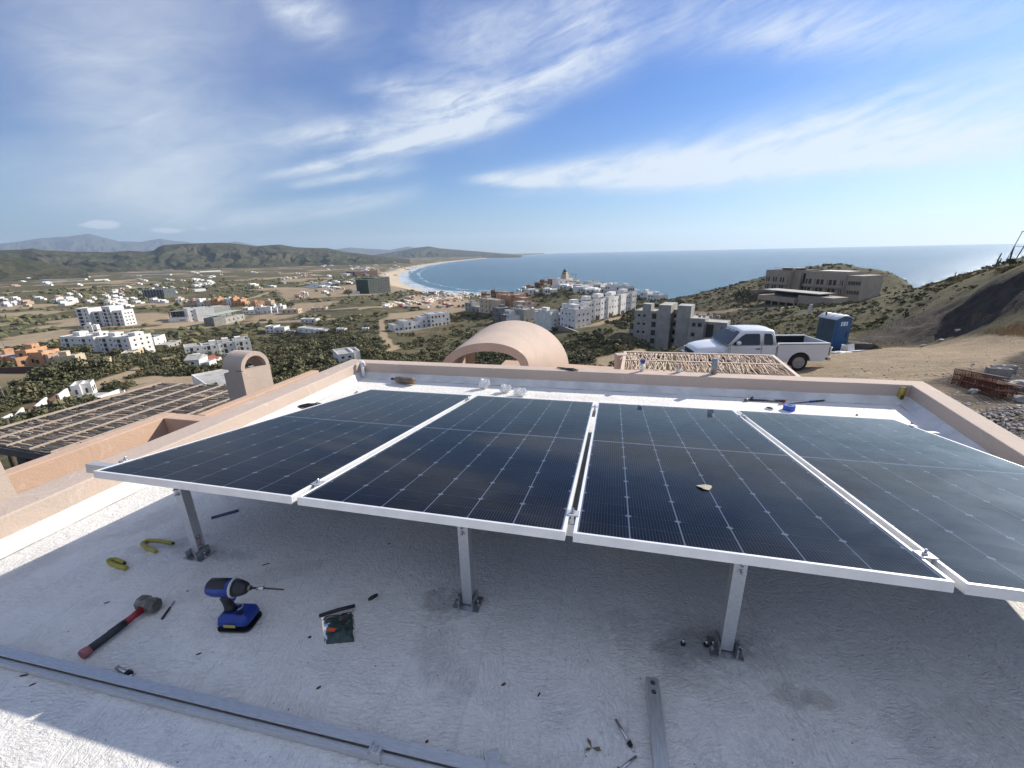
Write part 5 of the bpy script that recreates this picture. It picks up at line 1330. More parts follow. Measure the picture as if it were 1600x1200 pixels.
# bed box sides with wheel arch
zs, zbt = .46, 1.26
xr, xf = -1.20, 1.02
out_ = [(xr + .10, zs), (xr - .02, zs + .30), (xr, zbt), (xf, zbt), (xf, zs)] + [(.46 * math.cos(math.pi * k / 12), .42 + .46 * math.sin(math.pi * k / 12)) for k in range(13)]
out_ = [(xr + .22, zs), (xr + .03, zs + .22), (xr, zbt), (xf - .02, zbt), (xf - .02, zs - .04), (.48, zs - .04)] + [(.48 * math.cos(math.pi * k / 14), .40 + .48 * math.sin(math.pi * k / 14)) for k in range(1, 14)] + [(-.48, zs)]
hw = W / 2
bed = empty('bed', (0, 0, 0), 0); bed.parent = truck
for s in (-1, 1):
    mb = side_panel('s', out_, s * hw, s * (hw - .10), WHITEP); me = mb.mesh('bed_side'); bm = bmesh.new(); bm.from_mesh(me); bmesh.ops.triangulate(bm, faces=[f for f in bm.faces if len(f.verts) > 4])
    bm.to_mesh(me); bm.free(); link('bed_side', me, WHITEP, bed)
    mb = MB(); mb.box(xr, xf - .02, min(s * (hw + .012), s * (hw - .12)), max(s * (hw + .012), s * (hw - .12)), zbt + .001, zbt + .035); mb.build('bed_rail', WHITEP, bed, bevel=.012)
    mb = MB(); mb.box(xr + .02, xf - .04, min(s * (hw + .004), s * (hw - .001)), max(s * (hw + .004), s * (hw - .001)), zbt - .03, zbt - .012); mb.build('seam', BLKT, bed)
mb = MB(); mb.box(xr + .03, xf - .04, -hw + .102, hw - .102, .74, .78); mb.box(xr + .03, xf - .04, -hw + .102, -hw + .112, .78, zbt - .01); mb.box(xr + .03, xf - .04, hw - .112, hw - .102, .78, zbt - .01); mb.box(xf - .06, xf - .045, -hw + .112, hw - .112, .78, zbt - .01); mb.build('liner', BEDL, bed)
mb = MB(); mb.box(xr - .01, xr + .05, -hw + .06, hw - .06, .62, zbt + .02); tg = mb.build('tailgate', WHITEP, bed, bevel=.015)
mb = MB(); mb.box(xr - .012, xr - .0105 + .0, -.14, .14, 1.02, 1.10); mb.build('tailgate_handle', BLKT, tg)
for s in (-1, 1):
    mb = MB(); mb.box(xr - .025, xr + .02, min(s * (hw - .055), s * (hw + .004)), max(s * (hw - .055), s * (hw + .004)), .78, 1.12); mb.build('tail_light', mat('tail_light', (.35, .02, .02), .25) if 'tail_light' not in MATS else MATS['tail_light'], truck, bevel=.008)
mb = MB(); mb.box(xr - .16, xr - .02, -hw + .04, hw - .04, .48, .64); mb.build('rear_bumper', mat('chrome', (.55, .55, .56), .2, metal=1.0), truck, bevel=.02)
# cab and front body: lower part lofted
xs_cab = xf + .01; xe = TL + xr - .02      # front end x
lower = []
for x, half, z0, z1 in ((xs_cab, hw - .015, .42, 1.20), (xs_cab + .6, hw - .005, .40, 1.20), (xs_cab + 1.5, hw, .40, 1.19), (xs_cab + 2.0, hw, .40, 1.18), (xs_cab + 2.10, hw, .44, 1.175)):
    lower.append(tring(x, half, z0, z1, .03, .06))
mb = MB(); mb.loft(lower, smooth=False); cabm = mb.build('cab_body', WHITEP, truck, bevel=.0)
# hood and fenders
hood = []
for x, half, z0, z1, tum in ((xs_cab + 2.105, hw - .002, .46, 1.17, .10), (xs_cab + 2.5, hw - .01, .50, 1.14, .14), (xs_cab + 3.0, hw - .03, .50, 1.08, .20), (xe - .16, hw - .07, .52, 1.00, .26), (xe - .03, hw - .12, .56, .92, .26), (xe, hw - .16, .60, .84, .24)):
    hood.append(tring(x, half, z0, z1, tum * .6, .14))
mb = MB(); mb.loft(hood, smooth=True); mb.build('hood', WHITEP, truck)
mb = MB(); mb.box(xe - .02, xe + .025, -.62, .62, .62, .84); mb.build('grille', BLKT, truck, bevel=.01)
for s in (-1, 1):
    mb = MB(); mb.box(xe - .10, xe + .018, min(s * .63, s * .84), max(s * .63, s * .84), .64, .84); mb.build('headlight', mat('headlight', (.5, .52, .55), .12) if 'headlight' not in MATS else MATS['headlight'], truck, bevel=.015)
mb = MB(); mb.box(xe - .02, xe + .12, -hw + .06, hw - .06, .40, .59); mb.build('front_bumper', MATS['chrome'], truck, bevel=.03)
# greenhouse
gh = []
x0 = xs_cab + .03; xb = x0 + .06; xt = x0 + 1.78
ZB, ZTt = 1.195, 1.86
def gring(x, z_top, half_b, half_t): return [(x, -half_b, ZB), (x, -half_t, z_top - .10), (x, -half_t + .06, z_top - .03), (x, -half_t + .22, z_top), (x, 0, z_top + .03), (x, half_t - .22, z_top), (x, half_t - .06, z_top - .03), (x, half_t, z_top - .10), (x, half_b, ZB)]
xw0, xw1 = x0 + 1.52, x0 + 2.14        # roof front, windscreen base
def gring2(xb_, xt_, z_top, hb_, ht_):
    pts = gring(0, z_top, hb_, ht_); out2 = []
    for (_, y, z) in pts:
        k = (z - ZB) / (z_top - ZB); out2.append((xb_ + (xt_ - xb_) * k, y, z))
    return out2
mb = MB(); mb.loft([gring2(x0, x0 + .10, ZTt - .03, hw - .05, hw - .21), gring2(x0 + .10, x0 + .20, ZTt, hw - .03, hw - .19), gring2(x0 + .8, x0 + .85, ZTt + .01, hw - .03, hw - .18), gring2(xw0 - .3 + .5, xw0 - .15, ZTt, hw - .03, hw - .19), gring2(xw1, xw0, ZTt - .02, hw - .035, hw - .205)], smooth=True)
cab = mb.build('cab_roof', WHITEP, truck)
# windscreen, side glass
def yside(z, s, off=.006):
    k = min(1, (z - ZB) / (ZTt - .10 - ZB)); return s * ((hw - .03) + (hw - .185 - hw + .03) * k + off)
def xws(z): return xw1 + .03 + (xw0 - xw1) * (z - ZB) / (ZTt - ZB)
zw0, zw1 = ZB + .03, ZTt - .07
wsn = Vector((ZTt - ZB, 0, xw1 - xw0)).normalized() * .010
pts = []
for z, hy in ((zw0, hw - .10), (zw0 + .02, hw - .075), ((zw0 + zw1) / 2, hw - .135), (zw1 - .03, hw - .225), (zw1, hw - .26)): pts.append((z, hy))
ring = [(xws(z) + wsn.x + .012, -hy, z + wsn.z) for z, hy in pts] + [(xws(z) + wsn.x + .012, hy, z + wsn.z) for z, hy in pts[::-1]]
mb = MB(); n_ = len(ring); mb.add(ring + [(x - .02, y, z - .01) for x, y, z in ring], [tuple(range(n_)), tuple(range(n_, 2 * n_))[::-1]] + [(i, (i + 1) % n_, n_ + (i + 1) % n_, n_ + i) for i in range(n_)]); ws = mb.build('windscreen', GLASSD, truck)
# dark strip with white lettering at the top of the windscreen
def text_mesh(body, size, name, m_, parent, M_):
    c = bpy.data.curves.new(name, 'FONT'); c.body = body; c.size = size; c.extrude = .002; c.align_x = 'CENTER'; c.align_y = 'CENTER'
    o = bpy.data.objects.new(name, c); col.objects.link(o); bpy.context.view_layer.update(); me = bpy.data.meshes.new_from_object(o); me.name = name; bpy.data.objects.remove(o); o = link(name, me, m_, parent); o.matrix_local = M_; return o
WP = mat('white_print', (.78, .80, .82), .6)
zc_ = zw1 - .055; up_ = Vector((xw0 - xw1, 0, ZTt - ZB)).normalized(); nrm = Vector((up_.z, 0, -up_.x)); xr_ = up_.cross(nrm)
Mt = Matrix(((xr_.x, up_.x, nrm.x, xws(zc_) + nrm.x * .03 + .012), (xr_.y, up_.y, nrm.y, 0), (xr_.z, up_.z, nrm.z, zc_ + nrm.z * .03), (0, 0, 0, 1)))
text_mesh('GUEST PICK UP', .145, 'windscreen_lettering', WP, ws, Mt)
def side_glass(poly, name):
    for s in (sy, -sy):
        mb = MB(); k = len(poly); a_ = [(x, yside(z, s, .012), z) for x, z in poly]; b_ = [(x, yside(z, s, -.02), z) for x, z in poly]
        mb.add(a_ + b_, [tuple(range(k)), tuple(range(k, 2 * k))[::-1]] + [(i, (i + 1) % k, k + (i + 1) % k, k + i) for i in range(k)]); o = mb.build(name, GLASSD, truck)
side_glass([(x0 + .16, ZB + .06), (x0 + .20, ZB + .40), (x0 + .26, ZB + .50), (x0 + .52, ZB + .51), (x0 + .56, ZB + .46), (x0 + .56, ZB + .05), (x0 + .50, ZB + .02), (x0 + .22, ZB + .02)], 'rear_side_window')
side_glass([(x0 + .74, ZB + .05), (x0 + .74, ZB + .47), (x0 + .79, ZB + .51), (x0 + 1.36, ZB + .50), (x0 + 1.50, ZB + .42), (x0 + 1.93, ZB + .05), (x0 + 1.85, ZB + .015), (x0 + .79, ZB + .015)], 'door_window')
for s in (sy, -sy):
    for x_ in (x0 + .66, x0 + 2.02, x0 + .005):
        mb = MB(); y_ = s * (hw + .006); mb.box(x_ - .006, x_ + .006, min(y_, y_ - s * .012), max(y_, y_ - s * .012), .48, 1.16); mb.build('door_gap', BLKT, truck)
    mb = MB(); y_ = s * (hw + .022); mb.box(x0 + .72, x0 + .90, min(y_, y_ - s * .03), max(y_, y_ - s * .03), 1.02, 1.06); mb.build('door_handle', BLKT, truck, bevel=.006)
    mb = MB(); y_ = s * (hw + .10); rgs = []
    for x_, k in ((x0 + 1.64, .6), (x0 + 1.68, 1.0), (x0 + 1.76, 1.0), (x0 + 1.80, .6)):
        rgs.append([(x_, y_ + .115 * k * math.cos(2 * math.pi * j / 14) * 1.05, ZB + .13 + .10 * k * math.sin(2 * math.pi * j / 14)) for j in range(14)])
    mb.loft(rgs); mi = mb.build('mirror', WHITEP, truck)
    mb = MB(); mb.beam((x0 + 1.72, s * (hw - .03), ZB + .04), (x0 + 1.72, s * (hw + .05), ZB + .06), .05, .05); mb.build('mirror_arm', BLKT, mi)
def wheel(x, s):
    e = empty('wheel', (x, s * (hw - .14), .385), 0); e.parent = truck
    mb = MB(); rings = []
    for y, r in ((-.12, .27), (-.135, .33), (-.11, .375), (-.05, .388), (.05, .388), (.11, .375), (.135, .33), (.12, .27)):
        rings.append([(r * math.cos(2 * math.pi * k / 36), y, r * math.sin(2 * math.pi * k / 36)) for k in range(36)])
    rings.append(rings[0]); mb.loft(rings, caps=False); mb.build('tyre', TYRE, e)
    mb = MB(); rings = []
    for y, r in ((.10, .265), (.125, .262), (.115, .225), (.06, .215), (.06, .02)):
        rings.append([(r * math.cos(2 * math.pi * k / 30), s * y, r * math.sin(2 * math.pi * k / 30)) for k in range(30)])
    mb.loft(rings, caps=True)
    for k in range(5):
        a_ = 2 * math.pi * k / 5 + .3; d_ = Vector((math.cos(a_), 0, math.sin(a_))); mb.beam(d_ * .05 + Vector((0, s * .085, 0)), d_ * .235 + Vector((0, s * .095, 0)), .075, .035, (0, 1, 0))
    mb.tube([(0, s * .06, 0), (0, s * .12, 0)], .055, 12); mb.build('rim', RIM, e)
    mb = MB()
    for k in range(5):
        a_ = 2 * math.pi * k / 5 + .3 + math.pi / 5; d_ = Vector((math.cos(a_), 0, math.sin(a_))); q = d_ * .15; mb.tube([(q.x, s * .0605, q.z), (q.x, s * .066, q.z)], .040, 8, smooth=False)
    mb.build('rim_holes', BLKT, e)['kind'] = 'stuff'
for s in (-1, 1):
    wheel(0, s); wheel(WB, s)
mb = MB(); mb.box(-.62, .62, -hw + .101, hw - .101, .45, .735); mb.box(.7, xe - .3, -hw + .25, hw - .25, .34, .46); mb.box(WB - .55, WB + .55, -hw + .25, hw - .25, .5, .9); mb.build('underbody', BLKT, truck)
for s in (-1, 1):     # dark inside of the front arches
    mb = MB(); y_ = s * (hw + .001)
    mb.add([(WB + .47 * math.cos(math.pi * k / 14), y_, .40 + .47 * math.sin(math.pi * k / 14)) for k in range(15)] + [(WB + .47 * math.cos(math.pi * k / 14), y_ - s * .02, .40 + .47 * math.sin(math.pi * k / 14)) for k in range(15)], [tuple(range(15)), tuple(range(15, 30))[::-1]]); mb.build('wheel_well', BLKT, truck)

# ---- portable toilet
pt = at_d(1296, 550.5, 32.0); zp = gz(pt.x, pt.y)
pf0, pf1 = at_d(1296, 549, 33.0), at_d(1315, 546, 33.6)
fd = Vector((pf1.x - pf0.x, pf1.y - pf0.y, 0)).normalized(); 
toilet = empty('portable_toilet', (pt.x, pt.y, zp - .03), math.atan2(fd.y, fd.x), 'blue portable toilet with pale domed roof standing behind the pickup', 'portable toilet')
TB = mat('blue_toilet_plastic', (.040, .135, .30), .5, .2, 2.0); TG = mat('grey_toilet_side', (.075, .105, .135), .55, .2, 2.0); TR = mat('pale_roof_plastic', (.55, .57, .60), .5, .1, 3)
w_, d_, h_ = 1.10, 1.25, 2.02
mb = MB(); mb.box(0, w_, 0, .04, .12, h_); fr_ = mb.build('front_frame', TB, toilet, bevel=.01)
mb = MB(); mb.box(.14, w_ - .14, -.035, -.002, .16, h_ - .12); dr_ = mb.build('door', TB, toilet, bevel=.012)
mb = MB(); mb.box(w_ - .28, w_ - .24, -.07, -.036, .85, 1.25); mb.build('handle', BLKT, dr_)
for k in range(4):
    mb = MB(); mb.box(.20, w_ - .20, -.045, -.036, .30 + k * .38, .56 + k * .38); mb.build('door_panel', TB, dr_, bevel=.006)
for x_ in (0, w_ - .04):
    mb = MB(); mb.box(x_, x_ + .04, .041, d_ - .04, .12, h_); 
    for k in range(7): mb.box(x_ - .015 if x_ == 0 else x_ + .038, x_ + .002 if x_ == 0 else x_ + .055, .12 + k * .155, .19 + k * .155, .2, h_ - .1)
    mb.build('side_wall', TG, toilet)
mb = MB(); mb.box(0, w_, d_ - .039, d_, .12, h_); mb.build('back_wall', TG, toilet)
mb = MB(); mb.box(-.04, w_ + .04, -.05, d_ + .03, 0, .119); mb.build('skid_base', BLKT, toilet)
mb = MB(); rings = []
for y in np.linspace(-.09, d_ + .07, 16):
    o_ = .02 * math.sin(y * 16); rings.append([(-.05 + (w_ + .10) * k / 14, y, h_ + .005 + .24 * math.sin(math.pi * k / 14) ** .8 + (o_ if 0 < k < 14 else 0)) for k in range(15)] + [(w_ + .05 - (w_ + .10) * k / 14, y, h_ - .03 + (.20 * math.sin(math.pi * k / 14))) for k in range(15)])
mb.loft(rings, smooth=False); mb.build('domed_roof', TR, toilet)
mb = MB(); mb.box(0, w_, .0, .03, h_ + .001, h_ + .02); mb.add([(w_ * k / 10, -.002, h_ + .19 * math.sin(math.pi * k / 10)) for k in range(11)] + [(w_ * k / 10, .035, h_ + .19 * math.sin(math.pi * k / 10)) for k in range(11)], [tuple(range(11)), tuple(range(11, 22))[::-1]]); mb.build('gable', TB, toilet)
mb = MB(); mb.box(.34, .78, -.06, -.0465, 1.62, 1.86); sg = mb.build('sign', WP, dr_)
SKT = mat('sign_blue', (.05, .12, .28), .6)
for cx__ in (.46, .66):
    mb = MB(); mb.tube([(cx__, -.0605, 1.815), (cx__, -.064, 1.815)], .022, 10, smooth=False); mb.box(cx__ - .03, cx__ + .03, -.064, -.0605, 1.70, 1.79); mb.box(cx__ - .02, cx__ + .02, -.064, -.0605, 1.645, 1.70); mb.build('figure', SKT, sg)
mb = MB(); mb.tube([(.15, d_ * .75, h_ + .05), (.15, d_ * .75, h_ + .32)], .05, 10); mb.build('vent_pipe', BLKT, toilet)

# buckets and rubbish round it
def bucket(px, py, D, label, col_, tilt=0, h=.38, r=.16):
    p = at_d(px, py, D); z = gz(p.x, p.y); e = empty('bucket', (p.x, p.y, z - .01), 0, label, 'bucket'); e.rotation_euler = (tilt, 0, .4)
    mb = MB(); c = lambda r_, z_: [(r_ * math.cos(2 * math.pi * k / 18), r_ * math.sin(2 * math.pi * k / 18), z_) for k in range(18)]
    mb.loft([c(r * .78, .01), c(r, h), c(r * .93, h), c(r * .72, .03)]); mb.build('pail', col_, e)
    mb = MB(); mb.loft([c(r * 1.06, h - .03), c(r * 1.06, h + .005), c(r * 1.0, h + .005)], caps=False); mb.build('rim', col_, e)
PALE = mat('pale_bucket', (.50, .55, .58), .5, .3, 5)
bucket(1290, 551, 27, 'pale grey bucket directly behind the tailgate of the pickup', PALE, 0, .52, .24)
bucket(1317, 546, 31, 'white bucket at the right foot of the blue toilet', WHT, 0.2, .4, .17)
CREAM = mat('white_sheet', (.66, .64, .60), .7, .2, 3)
def rock(px, py, D, s, m_, label, name, cat, seed, flat=.6, lift=0.0, sub=2):
    p = at_d(px, py, D); z = gz(p.x, p.y); bm = bmesh.new(); bmesh.ops.create_icosphere(bm, subdivisions=sub, radius=1)
    for v in bm.verts:
        c = v.co.copy(); n_ = 1 + .55 * mnoise.noise(c * 1.1 + Vector((seed, 0, 0))) + .25 * mnoise.noise(c * 2.9 + Vector((0, seed, 0))); v.co = Vector((c.x * s[0] * n_, c.y * s[1] * n_, c.z * s[2] * n_))
    me = bpy.data.meshes.new(name); bm.to_mesh(me); bm.free(); o = link(name, me, m_); o.location = (p.x, p.y, z + s[2] * .45 + lift); o.rotation_euler = (0, 0, seed)
    if label: tag(o, label, cat)
    return o
rock(1312, 551, 29.5, (.55, .22, .08), CREAM, 'flattened cream sack on the dirt right in front of the blue toilet', 'cement_sack', 'sack', 3)
mb = MB(); mb.box(-.28, .28, -.03, .03, 0, .42); mb.box(-.28, .28, -.55, -.03, 0, .04); p = at_d(1330, 547, 30.5); o = empty('white_crate', (p.x, p.y, gz(p.x, p.y) + .02), .35, 'white folded panel propped on the dirt right of the toilet', 'panel'); o.rotation_euler = (-.25, 0, .35)
mb.build('folded_board', WHT, o)
rock(1340, 545, 32.5, (1.2, .5, .34), mat('dirt_heap', (.10, .085, .07), .95, .4, 3, bump=.8, bscale=6, bdist=.1), 'low dark heap of dirt and branches right of the blue toilet', 'dirt_heap', 'dirt heap', 5)
rock(1262, 527, 32.5, (.7, .5, .55), mat('junk_heap', (.22, .20, .17), .9, .6, 4, (.03, .03, .03), .9, 5, bdist=.15), 'heap of pale and black rubbish left of the blue toilet', 'rubbish_heap', 'rubbish heap', 8)
STONE = mat('grey_stone', (.30, .28, .26), .9, .4, 3, (.17, .16, .15), .7, 10, bdist=.03); PSTONE = mat('pale_stone', (.52, .49, .45), .9, .2, 3, bump=.5, bscale=10, bdist=.02)
yl = [(1447, 530, 42, .30, 'pale boulder at the foot of the dark slope, leftmost of three'), (1473, 527, 42.5, .22, 'squared pale block at the foot of the dark slope, middle of three'), (1495, 526, 43, .24, 'squared pale block at the foot of the dark slope, rightmost of three'), (1352, 538, 37, .16, 'small white stone in the orange grass right of the dirt heap'), (1368, 537, 37, .2, 'pale flat stone by the orange grass at the yard edge')]
for i, (px, py, D, s, lab) in enumerate(yl): rock(px, py, D, (s * .8, s * .55, s * .42), PSTONE, lab, 'stone', 'stone', i * 2.3, lift=-.06)
# loose rubble nobody could count
mb = MB()
bmt = bmesh.new(); bmesh.ops.create_icosphere(bmt, subdivisions=1, radius=1); tv = [v.co.copy() for v in bmt.verts]; tf = [tuple(v.index for v in f.verts) for f in bmt.faces]; bmt.free()
def rubble(n, pts, smin, smax, name, m_):
    mb = MB()
    for i in range(n):
        px = random.uniform(pts[0], pts[1]); py = random.uniform(pts[2], pts[3])
        p = ground(px, py, 5, 80); s = random.uniform(smin, smax) * (random.random() ** 1.5 + .25); sd = random.random() * 50; ca_, sa_ = math.cos(sd), math.sin(sd)
        vs = []
        for c in tv:
            k = 1 + .5 * mnoise.noise(c * 1.4 + Vector((sd, 0, 0))); x, y, z = c.x * s * 1.3 * k, c.y * s * k, c.z * s * .65 * k; vs.append((p.x + x * ca_ - y * sa_, p.y + x * sa_ + y * ca_, p.z + z + s * .2))
        mb.add(vs, tf)
    tag(mb.build(name, m_), kind='stuff')
rubble(2600, (1420, 1600, 584, 700), .006, .030, 'gravel', STONE)
rubble(700, (1430, 1600, 588, 700), .005, .026, 'pale_gravel', PSTONE)
rubble(420, (1300, 1600, 535, 600), .008, .030, 'yard_gravel', STONE)
rubble(120, (1300, 1600, 530, 600), .008, .030, 'white_gravel', PSTONE)
# concrete blocks by the rebar cage, right edge
BLK = mat('concrete_block', (.30, .29, .28), .9, .3, 8, (.21, .20, .195), .6, 60, bdist=.01)
def block(px, py, D, rz_, label, lift=0.0, hollow=True, tilt=0):
    p = at_d(px, py, D); z = gz(p.x, p.y) + lift; e = empty('concrete_block', (p.x, p.y, z), rz_, label, 'concrete block', 'concrete blocks piled beyond the right parapet'); e.rotation_euler = (0, tilt, rz_)
    L_, W_, H_ = .40, .15, .20; mb = MB()
    mb.box(-L_ / 2, L_ / 2, -W_ / 2, -W_ / 2 + .03, 0, H_); mb.box(-L_ / 2, L_ / 2, W_ / 2 - .03, W_ / 2, 0, H_)
    for x_ in (-L_ / 2, -.015, L_ / 2 - .03): mb.box(x_, x_ + .03, -W_ / 2 + .0301, W_ / 2 - .0301, 0, H_)
    mb.build('block_body', BLK, e, bevel=.004)
    mb = MB(); mb.box(-L_ / 2 + .031, L_ / 2 - .031, -W_ / 2 + .031, W_ / 2 - .031, 0, .08); mb.build('core_fill', BLK, e)  # lower part of the core filled with block material
BD = 14.3
block(1556, 599, BD, R(-28), 'grey hollow block at the bottom of the leaning pile, showing its long face')
block(1554, 599, BD + .05, R(-24), 'grey hollow block set on top of the pile beside the dark slope', .205)
block(1537, 600, BD + .3, R(40), 'grey hollow block leaning at the left of the pile', .02, tilt=.3)
block(1562, 596, BD + .6, R(-24), 'grey hollow block with pale crumbs on it, rear top of the pile', .24, tilt=-.08)
block(1578, 606, BD - .2, R(10), 'grey hollow block half sunk in rubble right of the pile', -.08, tilt=.15)
for i, (px, py, D, s, lab) in enumerate(((1590, 616, 12.6, .17, 'large broken grey rock at the right edge beside the rebar'), (1576, 606, 13.2, .11, 'angular grey rock between the blocks and the large rock'), (1595, 603, 13.6, .13, 'pale angular rock at the right edge above the large rock'), (1583, 610, 12.8, .09, 'small rough rock between the angular rock and the large one'), (1598, 634, 10.3, .11, 'dark rock cut by the right edge below the large one'), (1522, 612, 11.6, .07, 'small white stone left of the rusty rebar end'))):
    rock(px, py, D, (s * 1.3, s, s * .8), STONE if i not in (2, 5) else PSTONE, lab, 'rock', 'rock', i * 1.7 + 1, lift=.02)
# rusty rebar cages: a bundle of ribbed cages
RUST = mat('rusty_steel', (.16, .055, .030), .85, .4, 12, (.075, .028, .018)); 
ca0 = ground(1498, 604, 5, 60); cb0 = ground(1570, 627, 5, 60); v_ = cb0 - ca0; v_.z = 0; L_ = v_.length * 1.0
cage = frame3('rebar_cage', (ca0.x, ca0.y, min(gz(ca0.x, ca0.y), gz(cb0.x, cb0.y)) + .02), v_.normalized(), 'bundle of rusty rebar cages lying on the gravel beyond the right parapet', 'rebar')
slope_ = math.atan2(gz(cb0.x, cb0.y) - gz(ca0.x, ca0.y), L_); cage.location.z = gz(ca0.x, ca0.y) + .03; cage.rotation_euler = (0, -slope_, math.atan2(v_.y, v_.x))
for c_ in range(7):
    ex = L_ * random.uniform(.0, .10); oy = (c_ % 3 - 1) * .13; oz = .01 + (c_ // 3) * .12; s = .115
    for (yy, zz2) in ((0, 0), (s, 0), (0, s), (s, s)):
        mb = MB(); mb.tube([(ex - .12 * random.random(), oy + yy, oz + zz2), (L_ * .5, oy + yy + .01, oz + zz2 + .004), (L_ + ex, oy + yy, oz + zz2)], .0055, 5); mb.build('long_bar', RUST, cage)
mb = MB()
for c_ in range(7):
    oy = (c_ % 3 - 1) * .13; oz = .01 + (c_ // 3) * .12; s = .115
    for k in range(48):
        x = L_ * (k + random.random() * .5) / 48; j = random.uniform(-.01, .01); mb.tube([(x, oy - .008, oz - .008), (x + j, oy + s + .008, oz - .008), (x + j, oy + s + .008, oz + s + .008), (x, oy - .008, oz + s + .008), (x, oy - .008, oz - .008)], .0048, 4, cap=False)
o = mb.build('stirrups', RUST, cage); o['kind'] = 'stuff'
mb = MB()
for k in range(60):
    x = random.uniform(-.18, .05); y = random.uniform(-.2, .25); z = random.uniform(0, .22); mb.tube([(x, y, z), (x - random.uniform(.05, .25), y + random.uniform(-.1, .1), max(0, z + random.uniform(-.08, .1)))], .0035, 4, cap=False)
o = mb.build('loose_wires', RUST, cage); o['kind'] = 'stuff'
# fence posts on the ridge, utility frame
PST = mat('weathered_post', (.10, .08, .065), .9, .3, 10)
fp = [(1488, 447, 88, 1.0, 'weathered fence post lowest on the ridge at the far left'), (1502, 443, 80, .8, 'leaning stick post second from the left on the ridge'), (1536, 431, 70, .75, 'thin fence post between the bush and the leaning pair'), (1553, 426, 64, 1.35, 'thick leaning fence post of the pair near the ridge top'), (1557, 427, 63, .8, 'short post beside the thick leaning one'), (1573, 421, 62, 1.45, 'dark upright fence post on the ridge just left of the pole frame')]
for px, py, D, h, lab in fp:
    p = at_d(px, py, D); z = gz(p.x, p.y); mb = MB(); mb.tube([(0, 0, -.4), (random.uniform(-.06, .02), 0, h * .5), (random.uniform(.0, .2) if 'lean' in lab else .02, 0, h)], [.07, .06, .045], 7); o = mb.build('fence_post', PST); o.location = (p.x, p.y, z); tag(o, lab, 'fence post', 'posts along the ridge')
p = at_d(1592, 419, 60); z = gz(p.x, p.y); GRS = mat('grey_steel_pole', (.28, .29, .31), .5)
fr_ = empty('pole_frame', (p.x, p.y, z), R(-38), 'leaning frame of tall grey poles on the ridge at the right edge', 'frame')
for k, (x0_, x1_) in enumerate(((-.95, .05 - .55), (-.45, .15), (-.05, .55), (.35, 1.0), (.8, 1.5), (1.4, 2.1), (2.0, 2.7))):
    mb = MB(); mb.tube([(x0_, 0, -.3), (x1_, 0, 2.45)], .045 if k % 2 else .03, 7); mb.build('pole', GRS, fr_)
mb = MB(); mb.tube([(-.55, 0, 2.45), (2.7, 0, 2.45)], .035, 7); mb.build('top_bar', GRS, fr_)
mb = MB(); mb.tube([(-.75, 0, 1.2), (2.2, 0, 1.25)], .02, 6); mb.build('cross_bar', GRS, fr_)
# white marker post on the hillside
p = at_d(1264, 492, 100); z = gz(p.x, p.y); mb = MB(); mb.box(-.28, .28, -.2, .2, -.3, 1.7); mb.box(-.1, .38, -.12, .22, 1.7, 2.1); o = mb.build('white_marker', CREAM, bevel=.03); o.location = (p.x, p.y, z); tag(o, 'leaning white marker block on the green slope above the pickup bed', 'marker')
# dead cactus stems left of the low wall
CAC = mat('dry_cactus', (.10, .085, .06), .9, .4, 20)
for i, (px, py, D, lab) in enumerate(((28, 742, 15, 'forked dead cactus stems at the left frame edge below the dark pergola'), (33, 700, 19, 'thin dry stalks farther back below the dark pergola beam'))):
    p = ground(px, py, 7, 80); e = empty('dead_cactus', p, 0, lab, 'cactus')
    for k, (a_, l_) in enumerate(((-.18, 1.2), (.12, 1.4), (.3, .8))):
        mb = MB(); mb.tube([(.12 * k, 0, -.1), (.12 * k + a_ * .3, .05, l_ * .3), (.12 * k + a_ * .2 + .1, 0, l_ * .65), (.12 * k + a_, .02, l_)], [.05, .055, .05, .03], 7); mb.build('stem', CAC, e)
# ================================================================== TOWN
WWALL = mat('white_render', (.74, .73, .71), .85, .14, .5, (.60, .58, .55)); CWALL = mat('cream_render', (.56, .46, .33), .85, .2, .5); OWALL = mat('orange_render', (.58, .32, .18), .85, .25, .5); GWALL = mat('grey_render', (.37, .355, .325), .9, .25, .4, (.28, .27, .25)); CONC = mat('raw_concrete', (.22, .215, .20), .95, .35, .5, (.14, .14, .135)); PWALL = mat('pinkish_render', (.52, .38, .30), .85, .2, .5); TWALL = mat('tan_stone_render', (.36, .30, .235), .9, .25, .3, (.29, .24, .19)); DWALL = mat('dark_net_facade', (.055, .065, .07), .8, .5, .4, (.11, .12, .12)); STONEW = mat('stone_retaining', (.30, .25, .19), .95, .4, .6, (.20, .17, .14)); RTILE = mat('red_roof_tile', (.34, .10, .07), .85, .3, 2); NET = mat('green_net', (.045, .075, .060), .9, .4, .8); GSLAB = mat('pale_green_sheet', (.38, .47, .42), .8, .2, .5)
WIN = mat('window_glass_dark', (.025, .03, .036), .15); WINB = mat('window_brown', (.09, .055, .04), .5); ROOFG = mat('flat_roof_grey', (.42, .41, .39), .9, .3, .4); TANKM = mat('black_water_tank', (.02, .02, .022), .5); SHDE = mat('opening_shade', (.045, .042, .04), .9)  # SHDE: shade inside openings painted as a near-black colour
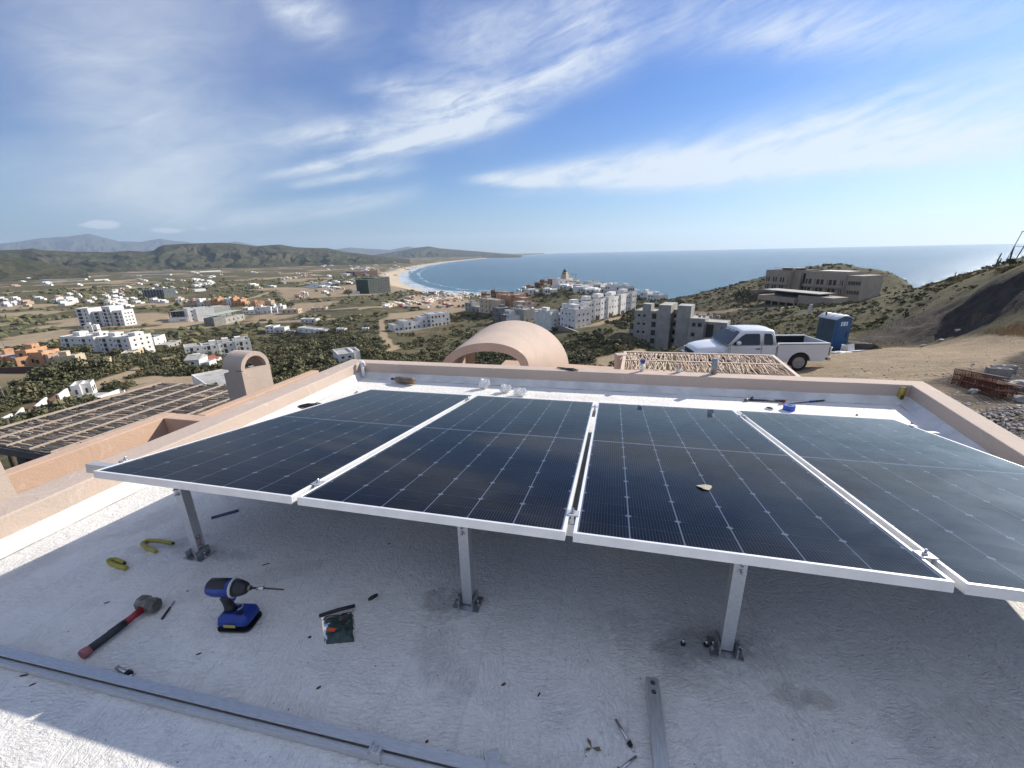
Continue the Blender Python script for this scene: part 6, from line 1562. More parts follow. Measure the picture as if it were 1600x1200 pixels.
class Bld:
    def __init__(s, name, pL, pR, label, cat='building', group=None, dmin=60, pts=None, depth=10, dz=0.0):
        """front base corners seen at two pixels -> local frame x along the front, y away, z up"""
        a, b = pts if pts else (ground(*pL, dmin), ground(*pR, dmin))
        s.a = a; d = Vector((b.x - a.x, b.y - a.y, 0)); s.L = d.length; d.normalize(); s.z0 = min(a.z, b.z)
        s.e = empty(name, (a.x, a.y, min(a.z, b.z) + dz), math.atan2(d.y, d.x), label, cat, group)
        s.d = depth
        s.drop = abs(a.z - b.z) + depth * .35 + 1.5
    def box(s, name, x0, x1, y0, y1, z0, z1, m, par=None, bevel=0): mb = MB(); mb.box(x0, x1, y0, y1, z0, z1); return mb.build(name, m, par or s.e, bevel)
    def mass(s, x0, x1, y0, y1, h, m, parapet=.5, name='wall', z0=None, roofm=None):
        z0 = -s.drop if z0 is None else z0
        w = s.box(name, x0, x1, y0, y1, z0, h, m)
        if parapet > 0:
            mb = MB(); t_ = .22
            for (xa, xb, ya, yb) in ((x0, x1, y0, y0 + t_), (x0, x1, y1 - t_, y1), (x0, x0 + t_, y0 + t_, y1 - t_), (x1 - t_, x1, y0 + t_, y1 - t_)): mb.box(xa, xb, ya, yb, h + .004, h + parapet)
            mb.build('parapet', m, s.e)
            s.box('flat_roof', x0 + t_, x1 - t_, y0 + t_, y1 - t_, h + .002, h + .06, roofm or ROOFG)
        return w
    def wins(s, face, u0, u1, z0, z1, nx, nz, w, h, m=None, x=0, y=0, name='window', skip=0, frame=None):
        """grid of window boxes on the front (y const), left (x const) or right face"""
        m = m or WIN
        for i in range(nx):
            for k in range(nz):
                if skip and random.random() < skip: continue
                u = u0 + (u1 - u0) * (i + .5) / nx; z = z0 + (z1 - z0) * (k + .5) / nz
                if face == 'f': bb = (u - w / 2, u + w / 2, y - .05, y + .12)
                elif face == 'r': bb = (x - .12, x + .05, u - w / 2, u + w / 2)
                else: bb = (x - .05, x + .12, u - w / 2, u + w / 2)
                o = s.box(name, *bb, z - h / 2, z + h / 2, m)
                if frame is not None:
                    t_ = .12
                    if face == 'f': s.box('sill', bb[0] - t_, bb[1] + t_, y - .16, y - .001, z - h / 2 - .16, z - h / 2 - .005, frame, o)
    def tank(s, x, y, z): 
        mb = MB(); mb.tube([(x, y, z), (x, y, z + 1.0), (x, y, z + 1.2)], [.55, .55, .2], 10); mb.build('water_tank', TANKM, s.e)
B = Bld
# --- white villas, left pair
def villa_row(pL, pR, label, h, nblk, depth, m=WWALL, seed=1, dmin=60, storeys=3, step=True, cat='apartment block', winm=None, roofbox=True):
    rnd = random.Random(seed); b = B('white_apartments' if m is WWALL else 'apartment_block', pL, pR, label, cat, dmin=dmin, depth=depth); L_ = b.L; w_ = L_ / nblk; fh = h / storeys
    for i in range(nblk):
        x0, x1 = i * w_, (i + 1) * w_; off = (rnd.choice((0, .9, 1.6)) if step else 0); hh = h + (rnd.choice((-.6, 0, .4)) if step else 0)
        b.mass(x0 + (.01 * i), x1, off, depth, hh, m)
        g0 = x0 + w_ * .30; g1 = x0 + w_ * .48
        # dark slab standing in for the shade of a stair/balcony slot
        for k in range(storeys):
            b.box('balcony_shade', g0, g1, off - .03, off + .3, k * fh + .5, k * fh + fh - .45, SHDE)
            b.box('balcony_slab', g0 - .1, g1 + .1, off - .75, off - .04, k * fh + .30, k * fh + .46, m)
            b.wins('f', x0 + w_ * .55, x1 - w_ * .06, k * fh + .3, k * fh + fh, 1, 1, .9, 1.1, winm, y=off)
            b.wins('f', x0 + w_ * .05, g0 - .2, k * fh + .3, k * fh + fh, 1, 1, .8, .9, winm, y=off)
        if i == nblk - 1:
            for k in range(storeys): b.wins('r', off + 1, depth - .8, k * fh + .3, k * fh + fh, 3, 1, 1.0, 1.1, winm, x=x1)
        if i == 0:
            for k in range(storeys): b.wins('l', off + 1, depth - .8, k * fh + .3, k * fh + fh, 2, 1, .9, 1.0, winm, x=x0)
        if roofbox and rnd.random() < .8:
            q = x0 + w_ * rnd.uniform(.1, .5); b.box('roof_room', q, q + w_ * .4, depth * .4, depth * .8, hh + .05, hh + 2.2, m); 
        if rnd.random() < .6: b.tank(x0 + w_ * .85, depth * .6, hh + .07)
        # pergola frame on the roof
        if rnd.random() < .6:
            mb = MB(); q = x0 + w_ * .55
            for (xx, yy) in ((q, off + 1), (q + w_ * .35, off + 1), (q, off + 3.5), (q + w_ * .35, off + 3.5)): mb.box(xx, xx + .12, yy, yy + .12, hh + .06, hh + 2.3)
            mb.box(q - .2, q + w_ * .35 + .3, off + .8, off + 3.8, hh + 2.301, hh + 2.42); mb.build('roof_pergola', ROOFG, b.e)
    return b
villa_row((98, 545), (208, 552), 'long white three storey apartment row at left with its shaded front and rooftop pergolas', 8.4, 4, 13, seed=3)
b = villa_row((290, 553), (396, 556), 'white three storey apartment row behind the arched bulkhead, right end sunlit', 10.6, 4, 12, seed=8)
b.box('blank_wall', -7.0, b.L * .5, -5, -4.7, -3, 2.6, WWALL)
# twin white towers
b = B('white_tower_pair', (126, 511), (195, 509), 'pair of tall white towers with vertical balcony slots beside the dirt strip', 'tower block', depth=12)
L_ = b.L
for x0, x1, off, hh in ((0, L_ * .28, 0, 15.5), (L_ * .30, L_ * .60, 2.5, 12.5), (L_ * .62, L_ * .80, -1, 16.8), (L_ * .802, L_, .8, 13.2)):
    b.mass(x0, x1, off, 12, hh, WWALL)
    nf = int(hh / 3)
    for k in range(nf):
        b.box('balcony_shade', x0 + (x1 - x0) * .12, x0 + (x1 - x0) * .42, off - .03, off + .3, k * 3 + .6, k * 3 + 2.8, SHDE)
        b.wins('f', x0 + (x1 - x0) * .5, x1 - .4, k * 3 + .4, k * 3 + 3, 1, 1, 1.0, 1.3, y=off)
for x_ in (L_ * .40, L_ * .76): b.box('stair_panel', x_, x_ + 1.4, -1.12 if x_ > L_ * .7 else 2.4, -1.03 if x_ > L_ * .7 else 2.48, 2, 13, GWALL)
for k in range(4): b.wins('r', 2, 11, k * 3 + .4, k * 3 + 3, 3, 1, 1.2, 1.2, x=L_)
# simple house makers ------------------------------------------------
def house_simple(pL, pR, h, depth, m, label, cat='house', floors=2, seed=0, wm=None, group=None, bays=3, gable=None, name='house', dmin=60, right=True, extra=True):
    rnd = random.Random(seed + int(pL[0])); b = B(name, pL, pR, label, cat, group, dmin, depth=depth); L_ = b.L
    k1 = rnd.uniform(.45, .7)
    b.mass(0, L_ * k1, 0, depth, h, m); b.mass(L_ * k1 + .01, L_, rnd.uniform(.3, 1.5), depth * .9, h * (rnd.choice((.62, .8, 1.0)) if floors > 1 else 1) + .01, m)
    fh = h / floors
    for k in range(floors):
        b.wins('f', .3, L_ * k1 - .3, k * fh + .2, k * fh + fh, max(1, int(bays * k1 + .5)), 1, min(1.3, L_ * .12), fh * .42, wm, y=0)
    b.wins('f', L_ * k1 + .3, L_ - .3, .2, fh, max(1, int(bays * (1 - k1) + .5)), 1, min(1.2, L_ * .12), fh * .45, wm, y=.35)
    if right: b.wins('r', 1, depth - 1, .3, fh, 2, 1, 1.0, fh * .4, wm, x=L_)
    if extra and rnd.random() < .7: b.box('roof_room', L_ * .1, L_ * .1 + min(3.2, L_ * .3), depth * .4, depth * .75, h + .05, h + 2.1, m)
    if extra and rnd.random() < .5: b.tank(L_ * k1 * .8, depth * .5, h + .07)
    if gable: 
        mb = MB(); mb.add([(-.4, -.4, h + .5), (L_ * k1 + .3, -.4, h + .5), (L_ * k1 + .3, depth + .4, h + .5), (-.4, depth + .4, h + .5), (-.4, depth / 2, h + 2.2), (L_ * k1 + .3, depth / 2, h + 2.2)], [(0, 1, 5, 4), (2, 3, 4, 5), (0, 4, 3), (1, 2, 5), (3, 2, 1, 0)]); mb.build('pitched_roof', gable, b.e)
    return b
S_ = house_simple
S_((30, 571), (70, 571), 6.2, 9, OWALL, 'adobe orange house with stair shadow at the far left above the dark garden wall', bays=2, seed=1)
S_((80, 571), (106, 569), 5.0, 8, PWALL, 'pale pink house right of the orange adobe house at far left', bays=3, seed=2)
S_((-12, 569), (24, 573), 3.8, 8, OWALL, 'low rust coloured house cut by the left frame edge', floors=1, seed=3)
S_((122, 571), (142, 567), 5.2, 7, CWALL, 'small cream two storey house below the white apartment row, among trees', bays=2, seed=4)
S_((165, 572), (183, 569), 3.0, 5, CWALL, 'tiny cream hut in the trees right of the small cream house', floors=1, seed=5, extra=False)
S_((208, 555), (228, 551), 3.0, 6, CWALL, 'low cream wall house just right of the long white apartment row', floors=1, seed=6, extra=False)
S_((293, 578), (328, 577), 4.0, 8, WWALL, 'white two storey house with grey roof in front of the second apartment row', bays=1, seed=7, gable=ROOFG)
S_((333, 570), (350, 567), 2.8, 6, WWALL, 'small white house with a red tiled roof beside the arched bulkhead', floors=1, seed=8, gable=RTILE, extra=False)
S_((243, 540), (262, 536), 6.0, 8, WWALL, 'white cube house between the two apartment rows', bays=2, seed=9)
S_((262, 543), (286, 538), 3.0, 7, GWALL, 'low grey house by the road between the two apartment rows', floors=1, seed=10, extra=False)
S_((134, 520), (152, 519), 5.0, 6, WWALL, 'small white pair of cubes under the twin towers', bays=2, seed=11)
S_((415, 520), (444, 520), 5.0, 9, WWALL, 'white house with a pale roof standing in scrub right of the apartment rows', bays=4, seed=12, extra=False)
S_((466, 519), (506, 520), 3.6, 8, WWALL, 'long low white house in the scrub, with a wall running to its right', floors=1, bays=5, seed=13, extra=False)
S_((470, 505), (493, 504), 3.6, 7, WWALL, 'small white house behind the long low one in the scrub', floors=1, seed=14, extra=False)
S_((450, 523), (460, 523), 2.8, 4, GWALL, 'tiny grey hut between two white scrub houses', floors=1, seed=15, extra=False)
S_((526, 520), (538, 519), 3.0, 4, WWALL, 'pale hut with broken walls farther right along the scrub wall', floors=1, seed=16, extra=False)
S_((566, 519), (576, 518), 2.4, 4, WWALL, 'tiny white hut in scrub left of the sandy track', floors=1, seed=17, extra=False)
S_((530, 568), (566, 566), 2.6, 8, WWALL, 'white house peeping over the left corner of the back parapet', bays=3, seed=18)
S_((305, 610), (358, 606), 3.5, 9, WWALL, 'white flat roofed house just behind the dark pergola', floors=1, bays=3, seed=19)
# grey pair and dark buildings mid left
b = B('grey_white_block', (297, 503), (338, 500), 'white and grey block with a rounded shadow on its wall beyond the dirt strip', 'building', depth=16); L_ = b.L
b.mass(0, L_ * .30, 1, 16, 12.5, WWALL); b.mass(L_ * .301, L_, 0, 15, 12.0, WWALL); b.wins('f', 1, L_ * .25, 1, 12, 1, 3, 1, 1.2, y=1)
b = B('raw_grey_block', (338, 500), (363, 497), 'raw grey concrete block directly right of the white and grey one', 'building', depth=14); b.mass(0, b.L, 0, 14, 12.2, GWALL); b.wins('f', 2, b.L - 2, 2, 11, 2, 1, .8, 1, y=0)
b = B('dark_open_frame', (266, 501), (294, 501), 'dark unfinished building frame left of the white and grey block', 'building', depth=12)
for k in range(4): b.box('floor_slab', 0, b.L, 0, 12, k * 3 - .15 + (-3 if k == 0 else 0), k * 3 + .1, CONC)
for i in range(6): b.box('column', b.L * i / 5.3, b.L * i / 5.3 + .5, .2, .7, .11, 8.84, CONC)
b.box('dark_core', 1, b.L - 1, 2, 11, .12, 8.8, DWALL)
b = B('low_white_shed', (264, 503), (294, 502), 'long low white shed with dark sign in front of the dark frame', 'shed', depth=6, pts=(ground(264, 504, 60), ground(295, 503, 60))); b.mass(0, b.L, 0, 6, 4.0, WWALL); b.box('sign_panel', b.L * .55, b.L * .85, -.08, -.01, 1.2, 2.8, GWALL)
b = B('green_slab_ruin', (336, 510), (384, 499), 'unfinished concrete building with pale green sheet roof beside the dirt strip', 'building', depth=9); L_ = b.L
b.mass(0, L_ * .35, 0, 9, 7.5, CONC, 0); b.mass(L_ * .351, L_, .5, 9, 5.5, GWALL, 0); b.box('green_roof_sheet', L_ * .05, L_, 2, 12, 9.2, 9.5, GSLAB)
for i in range(5): b.box('column', L_ * (.1 + i * .2), L_ * (.1 + i * .2) + .4, 2.5, 3, 5.6, 9.19, CONC)
b.wins('f', L_ * .4, L_ * .98, .5, 5, 4, 1, 1.4, 1.8, y=.5, m=SHDE)
b = B('netted_block', (225, 467), (258, 466), 'dark netted building under construction far left of centre', 'building', depth=30, dmin=200); b.mass(0, b.L, 0, 30, 13, DWALL, 0)
for i in range(7): b.box('scaffold_mast', b.L * (i + .5) / 7, b.L * (i + .5) / 7 + .6, -.5, -.05, -2, 14.5, GWALL)
# coloured row
cols = [CWALL, PWALL, WWALL, CWALL, OWALL, OWALL, CWALL, WWALL, OWALL, OWALL]; labs = ['cream flat roofed house at the left end of the coloured terrace', 'pinkish house second in the coloured terrace', 'white house third in the coloured terrace', 'cream house fourth in the coloured terrace', 'orange house fifth in the coloured terrace', 'orange house sixth in the coloured terrace', 'cream house seventh in the coloured terrace', 'white topped house eighth in the coloured terrace', 'bright orange house near the right end of the coloured terrace', 'bright orange house at the right end of the coloured terrace']
xs_ = [287, 298, 309, 320, 331, 339, 347, 354, 362, 373, 384]
for i in range(10): S_((xs_[i], 481 - i * .35), (xs_[i + 1] - 1.5, 481 - i * .35), 7.5 + (i % 3), 10, cols[i], labs[i], seed=30 + i, bays=2)
rowlab = ['white house with twin roofs left of the cream walled lot', 'white house with a dark gable near the dirt crossroads', 'white two storey house left of the cream walled compound', 'narrow white house touching the cream walled compound']
for i, (x0, x1, y) in enumerate(((380, 398, 491), (400, 424, 490), (424, 433, 489), (434, 443, 488))): S_((x0, y), (x1, y), 6.5, 9, WWALL, rowlab[i], seed=50 + i, bays=3)
S_((440, 491), (466, 490), 4.5, 10, CWALL, 'cream walled compound at the right end of the white houses', floors=1, seed=55, extra=False)
S_((486, 486), (509, 484), 3.0, 8, CWALL, 'long pale wall and shed along the valley road', floors=1, seed=56, extra=False)
S_((400, 479), (415, 477), 5.0, 8, OWALL, 'terracotta house at the dirt crossroads behind the white houses', seed=57); S_((424, 476), (434, 474), 4.5, 8, CWALL, 'cream house right of the terracotta one at the crossroads', seed=58)
# valley-road wall of white posts
b = None
wl_pts = [(488, 487), (520, 486), (560, 484), (600, 480), (640, 475), (690, 468), (720, 464)]
fw = empty('roadside_wall', ground(*wl_pts[0], 60), 0, 'long pale roadside wall crossing the valley towards the beach', 'wall'); o0 = fw.location.copy()
for i in range(len(wl_pts) - 1):
    a_, c_ = ground(*wl_pts[i], 60), ground(*wl_pts[i + 1], 60); mb = MB(); mb.beam((a_.x - o0.x, a_.y - o0.y, a_.z - o0.z + .4), (c_.x - o0.x, c_.y - o0.y, c_.z - o0.z + .4), .4, 1.9); mb.build('wall_stretch', CWALL, fw)
# terraced white villa on the slope (centre)
b = B('terraced_white_villa', (617, 519), (704, 506), 'terraced white villa row with dark windows on the green slope left of the vault', 'villa', depth=12); L_ = b.L
for x0, x1, off, hh in ((0, .16, 1.0, 4.5), (.16, .30, 0, 6.5), (.302, .48, 1.5, 5.5), (.482, .60, 3, 8.0), (.602, .63, 2, 6), (.632, .84, 0, 9.5), (.842, 1.0, .6, 9.2)):
    b.mass(L_ * x0 + .01, L_ * x1, off, 12, hh, WWALL); n_ = max(1, int((x1 - x0) * L_ / 3))
    for k in range(int(hh / 3)): b.wins('f', L_ * x0 + .4, L_ * x1 - .4, k * 3 + .3, k * 3 + 3, n_, 1, 1.2, 1.5, y=off, skip=.15)
b.box('garden_wall', -1, L_ * .62, -4, -3.7, -3, 1.0, WWALL)
# row of white townhouses
b0 = None
th = [((843, 517), (862, 516), 9.0, 'first and leftmost white townhouse of the stepped row, above the vault'), ((862, 516), (873, 511), 9.5, 'narrow white townhouse second in the stepped row'), ((873, 514), (899, 513), 11.0, 'front white townhouse of the stepped row standing on the stone retaining wall'),
      ((899, 509), (919, 504), 11.0, 'fourth white townhouse of the stepped row'), ((920, 503), (938, 499), 11.2, 'fifth white townhouse of the stepped row'), ((939, 499), (959, 495), 11.6, 'sixth white townhouse of the stepped row'), ((960, 494), (977, 490), 12.0, 'seventh white townhouse of the stepped row'), ((978, 490), (993, 486), 12.4, 'last and rightmost white townhouse of the stepped row')]
for i, (pL, pR, h, lab) in enumerate(th):
    b = B('white_townhouse', pL, pR, lab, 'townhouse', 'white townhouses in a stepped row above the valley', depth=11); L_ = b.L
    b.mass(0.02, L_ * .52, .8, 11, h - .7, WWALL); b.mass(L_ * .52 + .01, L_ - .02, 0, 11, h, WWALL)
    b.wins('f', .4, L_ * .5, 1, h - 1, 2, 3, .8, .9, y=.8, skip=.1); b.wins('f', L_ * .55, L_ - .3, 1, h - .6, 2, 3, .8, .9, y=0, skip=.2)
    b.box('garage_door', L_ * .58, L_ * .9, -.04, .2, .05, 2.4, WINB); b.wins('r', 1, 10, 1, h - 1, 3, 3, .8, .9, x=L_ - .02)
    b.box('roof_room', L_ * .2, L_ * .6, 4, 7.5, h + .05, h + 2.0, WWALL); b.tank(L_ * .8, 5, h + .07)
b = B('stone_retaining_wall', (872, 517), (922, 520), 'stone retaining wall under the front white townhouse', 'wall', depth=3)
b.box('wall_face', 0, b.L, 0, .6, -7, 3.0, STONEW); b.box('wall_return', b.L - .6, b.L, .61, 26, -7, 3.0, STONEW); b.box('capping', -.1, b.L + .1, -.1, .7, 3.003, 3.3, GWALL)
# second white row behind and on the headland
hl = [((848, 448), (868, 447), 4.5, 'white house at the left of the headland cluster below the domed hotel'), ((872, 452), (901, 450), 8.5, 'large white block in front of the domed hotel'), ((895, 457), (914, 458), 6.5, 'plain white cube right below the large headland block'), ((912, 453), (926, 455), 8.0, 'white arcaded house left of the arcade row'), ((927, 456), (944, 458), 7.5, 'white arcaded house in the middle of the arcade row'), ((945, 458), (962, 460), 7.0, 'white arcaded house at the right of the arcade row'), ((962, 462), (980, 463), 9.0, 'tall white block with balconies behind the last townhouse'), ((980, 466), (996, 467), 10.5, 'white block with a curved balcony behind the last townhouse, rightmost but two'), ((1000, 469), (1010, 470), 6.0, 'small white house with a dark doorway at the sea edge'), ((1011, 470), (1029, 470), 4.6, 'low white cube house nearest the sea beyond the townhouses'), ((819, 459), (829, 460), 4.5, 'small white arched house between the orange blocks and the headland'), ((807, 456), (814, 456), 4, 'tiny white arched house left of its larger neighbour near the orange blocks'), ((766, 459), (790, 459), 4.0, 'pale low block on the shoreline behind the orange apartments')]
for i, (pL, pR, h, lab) in enumerate(hl): S_(pL, pR, h, 11, WWALL, lab, seed=70 + i, bays=4, dmin=200 if i < 8 else 200, floors=2)
# orange apartments
oa = [((727, 486), (748, 487), 7.5, GWALL, 'grey open fronted block at the left of the orange apartments'), ((750, 488), (775, 490), 12.0, CWALL, 'ochre apartment block at the left of the orange group'), ((776, 478), (797, 480), 10.5, OWALL, 'orange apartment block with arches behind the ochre one'), ((797, 478), (816, 478), 9.5, OWALL, 'orange apartment block at the right of the orange group'), ((814, 484), (842, 476), 5.5, PWALL, 'long salmon wing sloping down beside the orange apartments'),
      ((770, 503), (788, 505), 10.5, CONC, 'raw concrete frame with dark openings below the orange apartments'), ((789, 504), (802, 506), 8.5, WWALL, 'narrow white and grey block right of the raw concrete frame'), ((797, 501), (818, 504), 8.5, GWALL, 'grey block with dark openings above the parked van'), ((817, 494), (842, 492), 5.0, WWALL, 'low white wall block under the salmon wing')]
for i, (pL, pR, h, m_, lab) in enumerate(oa): S_(pL, pR, h, 11, m_, lab, seed=90 + i, bays=4, floors=3 if h > 8 else 2, dmin=120, wm=SHDE if m_ in (CONC, GWALL) else WIN)
b = B('white_van', (811, 505), (824, 505), 'white van parked below the grey block beside the dirt road', 'van', pts=(ground(811, 508, 100), ground(825, 507, 100)), depth=2); L_ = b.L
b.box('body', 0, L_, 0, 1.9, .35, 1.95, WWALL, bevel=.15); b.box('windows', L_ * .12, L_ * .9, -.02, 1.92, 1.2, 1.7, WIN)
for x_ in (.18, .8):
    mb = MB(); mb.tube([(L_ * x_, -.03, .36), (L_ * x_, 1.93, .36)], .36, 12, smooth=False); mb.build('wheel', TYRE, b.e)
for i, (px, py, lab) in enumerate(((783, 511, 'silver car roof beside the vault top, left of the dirt track'), (776, 512, 'pale car parked left of the silver one by the vault top'))):
    p = ground(px, py, 100); b = B('parked_car', 0, 0, lab, 'car', pts=(p, p + Vector((4.2, .5, 0))), depth=2)
    b.box('body', 0, 4.2, 0, 1.75, .3, .85, WWALL if i else ROOFG, bevel=.12); b.box('cabin', .9, 3.4, .1, 1.65, .86, 1.4, WIN, bevel=.12)
    for x_ in (.8, 3.3):
        mb = MB(); mb.tube([(x_, -.02, .32), (x_, 1.77, .32)], .32, 12, smooth=False); mb.build('wheel', TYRE, b.e)
TERR = mat('terracotta_render', (.36, .19, .12), .9, .25, .4)
for i, (pa_, pb_, D_, h, m_, lab) in enumerate((((835, 449), (846, 447), 500, 5, TERR, 'low terracotta house stepping up to the domed hotel, leftmost of the steps'), ((843, 447), (856, 445), 495, 6.5, TERR, 'terracotta house directly left of the domed hotel base'), ((822, 452), (834, 451), 470, 4.5, CWALL, 'cream house left of the terracotta steps on the headland'), ((893, 445), (906, 447), 480, 5, CWALL, 'cream terrace wall house right of the domed hotel'),
        ((752, 470), (766, 469), 430, 8, OWALL, 'orange block at the back left of the orange apartments'), ((767, 468), (779, 467), 430, 9, TERR, 'terracotta block at the back of the orange apartments'), ((780, 469), (794, 469), 420, 8, OWALL, 'orange arched block behind the middle of the orange apartments'), ((795, 468), (808, 468), 420, 7, TERR, 'terracotta block at the back right of the orange apartments'), ((809, 470), (822, 469), 410, 5, OWALL, 'low orange house at the right back of the orange group'))):
    b = B('terracotta_house', 0, 0, lab, 'house', pts=(at_d(*pa_, D_), at_d(*pb_, D_)), depth=10); b.drop = 12; b.mass(0, b.L * .6, 0, 10, h, m_); b.mass(b.L * .6 + .01, b.L, 1, 9, h * .75, m_); b.wins('f', .4, b.L * .58, .5, h, 3, 2, 1.1, 1.2, y=0); b.wins('f', b.L * .63, b.L - .3, .5, h * .75, 2, 1, 1.1, 1.2, y=1)
# domed hotel on the headland
b = B('domed_hotel', 0, 0, 'terracotta hotel with a domed bell tower on the headland', 'hotel', pts=(at_d(846, 445, 520), at_d(893, 442, 500)), depth=22); b.drop = 16; L_ = b.L
for x0, x1, off, hh, m_ in ((0, .25, 3, 4.0, OWALL), (.12, .5, 6, 6.5, TWALL), (.45, .78, 2, 7.5, CWALL), (.78, 1.0, 4, 5.0, CWALL)): b.mass(L_ * x0, L_ * x1, off, 20, hh, m_); b.wins('f', L_ * x0 + 1, L_ * x1 - 1, .5, hh, 4, 2, 1.4, 1.4, y=off)
tx = L_ * .68; 
for r_, z0, z1 in ((3.4, 7, 11.5), (2.6, 11.51, 15)): b.box('tower_stage', tx - r_, tx + r_, 8 - r_, 8 + r_, z0, z1, CWALL)
for s in (-1, 0, 1): b.box('arch_shade', tx + s * 1.6 - .5, tx + s * 1.6 + .5, 5.3, 5.6, 12.2, 14.2, SHDE)
mb = MB(); n_ = 16; mb.loft([[(tx + r_ * math.cos(2 * math.pi * k / n_), 8 + r_ * math.sin(2 * math.pi * k / n_), z) for k in range(n_)] for r_, z in ((2.3, 15.01), (2.2, 16), (1.7, 17.1), (.8, 17.9), (.15, 18.2), (.12, 19.6))]); mb.build('dome', TANKM, b.e)
# net-wrapped towers by the beach
b = B('netted_tower', (577, 459), (611, 457), 'big dark scaffolded tower block beside the beach', 'tower block', dmin=300, depth=26); L_ = b.L; b.mass(0, L_ * .32, 0, 24, 25, NET, 0); b.mass(L_ * .325, L_, 1, 26, 27, DWALL, 0)
for k in range(9): b.box('floor_band', 0, L_ + .3, -.4, .9, k * 3 + 1.2, k * 3 + 1.6, CONC)
for i in range(9): b.box('scaffold_mast', L_ * i / 8.2, L_ * i / 8.2 + .35, -.7, -.41, -2, 27, CONC)
b = B('brown_shell_block', (555, 432), (590, 431), 'low brown shell of a large unfinished building behind the scaffolded tower', 'building', dmin=500, depth=40); b.mass(0, b.L, 0, 40, 17, mat('brown_brick_shell', (.15, .085, .065), .9, .3, .3), 0); b.wins('f', 1, b.L - 1, 1, 16, 10, 4, 3, 2.6, SHDE, y=0); b.box('side_block', -22, -1, 10, 40, -3, 12, WWALL)
# grey apartment tower with stair towers
b = B('grey_apartment_tower', (989, 549), (1032, 556), 'tall plain grey apartment tower with stacked small windows and roof terraces', 'apartment tower', pts=(at_d(988, 549, 174), at_d(1034, 553, 171)), depth=12); L_ = b.L
H_ = (at_d(1010, 482, 174).z - at_d(1010, 550, 174).z)
b.drop = 7
b.mass(0, L_ * .78, 0, 11, H_ * .93, GWALL); b.mass(L_ * .785, L_ * 1.18, -.6, 10, H_ * 1.10, GWALL, .12); b.mass(L_ * .24, L_ * .52, .4, 5, H_ * 1.10, GWALL, .12)
b.mass(L_ * 1.36, L_ * 1.78, 0, 7, H_ * 1.10, GWALL, .12); b.mass(L_ * 1.181, L_ * 1.359, 4, 11, H_ * .97, GWALL, .3)
fh = H_ * .93 / 5
for k in range(5):
    b.wins('f', L_ * .06, L_ * .42, k * fh + .4, k * fh + fh, 2, 1, .95, .85, y=0)
    b.box('balcony_shade', L_ * .58, L_ * .72, -.04, .3, k * fh + .8, k * fh + fh - .4, SHDE)
    b.wins('f', L_ * 1.19, L_ * 1.28, k * fh + .5, k * fh + fh, 1, 1, .9, 1.1, y=4)
    mb = MB(); cx_, cy_ = L_ * 1.36, 1.6
    mb.loft([[(cx_ + 1.25 * math.cos(2 * math.pi * q / 14), cy_ + 1.25 * math.sin(2 * math.pi * q / 14), z) for q in range(14)] for z in (k * fh + .3, k * fh + 1.3)]); mb.build('curved_balcony', TWALL, b.e)
for i in range(5): b.box('pilotis', L_ * (.02 + i * .17), L_ * (.02 + i * .17) + .5, -.05, .5, -4.5, .3, GWALL)
b.box('undercroft_shade', L_ * .02, L_ * .74, -.03, -.01, -3.2, .2, SHDE)  # thin dark sheet painted as the shade under the tower
b.box('left_wing', -2.2, -.05, 1, 8, -3, H_ * .62, GWALL)
for k in range(3): b.box('wing_window', -1.9, -.5, .93, 1.1, k * 4 + 1, k * 4 + 3.4, WINB)
b.box('shed_roof', -11, -3, 1, 6, -3.2, -2.9, ROOFG); b.box('shed_wall', -10, -4, 1.5, 5.5, -6, -3.21, GWALL)
# grey unfinished house on the slope
b = B('grey_unfinished_house', (1076, 533), (1122, 520), 'unfinished grey block house on the slope beside the grey tower', 'house', pts=(at_d(1074, 531, 160), at_d(1134, 515, 158)), depth=10); L_ = b.L
b.drop = 6; b.mass(0, L_ * .42, 0, 9, 7.5, GWALL, .3); b.mass(L_ * .421, L_, 1.5, 9, 6.5, GWALL, .2)
b.wins('f', .6, L_ * .38, 4, 7.2, 2, 1, 1.2, 1.3, y=0); b.wins('f', .6, L_ * .38, .5, 3.6, 2, 1, 1.2, 1.3, y=0, skip=.2); b.box('bay_shade', L_ * .46, L_ * .66, 1.44, 1.9, 1.2, 5.8, SHDE); b.box('slab', L_ * .40, L_ * .75, -.6, 1.4, .2, .6, CONC); b.wins('f', L_ * .8, L_ * .98, 2, 5.8, 1, 1, 1.0, 2.4, y=1.5)
for x_ in (.2, .32, .5, .7): b.box('rooftop_stub', L_ * x_, L_ * x_ + .9, 2, 3, 7.9, 8.9, GWALL)
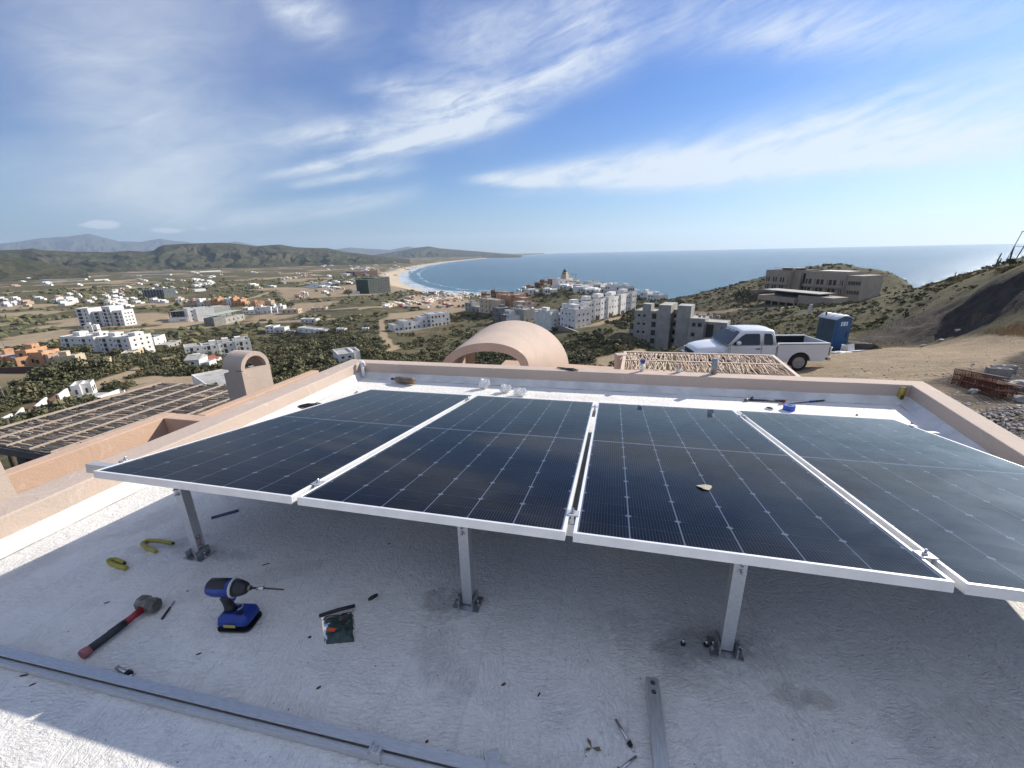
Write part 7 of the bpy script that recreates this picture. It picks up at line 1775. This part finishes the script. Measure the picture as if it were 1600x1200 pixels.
# big tan building on the headland
H2 = 240
b = B('tan_hillside_block', 0, 0, 'large tan concrete apartment building with long balconies on the headland at right', 'apartment building', pts=(at_d(1192, 458, 250), at_d(1314, 465, 226)), depth=14); L_ = b.L; b.drop = 8
hh = at_d(1300, 421, 228).z - at_d(1300, 464, 228).z
b.mass(0, L_ * .34, 0, 14, hh * .93, TWALL, .8); b.mass(L_ * .342, L_ * .44, 2.5, 14, hh, TWALL, .2); b.mass(L_ * .55, L_, 0, 14, hh * .93, TWALL, .8); b.mass(L_ * .442, L_ * .549, 4, 14, hh * .9, mat('green_creeper', (.022, .045, .026), .9, .5, .5), 0)
b.box('setback_wing', L_ * 1.001, L_ * 1.16, 1.2, 13, -8, hh * .90, TWALL)
for k, z in enumerate((hh * .12, hh * .45)):
    for x0, x1 in ((.02, .33), (.56, .99)):
        b.box('loggia_shade', L_ * x0, L_ * x1, -.04, .3, z + .9, z + hh * .27, SHDE); b.box('balcony_band', L_ * x0 - .3, L_ * x1 + .2, -1.2, -.05, z - .15, z + .85, TWALL)  # dark slabs on the front paint the shade of the loggias
        for i in range(9): b.box('loggia_pier', L_ * (x0 + (x1 - x0) * (i + .5) / 9), L_ * (x0 + (x1 - x0) * (i + .5) / 9) + (1.5 if i % 3 == 1 else .45), -.10, -.041, z + .9, z + hh * .27, TWALL)
    b.wins('f', L_ * 1.02, L_ * 1.15, z + .8, z + 3.4, 5, 1, .8, 1.5, y=1.2)
for x_ in (.02, .2): b.box('roof_frame', L_ * x_ + 1, L_ * x_ + 7, 3, 9, hh * .93 + 1.6, hh * .93 + 1.9, TWALL); b.box('roof_wall', L_ * x_ + 1.2, L_ * x_ + 6.8, 8, 8.5, hh * .93 + .1, hh * .93 + 1.59, TWALL)
b.box('roof_sheet', L_ * .62, L_ * .95, 4, 11, hh * .93 + .9, hh * .93 + 1.05, WWALL)
b = B('carport_block', 0, 0, 'lower tan carport building with open bays in front of the hillside block', 'building', pts=(at_d(1182, 479, 215), at_d(1240, 476, 203)), depth=9); L_ = b.L; b.drop = 5
hc = 5.6; b.box('upper_floor', 0, L_, 0, 9, 3.2, hc - .4, TWALL); b.box('roof_slab', L_ * .05, L_ * 1.5, 1, 9, hc + 1.7, hc + 2.0, ROOFG); b.box('back_wall', 0, L_, 8.5, 9, -4, 3.19, TWALL); b.box('side_mass', L_ * 1.001, L_ * 1.8, 1.5, 9, -5, hc + .9, TWALL); b.box('upper_back', L_ * .1, L_ * 1.4, 7, 8.5, hc - .39, hc + 1.69, SHDE); b.box('dark_bays', .4, L_ - .4, 4, 4.4, -1, 3.18, SHDE)
for i in range(6): b.box('column', L_ * i / 5.1, L_ * i / 5.1 + .4, .1, .5, -4, 3.19, TWALL)
b.box('white_vehicle', L_ * .56, L_ * .70, 1.5, 3.8, -.3, 1.3, WWALL, bevel=.2)
S_((1163, 462), (1181, 462), 2.6, 6, TWALL, 'low concrete shelter among shrubs left of the carport building', floors=1, seed=120, extra=False, dmin=120, wm=SHDE)
# white fenced plot on the near road (left)
for i, (x0, y0, x1, y1, m_, hgt, lab) in enumerate(((12, 668, 26, 663, WWALL, 2.6, 'white boundary wall stretch lowest on the left road'), (29, 664, 44, 655, WWALL, 3.0, 'white gate wall by the left road, second stretch up'), (45, 656, 62, 646, mat('brown_gate', (.12, .065, .05), .7), 3.0, 'brown gate in the white roadside wall, lower of two'), (62, 648, 80, 638, WWALL, 3.2, 'white wall with grey face in the middle of the roadside wall'), (81, 639, 97, 630, MATS['brown_gate'], 3.0, 'brown gate in the white roadside wall, upper of two'), (97, 632, 112, 624, WWALL, 3.4, 'white wall end beside the guard house'))):
    b = B('roadside_wall', (x0, y0), (x1, y1), lab, 'wall', depth=1); b.box('panel', 0, b.L, 0, .4, -3, hgt, m_)
S_((115, 622), (146, 618), 3.2, 6, WWALL, 'white guard house with a dark door slot at the upper end of the roadside wall', floors=1, bays=2, seed=130, extra=False)
b = B('white_low_wall', (148, 624), (196, 612), 'long low white wall right of the guard house behind the dark pergola', 'wall', depth=6); b.box('wall_face', 0, b.L, 0, .4, -3, 1.4, WWALL); b.box('grey_slab', 0, b.L * .7, .5, 8, -2, .9, ROOFG)
b = B('dark_garden_wall', (0, 583), (82, 582), 'dark brown garden wall below the adobe houses at far left', 'wall', depth=1); b.box('wall_face', 0, b.L, 0, .5, -2, 2.6, mat('dark_brown_wall', (.10, .065, .055), .9, .3, 1)); 
# utility poles
POLE = mat('utility_pole', (.20, .18, .16), .9)
for i, (px, py, D, h, lab) in enumerate(((126, 521, None, 11, 'tall pale pole in front of the twin white towers'), (304, 502, None, 8, 'pole in front of the white and grey block'), (381, 502, None, 10, 'pole left of the dirt crossroads'), (407, 503, None, 9, 'pole by the road right of the crossroads'), (10, 549, None, 7, 'pale leaning pole at the far left above the adobe houses'), (11, 630, None, 5, 'short pale pole in the green brush at far left'))):
    p = ground(px, py, 60); mb = MB(); mb.tube([(0, 0, -1), (-.1, 0, h)], [.16, .10], 7); mb.beam((-.8, 0, h - .8), (.8, 0, h - .8), .12, .12); o = mb.build('utility_pole', POLE); o.location = p; tag(o, lab, 'pole')
# --- small far houses
LM = [(157,492,'the twin white towers'),(240,466,'the dark netted block'),(40,560,'the adobe orange house'),(155,535,'the long white apartment row'),(345,540,'the second apartment row'),(318,490,'the white and grey block'),(360,505,'the green sheet roof ruin'),(335,475,'the coloured terrace'),(380,480,'the right end of the coloured terrace'),(455,488,'the cream walled compound'),(430,517,'the pale roofed scrub house'),(545,458,'the broad dark valley tree'),(595,448,'the scaffolded tower'),(572,427,'the brown shell block'),(500,446,'the pond'),(98,438,'the long pale greenhouse line'),(228,430,'the long white greenhouse strip'),(660,510,'the terraced white villa'),(765,480,'the ochre apartments'),(875,435,'the domed hotel'),(887,448,'the large headland block'),(945,455,'the arcade row'),(896,437,'the two headland palms'),(975,460,'the block behind the last townhouse'),(640,435,'the curve of the beach'),(690,456,'the surf'),(330,425,'the thin white strip'),(20,470,'the left frame edge'),(425,430,'the foot of the long hill'),(740,480,'the grey open fronted block'),(567,476,'the lone valley shrub tree'),(407,485,'the dirt crossroads')]
TAKEN = set()
def where(px, py, lead):
    ds = sorted(LM, key=lambda q: (q[0] - px) ** 2 + 6 * (q[1] - py) ** 2)
    for (lx, ly, nm) in ds[:12]:
        dx_, dy_ = px - lx, py - ly; d_ = abs(dx_)
        v_ = ('') + ('below' if dy_ > 3 else 'above' if dy_ < -3 else ''); h_ = ('far ' if d_ > 35 else 'just ' if d_ < 9 else '') + ('right' if dx_ > 3 else 'left' if dx_ < -3 else '')
        rel = (v_.strip() + (' and ' if v_.strip() and dx_ * dx_ > 9 else '') + h_.strip() if dx_ * dx_ > 9 else (v_.strip() or 'right at'))
        if rel.endswith(('left', 'right')): rel += ' of'
        s_9 = f'{lead} {rel} {nm}'
        if s_9 not in TAKEN: break
    TAKEN.add(s_9); return s_9
def far_house(px, py, wm, h, m_, lab, group, dmin=250):
    p = ground(px, py, dmin); r_ = math.hypot(p.x, p.y); mb = MB(); a_ = random.uniform(-.5, .5); d_ = wm * random.uniform(.6, 1.0); k = random.uniform(.4, .7)
    mb.box(-wm / 2, wm / 2 * (2 * k - 1), -d_ / 2, d_ / 2, -2, h)
    cn_ = {'white_render': 'white', 'cream_render': 'cream', 'pinkish_render': 'pink', 'grey_render': 'grey', 'raw_concrete': 'concrete', 'awning_cream': 'cream'}.get(m_.name, 'pale')
    sz_ = 'tiny' if r_ > 1800 else 'small'; kd_ = 'stall' if 'stall' in lab else 'shack' if 'shack' in lab else 'house'; sh_ = 'tall ' if h > wm * .62 else 'long low ' if h < wm * .33 else ''
    lab = where(px, py, f'{sz_} {sh_}{cn_} {kd_}')
    me = mb.mesh('far_house'); e = empty('far_house', p, a_, lab, 'house', group)
    link('wall', me, m_, e)
    mb = MB(); mb.box(wm / 2 * (2 * k - 1) + .01, wm / 2, -d_ * .35, d_ / 2, -2, h * random.uniform(.5, .8)); mb.build('wing', m_, e)
    if r_ < 1600:
        for q in range(2): mb = MB(); x = -wm / 2 + wm * k * (q + .5) / 2; mb.box(x - wm * .06, x + wm * .06, -d_ / 2 - .04, -d_ / 2 + .2, h * .3, h * .65); mb.build('window', WIN, e)
    return e
rn = random.Random(5); pal = [WWALL] * 7 + [CWALL, PWALL, GWALL]
zones = [(0, 70, 463, 480, 16, 9, 'white houses of the left hamlet on the plain', 'small white house in the hamlet at the far left of the plain'), (70, 190, 455, 478, 26, 9, 'white houses mid left on the plain', 'small white house scattered on the plain left of the netted block'), (185, 300, 450, 476, 22, 9, 'white houses round the netted block', 'small pale house near the dark netted block'), (150, 200, 468, 480, 9, 10, 'white houses above the twin towers', 'small white house just above the twin white towers'),
         (0, 330, 430, 450, 24, 14, 'far white specks on the left plain', 'tiny white house far away on the left plain'), (300, 560, 424, 452, 46, 14, 'far white specks on the middle plain', 'tiny pale house far away on the middle plain'), (500, 660, 410, 422, 40, 18, 'far village by the bay', 'tiny pale house in the distant village behind the bay'), (560, 650, 420, 434, 14, 14, 'houses behind the scaffolded tower', 'tiny pale house near the upper beach'), (440, 560, 455, 470, 8, 9, 'huts on the valley floor', 'small pale hut on the valley floor')]
for x0, x1, y0, y1, n_, wm, grp, lab in zones:
    for i in range(n_):
        px, py = rn.uniform(x0, x1), rn.uniform(y0, y1); far_house(px, py, wm * rn.uniform(.6, 1.4), rn.uniform(3, 6.5), rn.choice(pal), lab, grp)
for i in range(8): far_house(rn.uniform(330, 620), rn.uniform(404, 412), 22, 6, WWALL, 'tiny white speck of a house at the foot of the hills', 'white specks at the foot of the hills', 500)
# long pale sheds / greenhouses on the plain
for i, (x0, x1, y, lab) in enumerate(((62, 133, 439, 'long pale greenhouse line on the plain at far left'), (190, 266, 431.5, 'long white greenhouse strip on the plain, upper of the two long strips'), (148, 170, 439, 'short white greenhouse strip right of the long pale one'), (312, 345, 425.5, 'thin white strip at the foot of the long hill'), (305, 322, 456, 'pale green roofed shed row in mid plain'))):
    a_, c_ = ground(x0, y, 500), ground(x1, y - 1.5, 500); b = B('greenhouse', 0, 0, lab, 'greenhouse', pts=(a_, c_), depth=10); b.box('cover', 0, b.L, 0, 10, -2, 4.5, WWALL)
# parked vehicles, tents and stalls of the beach car park: small things
vm = [mat('car_white', (.7, .7, .7), .4), mat('car_grey', (.25, .26, .27), .4), mat('car_dark', (.04, .04, .05), .4), mat('car_red', (.35, .06, .04), .4), mat('awning_cream', (.62, .55, .45), .8)]
cm = []
for m_ in vm:
    mb = MB(); mb.box(-2.2, 2.2, -.9, .9, .3, .95); mb.box(-1.3, 1.5, -.8, .8, .951, 1.5); me = mb.mesh('parked_car'); me.materials.append(m_); cm.append(me)
for i in range(150):
    px = rn.uniform(622, 728); py = rn.uniform(459, 482); 
    if i < 60: py = rn.uniform(455, 466); px = rn.uniform(640, 770)
    p = ground(px, py, 300); me_ = rn.choice(cm); o = bpy.data.objects.new('parked_car', me_); col.objects.link(o); o.location = p; o.rotation_euler = (0, 0, rn.uniform(0, 3)); s = rn.uniform(1.0, 1.5); o.scale = (s, s, s); tag(o, where(px, py, {'car_white': 'tiny white car', 'car_grey': 'tiny grey car', 'car_dark': 'tiny dark car', 'car_red': 'tiny red car'}.get(me_.materials[0].name, 'tiny cream van')), 'car', 'vehicles in the beach car park')
for i in range(46):
    px = rn.uniform(600, 715); py = 478 - (px - 600) * .1 + rn.uniform(-2.5, 2.5)
    far_house(px, py, rn.uniform(5, 9), rn.uniform(2.2, 3.2), rn.choice([vm[4], WWALL, CWALL]), 'small pale stall in the row along the valley road', 'stalls along the valley road', 300)
for i in range(34): far_house(rn.uniform(650, 770), rn.uniform(456, 468), rn.uniform(5, 10), rn.uniform(2.5, 4), rn.choice([WWALL, PWALL, CONC, CWALL]), 'small mixed shack between the car park and the surf', 'shacks behind the surf', 300)
for i in range(26): far_house(rn.uniform(820, 1000), rn.uniform(449, 460), rn.uniform(7, 12), rn.uniform(4, 6), WWALL, 'small white house packed on the headland behind the arcade row', 'white houses packed on the headland', 350)

# ================================================================== VEGETATION
LEAF = bpy.data.materials.new('scrub_leaf'); LEAF.use_nodes = True; t = LEAF.node_tree; b = t.nodes['Principled BSDF']; b.inputs['Roughness'].default_value = .8; b.inputs['Specular IOR Level'].default_value = .2
g_ = t.nodes.new('ShaderNodeNewGeometry'); pos = g_.outputs['Position']; tint = attr(t, 'tint')
a1 = nnoise(t, pos, .9, 5, .65); k_ = mixc(t, tint.sstep(.1, .9), (.082, .088, .046), (.160, .150, .085)); k_ = mixc(t, tint.sstep(.82, .95), k_, (.18, .15, .08)); k_ = mixc(t, a1.sstep(.5, .7) * .4, k_, (.13, .135, .06))
t.links.new(k_, b.inputs['Base Color'])
def base_bush(sub, seed, rough=.55, flat=.62):
    bm = bmesh.new(); bmesh.ops.create_icosphere(bm, subdivisions=sub, radius=1)
    rnd = random.Random(seed)
    for v in bm.verts:
        c = v.co.copy(); k = 1 + rough * mnoise.noise(c * 1.5 + Vector((seed * 7.3, 0, 0))) + rnd.uniform(-.22, .22); v.co = Vector((c.x * k, c.y * k, max(-.25, c.z * k * flat + .25)))
    V = np.array([v.co[:] for v in bm.verts]); F = np.array([[v.index for v in f.verts] for f in bm.faces]); bm.free(); return V, F
def leafy_bush(n, seed, s=.34):
    rnd = random.Random(seed); V = []; Fc = []
    cl = [(rnd.gauss(0, .38), rnd.gauss(0, .38), rnd.uniform(.25, .62), rnd.uniform(.25, .45)) for _ in range(6)]
    for i in range(n):
        cx_, cy_, cz_, cr_ = rnd.choice(cl); d_ = Vector((rnd.gauss(0, 1), rnd.gauss(0, 1), rnd.gauss(0, 1) + .3)).normalized(); c = Vector((cx_, cy_, cz_)) + d_ * cr_ * rnd.uniform(.5, 1)
        c.z = max(c.z, .02); nn = (d_ + Vector((rnd.gauss(0, .6), rnd.gauss(0, .6), rnd.gauss(0, .6)))).normalized(); u_ = nn.orthogonal().normalized(); u_.rotate(Matrix.Rotation(rnd.random() * 6, 3, nn)); v_ = nn.cross(u_); q = s * rnd.uniform(.5, 1.2)
        b_ = len(V); V += [c + u_ * q, c - u_ * q * .6 + v_ * q * .7, c - u_ * q * .5 - v_ * q * .7]; Fc.append((b_, b_ + 1, b_ + 2))
    return np.array([v[:] for v in V]), np.array(Fc)
def scatter(name, P, S, bases, label=None):
    """P (n,3) positions, S (n,) sizes"""
    n = len(P); vs, fs, ts, off = [], [], [], 0
    ch_ = rng.integers(0, len(bases), n); an = rng.uniform(0, 6.28, n); tn = rng.uniform(0, 1, n)
    for k, (V, F) in enumerate(bases):
        idx = np.nonzero(ch_ == k)[0]
        if not len(idx): continue
        c, s = np.cos(an[idx])[:, None], np.sin(an[idx])[:, None]; ax = rng.uniform(.8, 1.3, (len(idx), 1))
        x = (V[None, :, 0] * c * ax - V[None, :, 1] * s) * S[idx][:, None] + P[idx, 0][:, None]; y = (V[None, :, 0] * s * ax + V[None, :, 1] * c) * S[idx][:, None] + P[idx, 1][:, None]
        z = V[None, :, 2] * S[idx][:, None] * rng.uniform(.75, 1.25, (len(idx), 1)) + P[idx, 2][:, None]
        vs.append(np.stack([x, y, z], -1).reshape(-1, 3)); fs.append((F[None] + (np.arange(len(idx)) * len(V))[:, None, None]).reshape(-1, 3) + off); ts.append(np.repeat(tn[idx], len(V))); off += len(idx) * len(V)
    V = np.concatenate(vs); F = np.concatenate(fs); T_ = np.concatenate(ts)
    me = bpy.data.meshes.new(name); me.vertices.add(len(V)); me.vertices.foreach_set('co', V.astype(np.float32).ravel()); raw_faces(me, F, False)
    at = me.attributes.new('tint', 'FLOAT', 'POINT'); at.data.foreach_set('value', T_.astype(np.float32)); me.materials.append(LEAF)
    o = bpy.data.objects.new(name, me); col.objects.link(o); tag(o, kind='stuff'); return o
def bush_field(n, az0, az1, r0, r1, s0, s1, bases, name, dens_th=.0, ndens=60):
    a = np.radians(rng.uniform(az0, az1, n)); u_ = rng.uniform(0, 1, n); r = r0 * (r1 / r0) ** (u_ ** .8)
    x, y = np.sin(a) * r, np.cos(a) * r
    at_ = terrain_attrs(x, y); sd = shore(x, y); den = fbm(x, y, ndens, 4, 11) * .6 + fbm(x, y, 22, 3, 77) * .4
    keep = (at_['dirt'] < .30) & (at_['spoil'] < .25) & (at_['sand'] < .2) & (sd > 25) & (den > dens_th + rng.uniform(-.12, .12, n)) & (np.hypot(x, y) > r0 * .9)
    # leave the built plots clear
    for bx_, by_, br_ in BPLOTS: keep &= (np.hypot(x - bx_, y - by_) > br_)
    x, y, r = x[keep], y[keep], r[keep]; z = hz(x, y)
    S = (s0 * .6 + (s1 * 1.15 - s0 * .6) * rng.uniform(0, 1, len(x)) ** 1.8) * (1 + np.clip(r / 900, 0, 3))
    return scatter(name, np.stack([x, y, z - .12 * S], -1), S, bases)
BPLOTS = []
for o in list(col.objects):
    if o.type == 'EMPTY' and o.parent is None and o.get('category') in ('wall', 'greenhouse', 'building', 'house', 'apartment block', 'tower block', 'villa', 'townhouse', 'apartment tower', 'apartment building', 'hotel', 'car', 'van'):
        xs2 = [c.location for c in ()]; L2 = 0
        for ch in o.children:
            if ch.type == 'MESH':
                for q in ch.bound_box: L2 = max(L2, q[0])
        c2 = o.location + Vector((math.cos(o.rotation_euler.z), math.sin(o.rotation_euler.z), 0)) * L2 / 2 + Vector((-math.sin(o.rotation_euler.z), math.cos(o.rotation_euler.z), 0)) * 5
        BPLOTS.append((c2.x, c2.y, max(L2 / 2, 5) * .85 + 1.5))
BPLOTS = [q for q in BPLOTS if q[2] < 60]
lb = [leafy_bush(92, i, .23) for i in range(6)]; lb2 = [leafy_bush(170, 20 + i, .17) for i in range(4)]; b2 = lb2; b1 = [base_bush(1, 10 + i, .6) for i in range(5)]
bush_field(14500, -53, 22, 125, 430, .6, 1.85, lb, 'scrub', .475)
bush_field(6500, -53, 8, 380, 1500, 1.0, 2.3, b1, 'far_scrub', .46)
bush_field(2600, -53, -18, 120, 260, 1.4, 2.9, b2, 'thicket', .40)
bush_field(9500, 12, 54, 48, 430, .12, .42, lb, 'hillside_scrub', .42, 25)
bush_field(3000, -55, 20, 60, 160, .5, 1.3, lb, 'slope_scrub', .40)
bush_field(9000, 13, 50, 140, 470, .30, .85, lb, 'headland_scrub', .40, 30)
# leafy trees one can tell apart
def tree(px, py, h, w, label, dmin=60, seed=1, dens=420, leaf=.28, D=None, trunk=.35):
    p = at_d(px, py, D) if D else ground(px, py, dmin)
    if D: p.z = gz(p.x, p.y)
    e = empty('leafy_tree', p, 0, label, 'tree'); rnd = random.Random(seed)
    mb = MB(); mb.tube([(0, 0, -.3), (.05 * w, 0, h * trunk), (0, .03 * w, h * .7)], [w * .05, w * .035, w * .012], 7)
    for k in range(6):
        a_ = k * 1.05 + seed; mb.tube([(.04 * w, 0, h * (trunk * .7 + .04 * k)), (math.cos(a_) * w * .2, math.sin(a_) * w * .2, h * (.52 + .03 * k)), (math.cos(a_) * w * .36, math.sin(a_) * w * .36, h * (.62 + .03 * k))], [w * .025, w * .016, w * .006], 5)
    mb.build('trunk', POLE, e)
    vs = []; fs = []; tt = []; cl_ = [(math.cos(k * 2.4) * w * .3 * rnd.random() ** .4, math.sin(k * 2.4) * w * .3 * rnd.random() ** .4, h * (.45 + .42 * rnd.random()), w * rnd.uniform(.14, .24)) for k in range(16)]
    for i in range(dens):
        cx_, cy_, cz_, cr_ = rnd.choice(cl_); d_ = Vector((rnd.gauss(0, 1), rnd.gauss(0, 1), rnd.gauss(0, 1))).normalized() * cr_ * rnd.random() ** .35; c = Vector((cx_, cy_, cz_)) + Vector((d_.x, d_.y, d_.z * .75)); s = leaf * w / 6 * rnd.uniform(.6, 1.4)
        n_ = (d_.normalized() + Vector((rnd.gauss(0, .5), rnd.gauss(0, .5), rnd.gauss(0, .5)))).normalized(); u_ = n_.orthogonal().normalized(); v_ = n_.cross(u_); a_ = rnd.random() * 6; u2 = u_ * math.cos(a_) + v_ * math.sin(a_); v2 = n_.cross(u2)
        b_ = len(vs); vs += [tuple(c + u2 * s), tuple(c + v2 * s * .7), tuple(c - u2 * s), tuple(c - v2 * s * .7)]; fs.append((b_, b_ + 1, b_ + 2, b_ + 3)); tt += [rnd.random() * .7] * 4
    me = bpy.data.meshes.new('crown'); me.from_pydata(vs, [], fs); at = me.attributes.new('tint', 'FLOAT', 'POINT'); at.data.foreach_set('value', tt); me.materials.append(LEAF); link('crown', me, None, e)
    return e
tl = [(545, 464, 11, 15, 'broad dark tree standing alone on the valley floor left of the scaffolded tower'), (514, 465, 6, 8, 'smaller dark tree left of the broad valley tree'), (455, 483, 8, 12, 'dark tree cluster at the dirt crossroads right of the white houses'), (435, 474, 7, 9, 'dark tree behind the crossroads houses'), (567, 476, 4, 6, 'small dark tree alone in the valley scrub'),
      (112, 560, 6, 9, 'green tree touching the left end of the long white apartment row'), (135, 556, 6, 10, 'green tree in front of the long white apartment row'), (92, 590, 6, 9, 'dark tree under the pale pink house at left'), (120, 588, 6.5, 10, 'dark tree below the small cream house'), (160, 583, 6, 9, 'dark tree right of the small cream house, above the road'), (75, 602, 6, 9, 'big green bush tree above the left road'), (182, 560, 5, 8, 'grey green tree under the long white apartment row'), (225, 578, 4, 6, 'shrub tree at the bend of the left road'), (247, 570, 4.5, 6, 'shrub tree right of the road bend'), (270, 574, 4, 6, 'shrub tree before the small white house with grey roof'),
      (198, 612, 2.6, 3.4, 'lone round dark shrub on the sand behind the dark pergola'), (390, 514, 5, 8, 'dark tree right of the green sheet roof ruin'), (462, 515, 4, 6, 'bright green tree beside the long low scrub house'), (388, 488, 5, 7, 'dark tree in front of the white twin roof house'), (1158, 466, 4.5, 8, 'dark green tree left of the carport building, leftmost'), (1172, 470, 4, 7, 'dark green tree between the shelter and the carport building'), (1150, 468, 3.5, 6, 'small dark tree at the left of the shelter'), (870, 457, 3.5, 6, 'dark garden tree left of the large headland block'), (725, 497, 5, 7, 'bare brownish tree at the edge of the brown field')]
for i, (px, py, h, w, lab) in enumerate(tl): tree(px, py, h, w, lab, seed=i + 1, dens=520 if py > 550 else 320)
# dark green creepers between the halves of the tan building
# palms on the headland
def palm(px, py, h, label, dmin=300, fr_=2.2):
    p = ground(px, py, dmin); e = empty('palm_tree', p, 0, label, 'palm'); mb = MB(); mb.tube([(0, 0, -.5), (.2, 0, h * .5), (.1, 0, h)], [.3, .22, .2], 7); mb.build('trunk', POLE, e)
    mb = MB()
    for k in range(16):
        a_ = k * .4 + .1; u_ = Vector((math.cos(a_), math.sin(a_), 0)); s_3 = Vector((-u_.y, u_.x, 0)) * .28; r_ = [Vector((.1, 0, h)) + u_ * fr_ * t_ + Vector((0, 0, (.8 + .5 * (k % 3)) * math.sin(t_ * 2.6) * (1 - t_ * 1.2))) for t_ in (0, .35, .7, 1)]
        mb.add([tuple(r_[0]), tuple(r_[1] + s_3), tuple(r_[1] - s_3), tuple(r_[2] + s_3), tuple(r_[2] - s_3), tuple(r_[3])], [(0, 1, 2), (1, 3, 4, 2), (3, 5, 4)])
    me = mb.mesh('crown', False); at = me.attributes.new('tint', 'FLOAT', 'POINT'); at.data.foreach_set('value', [.2] * len(me.vertices)); link('crown', me, LEAF, e)
palm(894, 444, 12, 'left of the two tall palms standing against the sea on the headland'); palm(899, 444, 12, 'right of the two tall palms standing against the sea on the headland')
palm(1000, 462, 5, 'small palm between the white blocks at the sea edge')
for i, (px, py, lab) in enumerate(((365, 552, 'leftmost palm in front of the sunlit end of the second apartment row'), (398, 556, 'palm before the sunlit end of the second apartment row, left of its twin'), (405, 555, 'palm before the sunlit end of the second apartment row, rightmost'))): palm(px, py, 3.2, lab, 60, 1.6)
# dry grass on the hillside and the yard edge
GRASS = bpy.data.materials.new('dry_grass'); GRASS.use_nodes = True; t = GRASS.node_tree; b = t.nodes['Principled BSDF']; b.inputs['Roughness'].default_value = .9
tint = attr(t, 'tint'); t.links.new(mixc(t, tint.sstep(.2, .8), (.38, .24, .12), (.19, .19, .085)), b.inputs['Base Color'])
def grass(n, pts, hgt, name, tlo, thi, dmin=20, dmax=200):
    x0, x1, y0, y1 = pts; px = rng.uniform(x0, x1, n); py = rng.uniform(y0, y1, n) 
    P_ = poly_sample(n, pts, dmin, dmax); vs = []; k = len(P_)
    a = rng.uniform(0, 6.28, k); h = rng.uniform(.4, 1, k) * hgt; w_ = h * .06; lx, ly = rng.normal(0, .25, k) * h, rng.normal(0, .25, k) * h
    V = np.zeros((k, 3, 3)); V[:, 0] = P_ + np.stack([np.cos(a) * w_, np.sin(a) * w_, 0 * a - .02], -1); V[:, 1] = P_ - np.stack([np.cos(a) * w_, np.sin(a) * w_, 0 * a + .02], -1); V[:, 2] = P_ + np.stack([lx, ly, h], -1)
    me = bpy.data.meshes.new(name); me.vertices.add(k * 3); me.vertices.foreach_set('co', V.astype(np.float32).ravel()); raw_faces(me, np.arange(k * 3).reshape(-1, 3))
    at = me.attributes.new('tint', 'FLOAT', 'POINT'); at.data.foreach_set('value', np.repeat(rng.uniform(tlo, thi, k), 3).astype(np.float32)); me.materials.append(GRASS); o = bpy.data.objects.new(name, me); col.objects.link(o); tag(o, kind='stuff')
def poly_sample(n, pts, dmin, dmax):
    """random ground points inside a small pixel box of the terrain, uniform on the ground"""
    x0, x1, y0, y1 = pts; c = [ground(x, y, dmin, dmax) for x, y in ((x0, y0), (x1, y0), (x1, y1), (x0, y1))]; s = rng.uniform(0, 1, n); t_ = rng.uniform(0, 1, n)
    x = (c[0].x * (1 - s) + c[1].x * s) * (1 - t_) + (c[3].x * (1 - s) + c[2].x * s) * t_; y = (c[0].y * (1 - s) + c[1].y * s) * (1 - t_) + (c[3].y * (1 - s) + c[2].y * s) * t_
    ed = np.minimum(np.minimum(s, 1 - s), np.minimum(t_, 1 - t_)) * 5; den = fbm(x, y, 3.5, 4, 91); k = den + np.clip(ed, 0, 1) * .25 + rng.uniform(-.12, .12, len(x)) > .66; x, y = x[k], y[k]; return np.stack([x, y, hz(x, y)], -1)
grass(7000, (1520, 1650, 490, 528), .20, 'orange_grass', 0, .45)
grass(1800, (1330, 1430, 526, 545), .16, 'orange_grass', 0, .3)
grass(22000, (1440, 1650, 420, 450), .32, 'ridge_grass', .2, .9, 30)
grass(30000, (1180, 1430, 482, 538), .28, 'hillside_grass', .4, 1.0, 30)
grass(6000, (1080, 1190, 515, 556), .28, 'mound_grass', .0, .6, 20)
